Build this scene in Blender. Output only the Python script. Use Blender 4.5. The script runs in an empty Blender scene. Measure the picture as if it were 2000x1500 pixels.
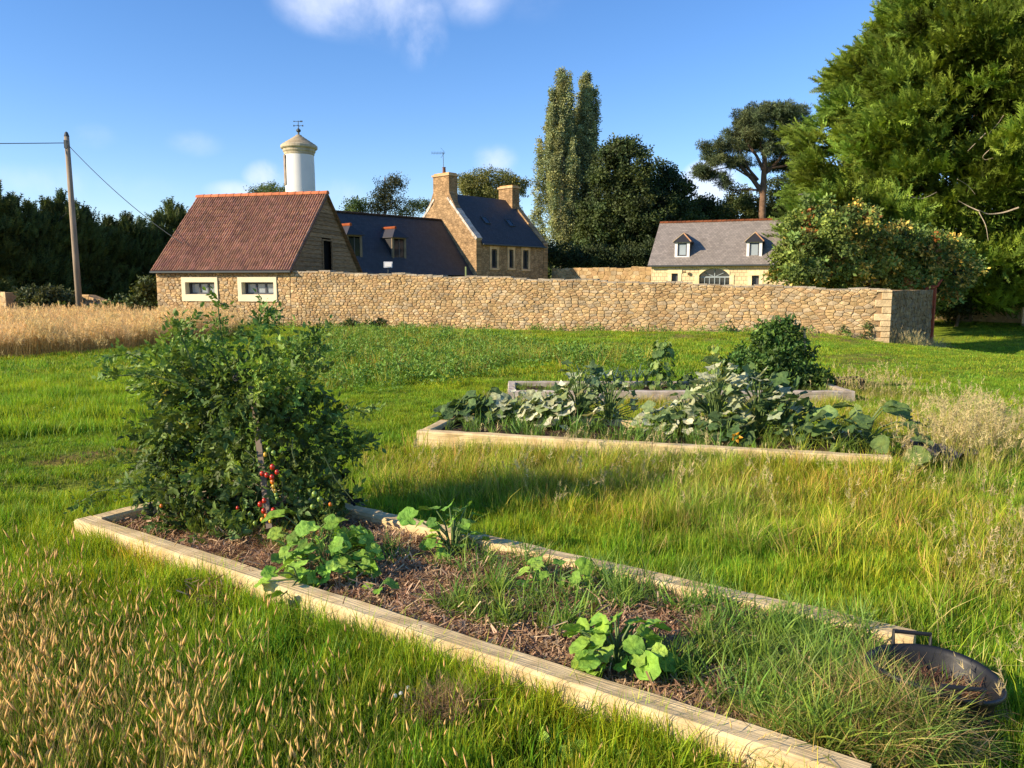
import bpy, math, random
import numpy as np
from mathutils import Vector, Matrix

rng = np.random.default_rng(11)
random.seed(11)
scene = bpy.context.scene
C = scene.collection
PI = math.pi
R = math.radians

# ------------------------------------------------------------------ camera, sky, sun, exposure
CAM_H, PITCH, FPX = 1.65, R(7.4), 1500.0
cam_data = bpy.data.cameras.new('camera')
cam_data.sensor_width = 36.0
cam_data.lens = 27.0
cam_data.clip_start = 0.05
cam_data.clip_end = 3000.0
cam = bpy.data.objects.new('camera', cam_data)
cam.location = (0, 0, CAM_H)
cam.rotation_euler = (PI / 2 - PITCH, 0, 0)
C.objects.link(cam)
scene.camera = cam

SUN_AZ, SUN_EL = R(22), R(24.5)          # light travels towards +x and a little +y
sx, sy = -math.cos(SUN_AZ), -math.sin(SUN_AZ)
world = bpy.data.worlds.new('World')
scene.world = world
world.use_nodes = True
wn, wl = world.node_tree.nodes, world.node_tree.links
wn.clear()
w_out = wn.new('ShaderNodeOutputWorld')
w_bg = wn.new('ShaderNodeBackground')
w_sky = wn.new('ShaderNodeTexSky')
w_sky.sky_type = 'NISHITA'
w_sky.sun_disc = False
w_sky.sun_elevation = SUN_EL
w_sky.sun_rotation = math.atan2(sx, sy)
w_sky.air_density = 1.0
w_sky.dust_density = 0.0
w_sky.ozone_density = 2.5
SKY_STRENGTH = 0.125
w_bg.inputs['Strength'].default_value = SKY_STRENGTH
w_tc = wn.new('ShaderNodeTexCoord')

def wmath(op, a, b=None, c=None):
    n = wn.new('ShaderNodeMath'); n.operation = op
    for i, v in enumerate((a, b, c)):
        if v is None: continue
        if isinstance(v, (int, float)): n.inputs[i].default_value = v
        else: wl.new(v, n.inputs[i])
    return n.outputs[0]

w_hsv = wn.new('ShaderNodeHueSaturation')
w_hsv.inputs['Saturation'].default_value = 1.22
w_hsv.inputs['Value'].default_value = 1.0
wl.new(w_sky.outputs[0], w_hsv.inputs['Color'])
noise_w = wn.new('ShaderNodeTexNoise'); noise_w.inputs['Scale'].default_value = 8.0
noise_w.inputs['Detail'].default_value = 7.0; noise_w.inputs['Roughness'].default_value = 0.58
noise_w.inputs['Distortion'].default_value = 0.25
wl.new(w_tc.outputs['Generated'], noise_w.inputs['Vector'])

def cloud_blob(az_deg, el_deg, rad_az, rad_el, amp):
    """A soft elliptical patch of sky round one direction, in degrees."""
    az, el = R(az_deg), R(el_deg)
    d = Vector((math.sin(az) * math.cos(el), math.cos(az) * math.cos(el), math.sin(el)))
    ra = Vector((math.cos(az), -math.sin(az), 0)); re = d.cross(ra) * -1
    outs = []
    for ax, rad in ((ra, rad_az), (re, rad_el)):
        vm = wn.new('ShaderNodeVectorMath'); vm.operation = 'DOT_PRODUCT'
        wl.new(w_tc.outputs['Generated'], vm.inputs[0]); vm.inputs[1].default_value = ax
        q = wmath('DIVIDE', vm.outputs['Value'], math.sin(R(rad)))
        outs.append(wmath('MULTIPLY', q, q))
    vm = wn.new('ShaderNodeVectorMath'); vm.operation = 'DOT_PRODUCT'
    wl.new(w_tc.outputs['Generated'], vm.inputs[0]); vm.inputs[1].default_value = d
    front = wmath('GREATER_THAN', vm.outputs['Value'], 0.3)
    s = wmath('SUBTRACT', 1.0, wmath('ADD', outs[0], outs[1]))
    s = wmath('MAXIMUM', s, 0.0)
    return wmath('MULTIPLY', wmath('MULTIPLY', s, front), amp)

cov = None
for b in [(-12.0, 19.3, 5.6, 3.6, 1.0), (-8.2, 18.6, 4.2, 3.6, 1.0), (-6.4, 16.6, 2.2, 2.6, 0.9), (-3.0, 20.5, 4.4, 3.6, 0.7), (2.0, 20.0, 4.0, 3.6, 0.35), (12, 30, 14, 5, 0.6), (-22, 33, 12, 6, 0.7),
          (-1.2, 8.9, 2.1, 1.5, 0.95), (14.2, 6.9, 2.6, 2.1, 1.9), (16.2, 6.2, 1.6, 1.3, 1.5), (-16.9, 7.3, 2.3, 1.5, 1.35), (-19.0, 6.3, 3.0, 1.0, .8), (-27.8, 9.3, 1.9, 1.2, 0.5),
          (-21.8, 9.3, 2.4, 1.2, 0.45), (-29.0, 6.4, 9.0, 1.5, 0.5), (-13.0, 6.3, 4.0, 1.6, 0.5), (60, 12, 20, 7, 0.9), (-75, 15, 25, 8, 0.9), (150, 20, 30, 10, 0.9), (-140, 14, 25, 8, 0.8)]:
    o = cloud_blob(*b)
    cov = o if cov is None else wmath('MAXIMUM', cov, o)
cm = wmath('MULTIPLY', cov, wmath('SUBTRACT', noise_w.outputs['Fac'], 0.27))
ramp = wn.new('ShaderNodeMapRange'); ramp.inputs['From Min'].default_value = 0.03; ramp.inputs['From Max'].default_value = 0.40
ramp.interpolation_type = 'SMOOTHSTEP'
ramp.inputs['To Max'].default_value = 0.75
wl.new(cm, ramp.inputs['Value'])
w_mix = wn.new('ShaderNodeMixRGB')
wl.new(ramp.outputs[0], w_mix.inputs['Fac'])
w_tint = wn.new('ShaderNodeMixRGB'); w_tint.blend_type = 'MULTIPLY'; w_tint.inputs['Fac'].default_value = 1
w_tint.inputs['Color2'].default_value = (0.93, 0.92, 1.08, 1)
wl.new(w_hsv.outputs[0], w_tint.inputs['Color1']); wl.new(w_tint.outputs[0], w_mix.inputs['Color1'])
w_mix.inputs['Color2'].default_value = (0.66 / SKY_STRENGTH, 0.70 / SKY_STRENGTH, 0.84 / SKY_STRENGTH, 1)
wl.new(w_mix.outputs[0], w_bg.inputs['Color'])
wl.new(w_bg.outputs[0], w_out.inputs['Surface'])

sun_data = bpy.data.lights.new('sun', 'SUN')
sun_data.energy = 5.0
sun_data.angle = R(0.53)
sun_data.color = (1.0, 0.83, 0.60)
sun = bpy.data.objects.new('sun', sun_data)
d = Vector((math.cos(SUN_AZ) * math.cos(SUN_EL), math.sin(SUN_AZ) * math.cos(SUN_EL), -math.sin(SUN_EL)))
sun.rotation_euler = d.to_track_quat('-Z', 'Y').to_euler()
sun.location = (-40, -25, 30)
C.objects.link(sun)
scene.view_settings.view_transform = 'Standard'
scene.view_settings.look = 'None'
scene.view_settings.gamma = 1.0
scene.view_settings.exposure = 0.68
scene.view_settings.use_curve_mapping = False
scene.render.engine = 'CYCLES'
scene.cycles.max_bounces = 5
scene.cycles.diffuse_bounces = 2
scene.cycles.transmission_bounces = 2
scene.cycles.use_denoising = True

# ------------------------------------------------------------------ helpers
ST, CT = math.sin(PITCH), math.cos(PITCH)

def at(px, py, Y):
    """World point seen at pixel (px, py) of the 2000 x 1500 photograph at distance Y."""
    a, b = (px - 1000) / FPX, (750 - py) / FPX
    dy, dz = CT + b * ST, -ST + b * CT
    t = Y / dy
    return Vector((t * a, Y, CAM_H + t * dz))

def on_ground(px, py, z=0.0):
    a, b = (px - 1000) / FPX, (750 - py) / FPX
    dy, dz = CT + b * ST, -ST + b * CT
    t = (z - CAM_H) / dz
    return (t * a, t * dy)

def smooth(a, b, x):
    t = np.clip((np.asarray(x, float) - a) / (b - a), 0, 1)
    return t * t * (3 - 2 * t)

_ph = np.random.default_rng(5).uniform(0, 2 * PI, (64, 2))
_dr = np.random.default_rng(6).uniform(0, 2 * PI, 64)
def wob(x, y, s, k=0, octaves=3):
    """Smooth pseudo noise in about -1..1 with feature size s."""
    x = np.asarray(x, float); y = np.asarray(y, float)
    out = np.zeros(np.broadcast(x, y).shape); amp = 1.0; tot = 0
    for o in range(octaves):
        for j in range(4):
            i = (k * 7 + o * 4 + j) % 64
            f = 2 * PI / s * (0.7 + 0.2 * j)
            cx, cy = math.cos(_dr[i]) * f, math.sin(_dr[i]) * f
            out += amp * np.sin(x * cx + y * cy + _ph[i, 0] + 1.3 * np.sin(y * cx * .6 - x * cy * .6 + _ph[i, 1])) / 2.2
        tot += amp; amp *= .55; s *= .45
    return np.clip(out / tot, -1.4, 1.4)

def gz(x, y):
    x = np.asarray(x, float); y = np.asarray(y, float)
    drop = smooth(10, 17, x) * smooth(13, 27, y) * (1 - .55 * smooth(33, 50, y))
    z = -1.15 * drop
    z = z + .018 * wob(x, y, 2.6, 1, 2) * smooth(1.0, 4.0, y) + .05 * wob(x, y, 9, 2, 1) * smooth(9, 16, y) * (1 - smooth(24, 28, y))
    # old wheel ruts crossing the lawn on the left
    for c0, dp, wd in ((6.55, .10, .16), (7.5, .07, .14), (9.4, .06, .2)):
        yy = c0 + .10 * x + .05 * wob(x, y, 1.1, 3, 2)
        z = z - dp * np.exp(-((y - yy) / wd) ** 2) * (1 - smooth(-2.6, -1.9, x)) * smooth(-9, -7, x)
    return z

def link(o, parent=None):
    C.objects.link(o)
    if parent is not None:
        o.parent = parent
        o.matrix_parent_inverse = Matrix.Translation(-Vector(parent.location))
    return o

def mesh(name, V, F, mat=None, parent=None, col=None, smooth_sh=False):
    """One mesh object from vertices in world coordinates."""
    me = bpy.data.meshes.new(name)
    V = np.asarray(V, dtype=np.float32).reshape(-1, 3)
    if isinstance(F, np.ndarray):
        k = F.shape[1]; n = len(F)
        me.vertices.add(len(V)); me.vertices.foreach_set('co', V.ravel())
        me.loops.add(n * k); me.loops.foreach_set('vertex_index', F.astype(np.int32).ravel())
        me.polygons.add(n); me.polygons.foreach_set('loop_start', np.arange(0, n * k, k, dtype=np.int32))
        me.update(calc_edges=True)
    else:
        me.from_pydata(V.tolist(), [], [tuple(int(i) for i in f) for f in F])
    if col is not None:
        c = np.ones((len(V), 4), dtype=np.float32)
        c[:, :3] = np.asarray(col, dtype=np.float32)
        a = me.color_attributes.new('Col', 'FLOAT_COLOR', 'POINT')
        a.data.foreach_set('color', c.ravel())
    if smooth_sh:
        me.polygons.foreach_set('use_smooth', np.ones(len(me.polygons), dtype=bool))
    if mat is not None: me.materials.append(mat)
    o = bpy.data.objects.new(name, me)
    if parent is not False: link(o, parent)
    return o

def thing(name, label, cat, loc=(0, 0, 0), group=None):
    o = bpy.data.objects.new(name, None)
    o.location = loc; o.empty_display_size = .3
    C.objects.link(o)
    o['label'] = label; o['category'] = cat
    if group: o['group'] = group
    return o

def tag(o, label=None, cat=None, group=None, kind=None):
    if label: o['label'] = label
    if cat: o['category'] = cat
    if group: o['group'] = group
    if kind: o['kind'] = kind
    return o

class MB:
    """Collects shapes for ONE mesh object."""
    def __init__(s): s.V = []; s.F = []; s.Cc = []; s.n = 0
    def add(s, V, F, c=(1, 1, 1)):
        V = [tuple(v) for v in V]
        s.V += V; s.F += [tuple(i + s.n for i in f) for f in F]; s.Cc += [tuple(c)] * len(V); s.n += len(V)
        return s
    def box(s, c, size, ax=None, col=(1, 1, 1)):
        """c centre, size full extents along the axes ax (three unit vectors)."""
        ax = ax or (Vector((1, 0, 0)), Vector((0, 1, 0)), Vector((0, 0, 1)))
        c = Vector(c); V = []
        for k in (-1, 1):
            for j in (-1, 1):
                for i in (-1, 1):
                    V.append(c + ax[0] * (i * size[0] / 2) + ax[1] * (j * size[1] / 2) + ax[2] * (k * size[2] / 2))
        return s.add(V, [(0, 2, 3, 1), (4, 5, 7, 6), (0, 1, 5, 4), (2, 6, 7, 3), (0, 4, 6, 2), (1, 3, 7, 5)], col)
    def prism(s, poly, h, col=(1, 1, 1)):
        """poly: coplanar points; h: extrusion vector."""
        n = len(poly); h = Vector(h); P = [Vector(p) for p in poly]
        return s.add(P + [p + h for p in P], [tuple(range(n))[::-1], tuple(range(n, 2 * n))] + [(i, (i + 1) % n, (i + 1) % n + n, i + n) for i in range(n)], col)
    def tube(s, pts, rad, n=6, col=(1, 1, 1), cap=True):
        pts = [Vector(p) for p in pts]
        if not hasattr(rad, '__len__'): rad = [rad] * len(pts)
        V = []; prev = None
        for i, p in enumerate(pts):
            t = (pts[min(i + 1, len(pts) - 1)] - pts[max(i - 1, 0)]).normalized()
            u = (prev if prev is not None else (Vector((0, 0, 1)) if abs(t.z) < .9 else Vector((1, 0, 0))))
            u = (u - t * u.dot(t)).normalized(); prev = u; w = t.cross(u)
            for k in range(n):
                a = 2 * PI * k / n
                V.append(p + (u * math.cos(a) + w * math.sin(a)) * rad[i])
        F = []
        for i in range(len(pts) - 1):
            for k in range(n):
                F.append((i * n + k, i * n + (k + 1) % n, (i + 1) * n + (k + 1) % n, (i + 1) * n + k))
        if cap: F += [tuple(range(n))[::-1], tuple(range((len(pts) - 1) * n, len(pts) * n))]
        return s.add(V, F, col)
    def lathe(s, prof, centre, n=24, col=(1, 1, 1)):
        c = Vector(centre); V = []
        for r, z in prof:
            for k in range(n):
                a = 2 * PI * k / n
                V.append(c + Vector((r * math.cos(a), r * math.sin(a), z)))
        F = [(i * n + k, i * n + (k + 1) % n, (i + 1) * n + (k + 1) % n, (i + 1) * n + k) for i in range(len(prof) - 1) for k in range(n)]
        return s.add(V, F, col)
    def build(s, name, mat, parent=None, smooth_sh=False, usecol=True):
        return mesh(name, s.V, s.F, mat, parent, np.array(s.Cc) if usecol else None, smooth_sh)

def part_box(name, c, size, ax, mat, parent, col=(1, 1, 1)):
    return MB().box(c, size, ax, col).build(name, mat, parent)

# ------------------------------------------------------------------ materials
def material(name, base=(1, 1, 1), rough=.8, spec=.3, var=.2, nscale=2.0, bump=0.0, bscale=25.0, bdist=.02, trans=0.0, metal=0.0,
             stretch=(1, 1, 1), rotz=0.0, var2=0.0, n2scale=.5, tint2=(1, 1, 1), rand=0.0, attr=True, transcol=(1.25, 1.15, .5)):
    """Procedural material: base colour x the mesh's own Col attribute x two scales of noise, with fine relief."""
    m = bpy.data.materials.new(name); m.use_nodes = True
    N, L = m.node_tree.nodes, m.node_tree.links
    N.clear()
    out = N.new('ShaderNodeOutputMaterial'); bs = N.new('ShaderNodeBsdfPrincipled')
    geo = N.new('ShaderNodeNewGeometry')
    mp = N.new('ShaderNodeMapping'); mp.inputs['Scale'].default_value = stretch
    if rotz:
        mr_ = N.new('ShaderNodeMapping'); mr_.inputs['Rotation'].default_value = (0, 0, rotz)
        L.new(geo.outputs['Position'], mr_.inputs['Vector']); L.new(mr_.outputs[0], mp.inputs['Vector'])
    else: L.new(geo.outputs['Position'], mp.inputs['Vector'])
    def mul(a, b):
        n = N.new('ShaderNodeMixRGB'); n.blend_type = 'MULTIPLY'; n.inputs['Fac'].default_value = 1
        for i, v in ((1, a), (2, b)):
            if isinstance(v, tuple): n.inputs[i].default_value = (*v, 1)
            else: L.new(v, n.inputs[i])
        return n.outputs[0]
    col = (base[0], base[1], base[2])
    if attr:
        at_ = N.new('ShaderNodeVertexColor'); at_.layer_name = 'Col'
        col = mul(col, at_.outputs['Color'])
    nz = N.new('ShaderNodeTexNoise'); nz.inputs['Scale'].default_value = nscale; nz.inputs['Detail'].default_value = 5
    L.new(mp.outputs[0], nz.inputs['Vector'])
    mr = N.new('ShaderNodeMapRange'); mr.inputs['From Min'].default_value = .25; mr.inputs['From Max'].default_value = .75
    mr.inputs['To Min'].default_value = 1 - var; mr.inputs['To Max'].default_value = 1 + var
    L.new(nz.outputs['Fac'], mr.inputs['Value'])
    cmb = N.new('ShaderNodeCombineColor')
    for i in range(3): L.new(mr.outputs[0], cmb.inputs[i])
    col = mul(col, cmb.outputs[0])
    if var2 > 0:
        n2 = N.new('ShaderNodeTexNoise'); n2.inputs['Scale'].default_value = n2scale; n2.inputs['Detail'].default_value = 4
        L.new(geo.outputs['Position'], n2.inputs['Vector'])
        m2 = N.new('ShaderNodeMapRange'); m2.inputs['From Min'].default_value = .42; m2.inputs['From Max'].default_value = .62
        m2.inputs['To Max'].default_value = var2
        L.new(n2.outputs['Fac'], m2.inputs['Value'])
        mx = N.new('ShaderNodeMixRGB'); mx.blend_type = 'MULTIPLY'
        L.new(m2.outputs[0], mx.inputs['Fac']); mx.inputs[2].default_value = (*tint2, 1)
        if isinstance(col, tuple): mx.inputs[1].default_value = (*col, 1)
        else: L.new(col, mx.inputs[1])
        col = mx.outputs[0]
    if rand > 0:
        oi = N.new('ShaderNodeObjectInfo'); hs = N.new('ShaderNodeHueSaturation')
        r1 = N.new('ShaderNodeMapRange'); r1.inputs['To Min'].default_value = 1 - rand; r1.inputs['To Max'].default_value = 1 + rand
        L.new(oi.outputs['Random'], r1.inputs['Value']); L.new(r1.outputs[0], hs.inputs['Value'])
        r2 = N.new('ShaderNodeMapRange'); r2.inputs['To Min'].default_value = .5 - rand * .06; r2.inputs['To Max'].default_value = .5 + rand * .06
        wnz = N.new('ShaderNodeTexWhiteNoise'); wnz.noise_dimensions = '1D'
        L.new(oi.outputs['Random'], wnz.inputs['W']); L.new(wnz.outputs['Value'], r2.inputs['Value']); L.new(r2.outputs[0], hs.inputs['Hue'])
        L.new(col, hs.inputs['Color']); col = hs.outputs[0]
    L.new(col, bs.inputs['Base Color'])
    bs.inputs['Roughness'].default_value = rough
    bs.inputs['Specular IOR Level'].default_value = spec
    bs.inputs['Metallic'].default_value = metal
    if bump > 0:
        bn = N.new('ShaderNodeTexNoise'); bn.inputs['Scale'].default_value = bscale; bn.inputs['Detail'].default_value = 6
        L.new(mp.outputs[0], bn.inputs['Vector'])
        bp = N.new('ShaderNodeBump'); bp.inputs['Strength'].default_value = bump; bp.inputs['Distance'].default_value = bdist
        L.new(bn.outputs['Fac'], bp.inputs['Height']); L.new(bp.outputs[0], bs.inputs['Normal'])
    if trans > 0:
        tr = N.new('ShaderNodeBsdfTranslucent'); ms = N.new('ShaderNodeMixShader')
        L.new(mul(col, transcol), tr.inputs['Color'])
        ms.inputs['Fac'].default_value = trans
        L.new(bs.outputs[0], ms.inputs[1]); L.new(tr.outputs[0], ms.inputs[2]); L.new(ms.outputs[0], out.inputs['Surface'])
    else:
        L.new(bs.outputs[0], out.inputs['Surface'])
    return m

M = {}
M['stone'] = material('golden_stone', rough=.9, spec=.15, var=.28, nscale=5, bump=.7, bscale=22, bdist=.03, var2=.6, n2scale=1.1, tint2=(.62, .60, .58))
M['mortar'] = material('earth_mortar', (.36, .24, .125), rough=.95, spec=.05, var=.3, nscale=8, bump=.8, bscale=40, bdist=.02, attr=False)
M['cream'] = material('cream_render', (.80, .70, .47), rough=.85, var=.06, nscale=3, bump=.15, bscale=60, attr=False)
M['tile'] = material('clay_tile', rough=.8, spec=.25, var=.25, nscale=4, var2=.35, n2scale=.9, tint2=(.62, .60, .62))
M['board'] = material('weathered_board', (.30, .185, .095), rough=.85, spec=.2, var=.45, nscale=3, stretch=(1, 1, 8), bump=.5, bscale=12)
M['dark'] = material('dark_opening', (.012, .011, .01), rough=.9, spec=.05, var=.1, attr=False)
M['frame'] = material('grey_window_frame', (.06, .065, .075), rough=.45, spec=.4, var=.05, attr=False)
M['glass'] = material('window_glass', (.30, .34, .36), rough=.08, spec=.8, var=.12, nscale=1.2, attr=False)
M['darkglass'] = material('dark_glass', (.02, .025, .03), rough=.06, spec=.7, var=.1, attr=False)
M['white'] = material('white_paint', (.80, .78, .73), rough=.7, var=.05, nscale=.7, attr=False)
M['granite'] = material('weathered_granite', (.42, .32, .20), rough=.9, var=.3, nscale=2.5, bump=.4, bscale=10, attr=True)
M['lead'] = material('dark_metal', (.07, .08, .08), rough=.5, metal=.4, var=.1, attr=False)
for _n, _r in (('wood', 33.9), ('wood2', 15.8), ('wood3', .01)):
    M[_n] = material('pale_sleeper_' + _n, rough=.85, spec=.15, var=.17, nscale=3.5, bump=.8, bscale=5, bdist=.008, stretch=(.8, 22, 22), rotz=R(_r), var2=.7, n2scale=7.0, tint2=(.68, .62, .53))
M['pole'] = material('pole_wood', (.30, .235, .16), rough=.85, var=.3, nscale=2, stretch=(5, 5, .6), bump=.5, bscale=6, attr=False)
M['stake'] = material('stake_wood', (.50, .36, .20), rough=.8, var=.2, nscale=6, attr=False)
M['soil'] = material('bed_soil', (.085, .055, .033), rough=.95, spec=.1, var=.5, nscale=14, bump=1, bscale=30, bdist=.04, attr=False)
M['leaf'] = material('leaf', rough=.55, spec=.35, var=.22, nscale=9, trans=.28)
M['bigleaf'] = material('broad_leaf', rough=.62, spec=.25, var=.30, nscale=30, bump=.9, bscale=45, bdist=.012, trans=.25, rand=.22, var2=.5, n2scale=14, tint2=(1.3, 1.1, .8))
M['tree'] = material('tree_foliage', rough=.6, spec=.25, var=.30, nscale=.8, trans=.22)
M['bark'] = material('bark', rough=.9, spec=.1, var=.4, nscale=3, bump=.8, bscale=9, bdist=.05)
M['grass'] = material('grass_blade', rough=.5, spec=.25, var=.25, nscale=1.6, trans=.36, rand=.42, var2=.9, n2scale=.55, tint2=(1.4, 1.08, .8))
M['straw'] = material('dry_straw', rough=.75, spec=.2, var=.2, nscale=1.5, trans=.25, rand=.2, transcol=(1.1, 1, .9))
M['plastic'] = material('black_plastic', (.016, .017, .019), rough=.5, spec=.35, var=.25, nscale=8, bump=.1, bscale=20, attr=False)
M['tomato'] = material('tomato_skin', rough=.25, spec=.6, var=.06, nscale=30)
M['plain'] = material('plain_part', rough=.7, var=.12, nscale=4)
M['soft_white'] = material('petal', (.85, .85, .80), rough=.6, var=.05, trans=.2, attr=False, transcol=(1, 1, 1))

# ------------------------------------------------------------------ ground
def region(pix, z=0.0):
    return np.array([on_ground(px, py, z) for px, py in pix])

def inside(poly, x, y):
    x = np.asarray(x); y = np.asarray(y); r = np.zeros(x.shape, bool); n = len(poly)
    for i in range(n):
        x1, y1 = poly[i]; x2, y2 = poly[(i + 1) % n]
        if y1 == y2: continue
        c = (y1 > y) != (y2 > y)
        r ^= c & (x < (x2 - x1) * (y - y1) / (y2 - y1) + x1)
    return r

REG = {
    'dry_front': region([(-500, 1190), (60, 1215), (250, 1300), (420, 1390), (560, 1450), (760, 1540), (860, 1800), (-500, 1800)]),
    'lens': region([(735, 965), (790, 905), (1000, 880), (1400, 900), (1850, 925), (1940, 980), (1960, 1120), (1800, 1130), (1600, 1090), (1450, 1110), (1250, 1040), (1080, 1025), (880, 985)]),
    'right_dry': region([(1500, 795), (1700, 775), (1900, 800), (1990, 860), (2010, 930), (1900, 925), (1840, 880), (1640, 850)]),
    'between': region([(930, 790), (1000, 776), (1660, 785), (1700, 800), (1560, 830), (1200, 826), (1000, 812)]),
    'corner_dry': region([(1880, 1100), (2100, 1050), (2400, 1400), (2100, 1500), (1960, 1400), (1930, 1250)]),
    'lush_mid': region([(560, 690), (640, 655), (760, 650), (1000, 668), (1060, 690), (1000, 722), (830, 752), (740, 765), (600, 760)]),
    'lush_mid2': region([(950, 700), (1240, 690), (1260, 715), (1080, 728)]),
    'lush_left': region([(-300, 745), (0, 738), (240, 722), (300, 790), (280, 835), (120, 850), (-300, 870)]),
    'meadow': np.array([(-60, 15.2), (-17, 16.2), (-11.5, 17.4), (-10.2, 18.2), (-9.0, 20.2), (-8.8, 24), (-10.5, 28), (-14.5, 31), (-16, 40), (-60, 40)]),
    'bare_a': region([(960, 672), (1280, 668), (1290, 690), (1000, 690)]),
    'bare_b': region([(1590, 692), (1760, 690), (1760, 712), (1600, 716)]),
    'bare_c': region([(40, 902), (150, 880), (290, 868), (300, 880), (160, 900), (60, 916)]),
}
U1 = Vector((.83, -.5577, 0)); N1 = Vector((.5577, .83, 0))          # bed 1 axes (along, towards the far side)
B1 = Vector((-2.74, 4.75, 0))
U2 = Vector((.962, -.272, 0)); N2 = Vector((.272, .962, 0)); B2 = Vector((-.95, 7.66, 0))
U3 = Vector((1, 0, 0)); N3 = Vector((0, 1, 0)); B3 = Vector((-.06, 10.66, 0))
BEDS = [(B1, U1, N1, 4.62, 1.12), (B2, U2, N2, 4.38, 1.15), (B3, U3, N3, 4.85, 1.05)]

def in_bed(x, y, k, m=0.0):
    b, u, n, L_, W_ = BEDS[k]
    a = (x - b.x) * u.x + (y - b.y) * u.y; c = (x - b.x) * n.x + (y - b.y) * n.y
    return (a > -m) & (a < L_ + m) & (c > -m) & (c < W_ + m)

def axis(near, far, steps_near, grow):
    v = [0.0]; s = steps_near
    while v[-1] < far:
        if v[-1] > near: s *= grow
        v.append(v[-1] + s)
    return np.array(v)
gx = axis(9, 700, .16, 1.09); gx = np.concatenate([-gx[:0:-1], gx])
gy0 = axis(14, 1400, .12, 1.045); gy = np.concatenate([-axis(2, 300, .6, 1.25)[:0:-1], gy0])
X, Y = np.meshgrid(gx, gy)
Z = gz(X, Y)
nx, ny = len(gx), len(gy)
idx = np.arange(nx * ny).reshape(ny, nx)
Fg = np.stack([idx[:-1, :-1].ravel(), idx[:-1, 1:].ravel(), idx[1:, 1:].ravel(), idx[1:, :-1].ravel()], 1)
base = np.array([.080, .125, .016])
far_c = np.array([.19, .28, .025])
t = smooth(5, 16, Y)[..., None]
gc = base * (1 - t) + far_c * t
dry_f = np.clip(.5 + .9 * wob(X, Y, 3.2, 4), 0, 1)[..., None] * .35
gc = gc * (1 - dry_f) + np.array([.22, .22, .045]) * dry_f
def paint(mask, c, k):
    global gc
    m = (mask * k)[..., None]
    gc = gc * (1 - m) + np.array(c) * m
paint(inside(REG['meadow'], X, Y), (.22, .15, .06), .9)
paint(inside(REG['dry_front'], X, Y), (.11, .10, .03), .6)
for k_ in ('bare_a', 'bare_b', 'bare_c'):
    paint(inside(REG[k_], X, Y) * np.clip(.6 + .8 * wob(X, Y, .9, 8), 0, 1), (.17, .10, .055), .75)
# strip of trodden dry soil along the foot of the wall
wd_ = (X + 14.4) * .237 + (Y - 31.4) * .9715
paint(np.exp(-((wd_ + 2.0) / 1.6) ** 2) * smooth(-1, 3, X) * np.clip(.75 + wob(X, Y, 1.6, 9), 0, 1), (.24, .15, .07), .8)
paint(np.exp(-((wd_ + .9) / .8) ** 2) * smooth(-9, -7, X) * np.clip(.5 + wob(X, Y, 1.6, 9), 0, 1), (.18, .12, .06), .7)
ground = mesh('ground', np.stack([X.ravel(), Y.ravel(), Z.ravel()], 1), Fg, None, None, gc.reshape(-1, 3), True)
M['ground'] = material('turf', rough=.95, spec=.05, var=.3, nscale=3.0, bump=1, bscale=14, bdist=.05, var2=.4, n2scale=1.1, tint2=(1.2, .95, .7))
ground.data.materials.append(M['ground'])
tag(ground, 'grassy garden ground sloping down behind the stone wall', kind='structure')

# ------------------------------------------------------------------ stone facing (irregular polygonal stones)
def clip_poly(P, nx_, ny_, d):
    out = []; n = len(P)
    for i in range(n):
        a = P[i]; b = P[(i + 1) % n]
        da = nx_ * a[0] + ny_ * a[1] - d; db = nx_ * b[0] + ny_ * b[1] - d
        if da <= 0: out.append(a)
        if (da < 0 < db) or (db < 0 < da):
            t = da / (da - db); out.append((a[0] + t * (b[0] - a[0]), a[1] + t * (b[1] - a[1])))
    return out

STONE_COLS = np.array([(.58, .40, .20), (.60, .43, .22), (.54, .37, .18), (.62, .46, .25), (.56, .37, .18), (.47, .36, .22), (.60, .41, .19), (.52, .34, .17), (.56, .43, .26)])

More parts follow.
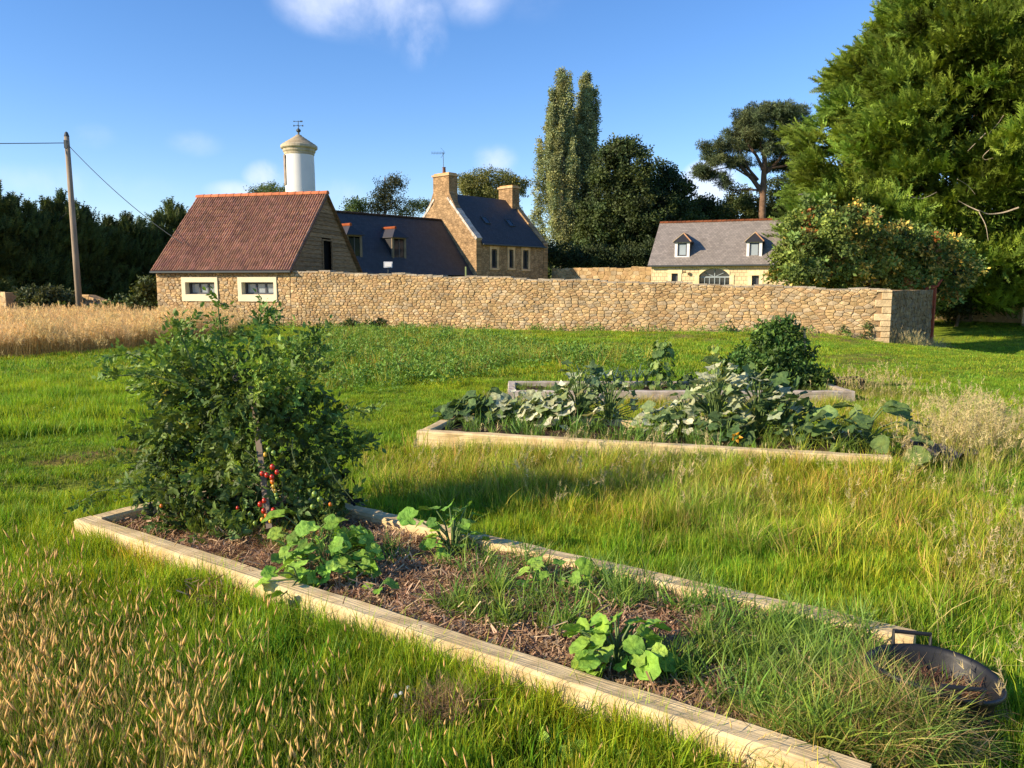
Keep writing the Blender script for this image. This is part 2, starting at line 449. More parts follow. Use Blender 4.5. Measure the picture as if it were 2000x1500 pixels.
def stone_cells(L_, zlo, zhi, sw, sh, seed, holes=()):
    """Irregular cells covering (0..L_) x (zlo(s)..zhi(s)); sw, sh: mean stone width and height (callables of s)."""
    rg = np.random.default_rng(seed); seeds = []
    zmin = min(zlo(0), zlo(L_)); zmax = max(zhi(0), zhi(L_)) + .1
    z = zmin
    while z < zmax:
        s = rg.uniform(0, .2)
        hrow = sh(L_ / 2) * rg.uniform(.75, 1.25)
        while s < L_:
            w = sw(s) * rg.uniform(.55, 1.55)
            q = rg.random()
            c = (s + w / 2, z + hrow / 2 + rg.normal(0, hrow * .17))
            if q < .14 and w > sw(s) * .8:
                seeds.append((c[0], c[1] - hrow * .27)); seeds.append((c[0] + rg.normal(0, .02), c[1] + hrow * .27))
            else:
                seeds.append(c)
            s += w
        z += hrow
    S = np.array(seeds); S = S[(S[:, 0] < L_ - .01)]
    asp = sw(L_ / 2) / sh(L_ / 2) * .8
    out = []
    Sn = S / np.array([asp, 1.0])
    for i in range(len(S)):
        x, z0 = S[i]
        if z0 > zhi(x) + .03 or z0 < zlo(x) - .12: continue
        d2 = ((Sn - Sn[i]) ** 2).sum(1); nb = np.argsort(d2)[1:15]
        lo_, hi_ = zlo(x) - .05, zhi(x)
        P = [(max(0, x - 1), lo_), (min(L_, x + 1), lo_), (min(L_, x + 1), hi_), (max(0, x - 1), hi_)]
        for j in nb:
            ax_, az_ = (S[j] - S[i]) / np.array([asp ** 2, 1.0])
            mx, mz = (S[i] + S[j]) / 2
            P = clip_poly(P, ax_, az_, ax_ * mx + az_ * mz)
            if len(P) < 3: break
        if len(P) < 3: continue
        bad = False
        for (a0, b0, a1, b1) in holes:
            if a0 < x < a1 and b0 < z0 < b1: bad = True; break
            opts = [(a0 - x, (1, 0, a0)), (x - a1, (-1, 0, -a1)), (b0 - z0, (0, 1, b0)), (z0 - b1, (0, -1, -b1))]
            g, h = max(opts, key=lambda o: o[0])
            P = clip_poly(P, *h)
            if len(P) < 3: bad = True; break
        if bad: continue
        cx = sum(p[0] for p in P) / len(P); cz = sum(p[1] for p in P) / len(P)
        area = abs(sum(P[k][0] * P[(k + 1) % len(P)][1] - P[(k + 1) % len(P)][0] * P[k][1] for k in range(len(P)))) / 2
        if area < .0012: continue
        out.append((cx, cz, P, area))
    return out

def stone_mesh(cell, org, u, nrm, rg, gap=.006, proud=(.014, .04)):
    """A single stone: n-gon block with a chamfered, slightly domed and tilted front. Returns V, F."""
    cx, cz, P, area = cell
    pr = rg.uniform(*proud); r = math.sqrt(area)
    q = []
    for (a, b) in P:                                    # drop near-duplicate corners
        if not q or math.hypot(a - q[-1][0], b - q[-1][1]) > .015: q.append((a, b))
    if len(q) > 2 and math.hypot(q[0][0] - q[-1][0], q[0][1] - q[-1][1]) < .015: q.pop()
    n = len(q)
    if n < 3: return None
    k0 = max(.5, 1 - gap / (r * .5)); k1 = k0 - min(.22, .018 / r)
    tx, tz = rg.normal(0, .06), rg.normal(0, .06)
    V = []
    for kk, dep in ((k0, -.01), (k0, pr * .5), (k1, None)):
        for (a, b) in q:
            dx, dz = (a - cx) * kk, (b - cz) * kk
            if dep is None: dd = pr + dx * tx + dz * tz + rg.normal(0, .003)
            else: dd = dep
            V.append(org + u * (cx + dx) + Vector((0, 0, cz + dz)) + nrm * dd)
    V.append(org + u * cx + Vector((0, 0, cz)) + nrm * (pr + .008))
    F = []
    for l in (0, 1):
        for i in range(n):
            F.append((l * n + i, l * n + (i + 1) % n, (l + 1) * n + (i + 1) % n, (l + 1) * n + i))
    for i in range(n): F.append((2 * n + i, 2 * n + (i + 1) % n, 3 * n))
    return V, F

def build_stones(cells, org, u, nrm, parent, seed, n_parts=0, near=None, shade=1.0):
    rg = np.random.default_rng(seed)
    order = sorted(range(len(cells)), key=(near or (lambda c: -c[3])) and (lambda i: (near or (lambda c: -c[3]))(cells[i])))
    rest = MB()
    for rank, i in enumerate(order):
        r = stone_mesh(cells[i], org, u, nrm, rg)
        if r is None: continue
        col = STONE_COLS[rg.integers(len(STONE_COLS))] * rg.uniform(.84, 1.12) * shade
        h_ = cells[i][1]
        if rank < n_parts:
            mesh('stone', r[0], r[1], M['stone'], parent, np.tile(col, (len(r[0]), 1)))
        else: rest.add(r[0], r[1], col)
    if rest.n:
        o = rest.build('stones', M['stone'], parent); o['kind'] = 'stuff'

UP = Vector((0, 0, 1))
WU = Vector((.9715, -.237, 0)).normalized(); WN = Vector((-.237, -.9715, 0)).normalized()   # along the wall, out towards the garden
W0 = Vector((-14.4, 31.4, 0)); WB = -WN
S_END, S_JOIN = 27.4, 6.0

def wall_top(s): return 2.14 - (s - S_JOIN) / (S_END - S_JOIN) * .69 + .03 * math.sin(s * 1.9) + .02 * math.sin(s * 4.3 + 1)
def wall_bot(s):
    p = W0 + WU * s
    return float(gz(p.x, p.y)) - .02

# --- the long garden wall
gw = thing('garden_wall', 'long golden rubble stone wall across the garden, ending in a squared corner', 'wall', (W0 + WU * 17).to_tuple())
core = MB()
NS = 48
ss = [S_JOIN + (S_END - S_JOIN) * i / NS for i in range(NS + 1)]
TH = .5
V = []
for s in ss:
    p = W0 + WU * s; zt = wall_top(s) - .03
    for off, z in ((0, wall_bot(s) - .4), (0, zt), (TH, zt), (TH, wall_bot(s) - .4)):
        q = p + WB * off; V.append((q.x, q.y, z))
F = []
for i in range(NS):
    for a, b in ((0, 1), (1, 2), (2, 3)):
        F.append((i * 4 + a, i * 4 + b, (i + 1) * 4 + b, (i + 1) * 4 + a))
F += [(0, 1, 2, 3), tuple(NS * 4 + k for k in (3, 2, 1, 0))]
mesh('wall_core', V, F, M['mortar'], gw)
# squared quoins at the corner
rgq = np.random.default_rng(3)
zq = wall_bot(S_END) - .1; k = 0
while zq < wall_top(S_END) - .05:
    h = min(rgq.uniform(.15, .24), wall_top(S_END) - zq); Lq = (.52 if k % 2 else .30) * rgq.uniform(.9, 1.15)
    c = W0 + WU * (S_END - Lq / 2 + .03) + WB * (.13 - .04) + UP * (zq + h / 2)
    col = np.array((.72, .54, .30)) * rgq.uniform(.85, 1.1)
    o = MB().box(c, (Lq - .012, .28, h - .014), (WU, WB, UP), col).build('stone', M['stone'], gw)
    md = o.modifiers.new('edge', 'BEVEL'); md.width = .012; md.segments = 1
    zq += h; k += 1
hq = wall_bot(S_END)
cells = stone_cells(S_END - S_JOIN, lambda s: wall_bot(s + S_JOIN), lambda s: wall_top(s + S_JOIN), lambda s: .15 + .006 * s, lambda s: .095, 21,
                    holes=((S_END - S_JOIN - .42, hq - 1, S_END - S_JOIN + 1, 9),))
build_stones(cells, W0 + WU * S_JOIN, WU, WN, gw, 5, n_parts=280, near=lambda c: -(c[3] / (32 - c[0] * .3) ** 2))
# coping: flat rough stones laid on the top
cop = MB(); s = S_JOIN
while s < S_END - .05:
    L_ = rgq.uniform(.25, .6); L_ = min(L_, S_END - s + .02)
    c = W0 + WU * (s + L_ / 2) + WB * (TH / 2) + UP * (wall_top(s + L_ / 2) + .005)
    a = rgq.normal(0, .03)
    cop.box(c, (L_ - .015, TH + rgq.uniform(-.02, .06), .07), (Vector((WU.x, WU.y, a)).normalized(), WB, UP), np.array((.40, .34, .25)) * rgq.uniform(.8, 1.15)); s += L_
o = cop.build('coping_stones', M['stone'], gw); o['kind'] = 'stuff'
# return of the wall, running away from the corner, its face in shade
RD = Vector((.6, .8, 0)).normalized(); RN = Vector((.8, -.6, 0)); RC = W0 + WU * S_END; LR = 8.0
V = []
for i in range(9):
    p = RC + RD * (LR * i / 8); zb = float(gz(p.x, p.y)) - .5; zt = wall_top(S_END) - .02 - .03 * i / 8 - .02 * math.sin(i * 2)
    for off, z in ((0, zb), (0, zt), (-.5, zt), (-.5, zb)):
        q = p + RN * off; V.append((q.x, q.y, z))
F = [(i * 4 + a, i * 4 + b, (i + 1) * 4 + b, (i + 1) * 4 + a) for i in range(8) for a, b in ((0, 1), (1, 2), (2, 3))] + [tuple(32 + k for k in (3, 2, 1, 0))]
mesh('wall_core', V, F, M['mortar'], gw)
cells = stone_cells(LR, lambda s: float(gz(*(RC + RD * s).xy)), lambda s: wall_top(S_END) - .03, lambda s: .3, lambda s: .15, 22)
build_stones(cells, RC, RD, RN, gw, 6, n_parts=0, shade=.5)  # stone colours darkened to deepen the shade on this face

# --- tiled outbuilding
ob = thing('outbuilding', 'small stone outbuilding with brown clay tile roof and two cream framed windows', 'outbuilding', W0.to_tuple())
OL, OD, OH, OR = 6.0, 6.14, 2.30, 5.42          # length, depth, eaves height, ridge height
def OP(s, t, z): return W0 + WU * s + WB * t + UP * z
# walls (each a box, butted)
obw = MB()
wins = [(1.18, 2.82), (3.72, 5.42)]     # window surrounds, along the wall (outer)
WZ0, WZ1 = .98, 1.93
openings = [(a + .17, WZ0 + .27, b - .13, WZ1 - .20) for a, b in wins]
xs = [0] + [v for o_ in openings for v in (o_[0], o_[2])] + [OL]
for i in range(len(xs) - 1):
    a, b = xs[i], xs[i + 1]; zt = OH - .12
    if i % 2 == 0: obw.box(OP((a + b) / 2, .2, (zt - .5) / 2), (b - a, .4, zt + .5), (WU, WB, UP))
    else:
        z0, z1 = openings[i // 2][1], openings[i // 2][3]
        obw.box(OP((a + b) / 2, .2, (z0 - .5) / 2), (b - a, .4, z0 + .5), (WU, WB, UP))
        obw.box(OP((a + b) / 2, .2, (z1 + zt) / 2), (b - a, .4, zt - z1), (WU, WB, UP))
obw.box(OP(.2, OD / 2, (OH - .5) / 2), (.4, OD - .84, OH + .5), (WU, WB, UP))
obw.box(OP(OL / 2, OD - .2, (OH - .62) / 2), (OL, .4, OH + .38), (WU, WB, UP))
obw.box(OP(OL - .2, OD / 2, .6), (.4, OD - .84, 2.2), (WU, WB, UP))
obw.build('wall', M['mortar'], ob)
cells = stone_cells(OL, lambda s: -.05, lambda s: OH - .12, lambda s: .19, lambda s: .105, 31, holes=tuple((a, WZ0, b, WZ1) for a, b in wins))
build_stones(cells, W0, WU, WN, ob, 7, n_parts=180)
for (a, b), (oa, oz0, ob_, oz1) in zip(wins, openings):
    wdw = mesh('window', *(lambda m: (m.V, m.F))(MB().box(OP((oa + ob_) / 2, .24, oz0 + .035), (ob_ - oa, .07, .07), (WU, WB, UP)).box(OP((oa + ob_) / 2, .24, oz1 - .035), (ob_ - oa, .07, .07), (WU, WB, UP))
               .box(OP(oa + .04, .24, (oz0 + oz1) / 2), (.08, .07, oz1 - oz0 - .14), (WU, WB, UP)).box(OP(ob_ - .04, .24, (oz0 + oz1) / 2), (.08, .07, oz1 - oz0 - .14), (WU, WB, UP))), M['frame'], ob)
    sm = MB(); D = .06; y0 = -.03
    sm.box(OP((a + b) / 2, y0 + .0, (WZ0 + oz0) / 2), (b - a, D, oz0 - WZ0), (WU, WB, UP)); sm.box(OP((a + b) / 2, y0, (oz1 + WZ1) / 2), (b - a, D, WZ1 - oz1), (WU, WB, UP))
    sm.box(OP((a + oa) / 2, y0, (oz0 + oz1) / 2), (oa - a, D, oz1 - oz0), (WU, WB, UP)); sm.box(OP((ob_ + b) / 2, y0, (oz0 + oz1) / 2), (b - ob_, D, oz1 - oz0), (WU, WB, UP))
    sm.box(OP(oa - .01, .1, (oz0 + oz1) / 2), (.03, .2, oz1 - oz0 + .02), (WU, WB, UP)); sm.box(OP(ob_ + .01, .1, (oz0 + oz1) / 2), (.03, .2, oz1 - oz0 + .02), (WU, WB, UP))
    sm.box(OP((oa + ob_) / 2, .1, oz1 + .01), (ob_ - oa, .2, .03), (WU, WB, UP)); sm.box(OP((oa + ob_) / 2, .1, oz0 - .01), (ob_ - oa, .2, .03), (WU, WB, UP))
    sm.build('window_surround', M['cream'], ob)
    inner = ob_ - oa - .16
    for k in range(3):
        x0 = oa + .08 + inner * k / 3; x1 = oa + .08 + inner * (k + 1) / 3
        link(MB().box(OP((x0 + x1) / 2, .26, (oz0 + oz1) / 2), (inner / 3 - .05, .012, oz1 - oz0 - .14), (WU, WB, UP)).build('pane', M['glass'], False), wdw).matrix_parent_inverse = Matrix()
        if k: link(MB().box(OP(x0, .24, (oz0 + oz1) / 2), (.07, .06, oz1 - oz0 - .14), (WU, WB, UP)).build('mullion', M['frame'], False), wdw).matrix_parent_inverse = Matrix()
    MB().box(OP((oa + ob_) / 2, .6, (oz0 + oz1) / 2), (ob_ - oa + .3, .02, oz1 - oz0 + .3), (WU, WB, UP)).build('blind', M['cream'], ob)
# roof: one corrugated sheet of pantiles per course, courses overlapping
OVF, OVS = .30, .16
def roof_courses(name, P, dirdown, along, length, slope_len, ncol, nrow, nrm, parent, c0):
    """P: ridge start point; tiles run down dirdown."""
    V = []; F = []; cc = []; rg = np.random.default_rng(4); prof = [(-.5, 0), (-.22, .045), (.08, .05), (.3, .004)]
    cw = length / ncol; rh = slope_len / nrow
    for r in range(nrow):
        for c in range(ncol):
            tone = c0 * rg.uniform(.72, 1.2) * np.array([1, rg.uniform(.93, 1.05), rg.uniform(.9, 1.08)])
            j = rg.normal(0, .004)
            b = len(V)
            for k, (px_, h) in enumerate(prof + [(.5, 0)]):
                q = P + along * ((c + .5 + px_) * cw)
                V.append(q + dirdown * (r * rh - .02) + nrm * (h + j)); V.append(q + dirdown * ((r + 1) * rh + .02) + nrm * (h + .022 + j))
                V.append(q + dirdown * ((r + 1) * rh + .02) + nrm * (h + j))
            cc += [tone] * (3 * (len(prof) + 1))
            for k in range(len(prof)):
                i0 = b + 3 * k; F.append((i0, i0 + 1, i0 + 4, i0 + 3)); F.append((i0 + 1, i0 + 2, i0 + 5, i0 + 4))
    o = mesh(name, V, F, M['tile'], parent, np.array(cc)); o['kind'] = 'stuff'
    return o
half = OD / 2
eave_f = OP(-.10, -OVF * .6, OH - .12 * 1); ridge_f = OP(-.10, half, OR)
dd = (eave_f - ridge_f); SL = dd.length; dd.normalize()
nf = WU.cross(dd); nf = nf if nf.z > 0 else -nf
roof = MB()
LRf = OL + .24
eb = OP(-.10, OD + OVF * .6, OH - .12)
for e_ in (eave_f, eb):
    roof.prism([ridge_f - UP * .10, e_ - UP * .10, e_ - UP * .02, ridge_f - UP * .02], WU * LRf)
rf = roof.build('roof', M['board'], ob)
t_ = roof_courses('roof_tiles', ridge_f, dd, WU, LRf, SL, 56, 20, nf, ob, np.array((.38, .205, .13)))
db = (eb - ridge_f); db.normalize(); nb_ = WU.cross(db); nb_ = nb_ if nb_.z > 0 else -nb_
roof_courses('roof_tiles', ridge_f, db, WU, LRf, SL, 28, 10, nb_, ob, np.array((.30, .13, .07)))
rt = 17
for i in range(rt):
    L_ = LRf / rt; m = MB(); V = []; n_ = 8
    for q_, e_ in ((i * L_ - .03, 1.0), ((i + 1) * L_, 1.14)):
        for k in range(n_ + 1):
            a = PI * (k / n_) * 1.1 - .05 * PI
            V.append(ridge_f + WU * q_ + WB * (.12 * e_ * math.cos(a)) + UP * (.11 * e_ * math.sin(a) - .0))
    F = [(k, k + 1, k + n_ + 2, k + n_ + 1) for k in range(n_)] + [tuple(range(n_ + 1, 2 * n_ + 2))]
    mesh('ridge_tile', V, F, M['tile'], ob, np.tile(np.array((.62, .20, .085)) * rgq.uniform(.8, 1.15), (len(V), 1)))
MB().tube([eave_f - UP * .05 + WN * .05, eave_f + WU * LRf - UP * .05 + WN * .05], .05, 6).build('gutter', M['lead'], ob)
# gable end: lapped horizontal boards with a tall dark doorway
SG = OL + .02
gh = OR - .1; nb = 22
zb0 = 1.55
door = (2.62, 3.45, 1.5, 3.46)          # along depth, heights
for i in range(nb):
    z0 = zb0 + (gh - zb0) * i / nb; z1 = zb0 + (gh - zb0) * (i + 1) / nb
    def ext(z):
        k = max(0, (z - (OH - .2)) / (OR - OH + .2)); return half * k
    a0, a1 = max(ext(z1), 0), OD - max(ext(z1), 0)
    segs = [(a0, a1)]
    if z0 < door[3]: segs = [(a0, door[0]), (door[1], a1)]
    for (p, q) in segs:
        if q - p < .05: continue
        p2 = p; q2 = q
        lo = ext(z0)
        P = [OP(SG, max(lo, 0) if p == a0 else p, z0 - .02), OP(SG, (OD - lo) if q == a1 else q, z0 - .02), OP(SG - .012, q, z1), OP(SG - .012, p, z1)]
        P[0] += WU * .022; P[1] += WU * .022
        MB().prism(P, -WU * .02, np.array((1, 1, 1)) * rgq.uniform(.75, 1.2)).build('board', M['board'], ob)
part_box('gable_backing', OP(SG - .16, half, 1.9), (.1, OD - .9, .8), (WU, WB, UP), M['dark'], ob)
MB().prism([OP(SG - .12, .2, OH - .1), OP(SG - .12, OD - .2, OH - .1), OP(SG - .12, half, OR - .25)], -WU * .05).build('gable_lining', M['dark'], ob)
mfr = MB()
for t_, w_ in ((door[0], .06), (door[1], .06)): mfr.box(OP(SG + .03, t_, (door[2] + door[3]) / 2), (.06, w_, door[3] - door[2]), (WU, WB, UP))
mfr.box(OP(SG + .03, (door[0] + door[1]) / 2, door[3] + .03), (.06, door[1] - door[0] + .06, .06), (WU, WB, UP))
mfr.build('door_frame', M['board'], ob)
# verge boards along the gable
for e_ in (eave_f, eb):
    a = e_ + WU * (LRf - .01) - UP * .05; b = ridge_f + WU * (LRf - .01) - UP * .05
    MB().tube([a, b], .045, 4, (.6, .5, .5)).build('verge_board', M['board'], ob)

# ------------------------------------------------------------------ the farmhouse behind the wall
M['greyframe'] = material('pale_grey_frame', (.30, .35, .37), rough=.5, var=.05, attr=False)
HU = Vector((.68, .733, 0)).normalized(); HG = Vector((-HU.y, HU.x, 0)); HN = Vector((HU.y, -HU.x, 0))   # along ridge; into the gable; out of the front
HC = Vector((-2.58, 56.0, 0))
def slate_material(name, c, sc, var):
    m = material(name, c, rough=.55, spec=.35, var=.12, nscale=1.5, attr=True)
    N, L = m.node_tree.nodes, m.node_tree.links
    bs = [n for n in N if n.type == 'BSDF_PRINCIPLED'][0]
    uv = N.new('ShaderNodeUVMap'); bk = N.new('ShaderNodeTexBrick'); bk.inputs['Scale'].default_value = sc
    bk.inputs['Mortar Size'].default_value = .02; bk.inputs['Brick Width'].default_value = .5; bk.inputs['Row Height'].default_value = .45
    bk.inputs['Color1'].default_value = (1 + var, 1 + var, 1 + var, 1); bk.inputs['Color2'].default_value = (1 - var, 1 - var, 1 - var, 1); bk.inputs['Mortar'].default_value = (.45, .45, .45, 1)
    L.new(uv.outputs[0], bk.inputs['Vector'])
    src = bs.inputs['Base Color'].links[0].from_socket
    mx = N.new('ShaderNodeMixRGB'); mx.blend_type = 'MULTIPLY'; mx.inputs[0].default_value = 1
    L.new(src, mx.inputs[1]); L.new(bk.outputs['Color'], mx.inputs[2]); L.new(mx.outputs[0], bs.inputs['Base Color'])
    bp = N.new('ShaderNodeBump'); bp.inputs['Strength'].default_value = .5; bp.inputs['Distance'].default_value = .02
    L.new(bk.outputs['Fac'], bp.inputs['Height']); bp.invert = True; L.new(bp.outputs[0], bs.inputs['Normal'])
    return m
M['slate'] = slate_material('dark_slate', (.052, .053, .056), 2.6, .14)
M['oldslate'] = slate_material('old_slate', (.27, .235, .20), 2.6, .16)
M['ashlar'] = slate_material('pale_ashlar', (.74, .58, .33), 1.9, .06)
M['rubble'] = material('rubble_stone', (.36, .245, .135), rough=.9, spec=.1, var=.3, nscale=2.2, attr=True)
def _rubble(m):
    N, L = m.node_tree.nodes, m.node_tree.links
    bs = [n for n in N if n.type == 'BSDF_PRINCIPLED'][0]
    uv = N.new('ShaderNodeUVMap'); mp = N.new('ShaderNodeMapping'); mp.inputs['Scale'].default_value = (3.2, 6.0, 1)
    L.new(uv.outputs[0], mp.inputs['Vector'])
    v1 = N.new('ShaderNodeTexVoronoi'); v1.feature = 'DISTANCE_TO_EDGE'; v2 = N.new('ShaderNodeTexVoronoi')
    for v in (v1, v2): v.inputs['Scale'].default_value = 1.0; L.new(mp.outputs[0], v.inputs['Vector'])
    mr = N.new('ShaderNodeMapRange'); mr.inputs['From Max'].default_value = .12; mr.inputs['To Min'].default_value = .62; L.new(v1.outputs['Distance'], mr.inputs['Value'])
    bw = N.new('ShaderNodeRGBToBW'); L.new(v2.outputs['Color'], bw.inputs[0])
    m2 = N.new('ShaderNodeMapRange'); m2.inputs['To Min'].default_value = .7; m2.inputs['To Max'].default_value = 1.3; L.new(bw.outputs[0], m2.inputs['Value'])
    mm = N.new('ShaderNodeMath'); mm.operation = 'MULTIPLY'; L.new(mr.outputs[0], mm.inputs[0]); L.new(m2.outputs[0], mm.inputs[1])
    src = bs.inputs['Base Color'].links[0].from_socket; vm = N.new('ShaderNodeVectorMath'); vm.operation = 'SCALE'
    L.new(src, vm.inputs[0]); L.new(mm.outputs[0], vm.inputs['Scale']); L.new(vm.outputs[0], bs.inputs['Base Color'])
    bp = N.new('ShaderNodeBump'); bp.inputs['Strength'].default_value = .7; bp.inputs['Distance'].default_value = .04
    L.new(mr.outputs[0], bp.inputs['Height']); L.new(bp.outputs[0], bs.inputs['Normal'])
_rubble(M['rubble'])

def quad_uv(o, org, u, v):
    """Flat UVs in metres for brick and slate patterns, along the world directions u and v."""
    me = o.data; uvl = me.uv_layers.new(name='UVMap')
    for lp in me.loops:
        p = me.vertices[lp.vertex_index].co - org
        uvl.data[lp.index].uv = (p.dot(u), p.dot(v))

def slab(name, quad, thick, mat, parent, col=(1, 1, 1)):
    """Roof or wall slab: quad (4 points, first edge along the ridge), thickness downwards along its normal."""
    q = [Vector(p) for p in quad]
    n = (q[1] - q[0]).cross(q[3] - q[0]).normalized()
    if n.z < 0: n = -n
    o = MB().prism(q, -n * thick, col).build(name, mat, parent)
    u = (q[1] - q[0]).normalized(); quad_uv(o, q[0], u, n.cross(u))
    return o

def wall_slab(name, poly, back, mat, parent, u, col=(1, 1, 1)):
    o = MB().prism([Vector(p) for p in poly], back, col).build(name, mat, parent)
    quad_uv(o, Vector(poly[0]), u, UP)
    return o

def HP(s, t, z): return HC + HU * s + HG * t + UP * z       # s along front, t into the gable
GW2, HL, EH, RH = 3.68, 7.9, 4.72, 8.42
fh = thing('farmhouse', 'tall stone farmhouse with dark slate roof and a chimney at each end', 'house', HC.to_tuple())
# gable walls with raised parapets
def gable(s0, th, name):
    P = [HP(s0, -.05, -.3), HP(s0, -.05, EH + .12), HP(s0, GW2, RH + .22), HP(s0, 2 * GW2 + .05, EH + .12), HP(s0, 2 * GW2 + .05, -.3)]
    return wall_slab(name, P, HU * th, M['rubble'], fh, HG, (1.02, .98, .92))
gable(-.02, .5, 'gable_wall'); gable(HL - .48, .5, 'gable_wall')
# light coping stones stepping down the near gable's verge
rgc = np.random.default_rng(8)
for (t0, z0, t1, z1) in ((-.08, EH + .1, GW2 - .75, RH - .5), (2 * GW2 + .08, EH + .1, GW2 + .75, RH - .5)):
    n_ = 15
    for i in range(n_):
        a = (i + .5) / n_; c = HP(.22, t0 + (t1 - t0) * a, z0 + (z1 - z0) * a + .06)
        dv = (HG * (t1 - t0) + UP * (z1 - z0)).normalized()
        MB().box(c, (.56 + rgc.uniform(-.03, .06), .30, .16 + rgc.uniform(-.02, .05)), (HU, dv, HU.cross(dv)), np.array((.66, .58, .48)) * rgc.uniform(.75, 1.15)).build('coping_stone', M['stone'], fh)
# front wall with three window openings
fw = MB(); ops = []
for (pa, pb, za, zb_) in ((960.0, 970.5, 523, 487), (994, 1002, 523, 488), (1020.5, 1031, 525, 489)):
    ra, rb = (pa - 1000) / FPX, (pb - 1000) / FPX
    sa = (ra * HC.y - HC.x) / (HU.x - ra * HU.y); sb = (rb * HC.y - HC.x) / (HU.x - rb * HU.y)
    yy = HC.y + HU.y * (sa + sb) / 2
    ops.append((sa, sb, at(0, za, yy).z, at(0, zb_, yy).z))
cur = .48
def fbox(a, b, z0, z1):
    o = MB().box(HP((a + b) / 2, .18, (z0 + z1) / 2), (b - a, .4, z1 - z0), (HU, HG, UP), (1, 1, 1)); fw.add(o.V, o.F)
for (a, b, z0, z1) in ops:
    fbox(cur, a, -.3, EH); fbox(a, b, -.3, z0); fbox(a, b, z1, EH); cur = b
fbox(cur, HL - .48, -.3, EH)
o = fw.build('wall', M['rubble'], fh); quad_uv(o, HC, HU, UP)
for i, (a, b, z0, z1) in enumerate(ops):
    w = MB()
    for e_ in (a + .04, b - .04): w.box(HP(e_, .16, (z0 + z1) / 2), (.08, .08, z1 - z0), (HU, HG, UP))
    for e_ in (z0 + .04, z1 - .04): w.box(HP((a + b) / 2, .16, e_), (b - a - .16, .08, .08), (HU, HG, UP))
    w.box(HP((a + b) / 2, .16, (z0 + z1) / 2), (.04, .05, z1 - z0 - .16), (HU, HG, UP))
    wo = w.build('window', M['frame'], fh)
    link(MB().box(HP((a + b) / 2, .2, (z0 + z1) / 2), (b - a - .1, .02, z1 - z0 - .1), (HU, HG, UP)).build('pane', M['darkglass'], False), wo)
    sr = MB(); cs = (1.5, 1.38, 1.25)
    for e_ in (a - .09, b + .09): sr.box(HP(e_, -.03, (z0 + z1) / 2), (.18, .05, z1 - z0 + .05), (HU, HG, UP), cs)
    sr.box(HP((a + b) / 2, -.04, z0 - .1), (b - a + .4, .08, .13), (HU, HG, UP), cs); sr.box(HP((a + b) / 2, -.035, z1 + .12), (b - a + .4, .06, .2), (HU, HG, UP), cs)
    sr.build('window_surround', M['granite'], fh)
fb = MB().box(HP(HL / 2, 2 * GW2 - .2, EH / 2 - .15), (HL - .97, .4, EH + .3), (HU, HG, UP), (1, 1, 1)).build('wall', M['rubble'], fh); quad_uv(fb, HC, HU, UP)
# roof slopes
rf_ = slab('roof', [HP(.5, GW2, RH), HP(HL - .5, GW2, RH), HP(HL - .5, -.22, EH - .16), HP(.5, -.22, EH - .16)], .1, M['slate'], fh)
slab('roof', [HP(.5, GW2 + .005, RH), HP(HL - .5, GW2 + .005, RH), HP(HL - .5, 2 * GW2 + .22, EH - .16), HP(.5, 2 * GW2 + .22, EH - .16)], .1, M['slate'], fh)
MB().tube([HP(.45, -.28, EH - .2), HP(HL - .4, -.28, EH - .2)], .06, 6).build('gutter', M['lead'], fh)
dvf = (HP(0, -.22, EH - .16) - HP(0, GW2, RH)).normalized(); nvf = HU.cross(dvf); nvf = nvf if nvf.z > 0 else -nvf
for px, py in ((949, 434), (995, 439)):
    best = min(((s, t) for s in np.linspace(.6, HL - .6, 60) for t in np.linspace(.1, GW2, 60)),
               key=lambda st: (lambda p: ((p.x / p.y * FPX + 1000 - px) ** 2 + ((CAM_H - p.z) / p.y * FPX + 555 - py) ** 2))(HP(st[0], st[1], EH + (RH - EH) * st[1] / GW2)))
    s, t = best; c = HP(s, t, EH + (RH - EH) * t / GW2) + nvf * .06
    m = MB()
    for e_ in (-.26, .26): m.box(c + HU * e_, (.07, .8, .08), (HU, dvf, nvf))
    for e_ in (-.37, .37): m.box(c + dvf * e_, (.45, .07, .08), (HU, dvf, nvf))
    k_ = m.build('skylight', M['lead'], fh)
    link(MB().box(c, (.46, .68, .03), (HU, dvf, nvf)).build('pane', M['darkglass'], False), k_)
def chimney(s, w, d, ztop, zbase):
    m = MB().box(HP(s, GW2, (ztop + zbase) / 2), (d, w, ztop - zbase), (HU, HG, UP), (1.0, .93, .85))
    o = m.build('chimney', M['rubble'], fh); quad_uv(o, HC, (HU + HG), UP)
    k = MB().box(HP(s, GW2, ztop - .06), (d + .16, w + .16, .14), (HU, HG, UP), (1.4, 1.2, 1)).box(HP(s, GW2, ztop + .06), (d - .1, w - .1, .1), (HU, HG, UP), (1.5, 1.1, .7)).build('cap', M['granite'], None)
    k.parent = o
    return o
chimney(.42, 1.75, .85, 9.72, RH - .9)
chimney(HL - .5, 1.5, .85, 9.45, RH - .9)
# shoulders widening from the chimney stack into the near gable
for s_ in (-1, 1):
    P = [HP(-.02, GW2 + s_ * .87, 7.55), HP(-.02, GW2 + s_ * .87, 8.45), HP(-.02, GW2 + s_ * 1.15, 7.9), HP(-.02, GW2 + s_ * 1.75, 7.0)]
    wall_slab('gable_shoulder', P, HU * .5, M['rubble'], fh, HG, (1.02, .98, .92))
pot = MB().lathe([(.0, 9.78), (.13, 9.78), (.11, 10.25), (.14, 10.27), (.14, 10.3), (.0, 10.3)], HP(.42, GW2 + .1, 0), 12, (.5, .24, .14)).build('chimney_pot', M['granite'], fh)

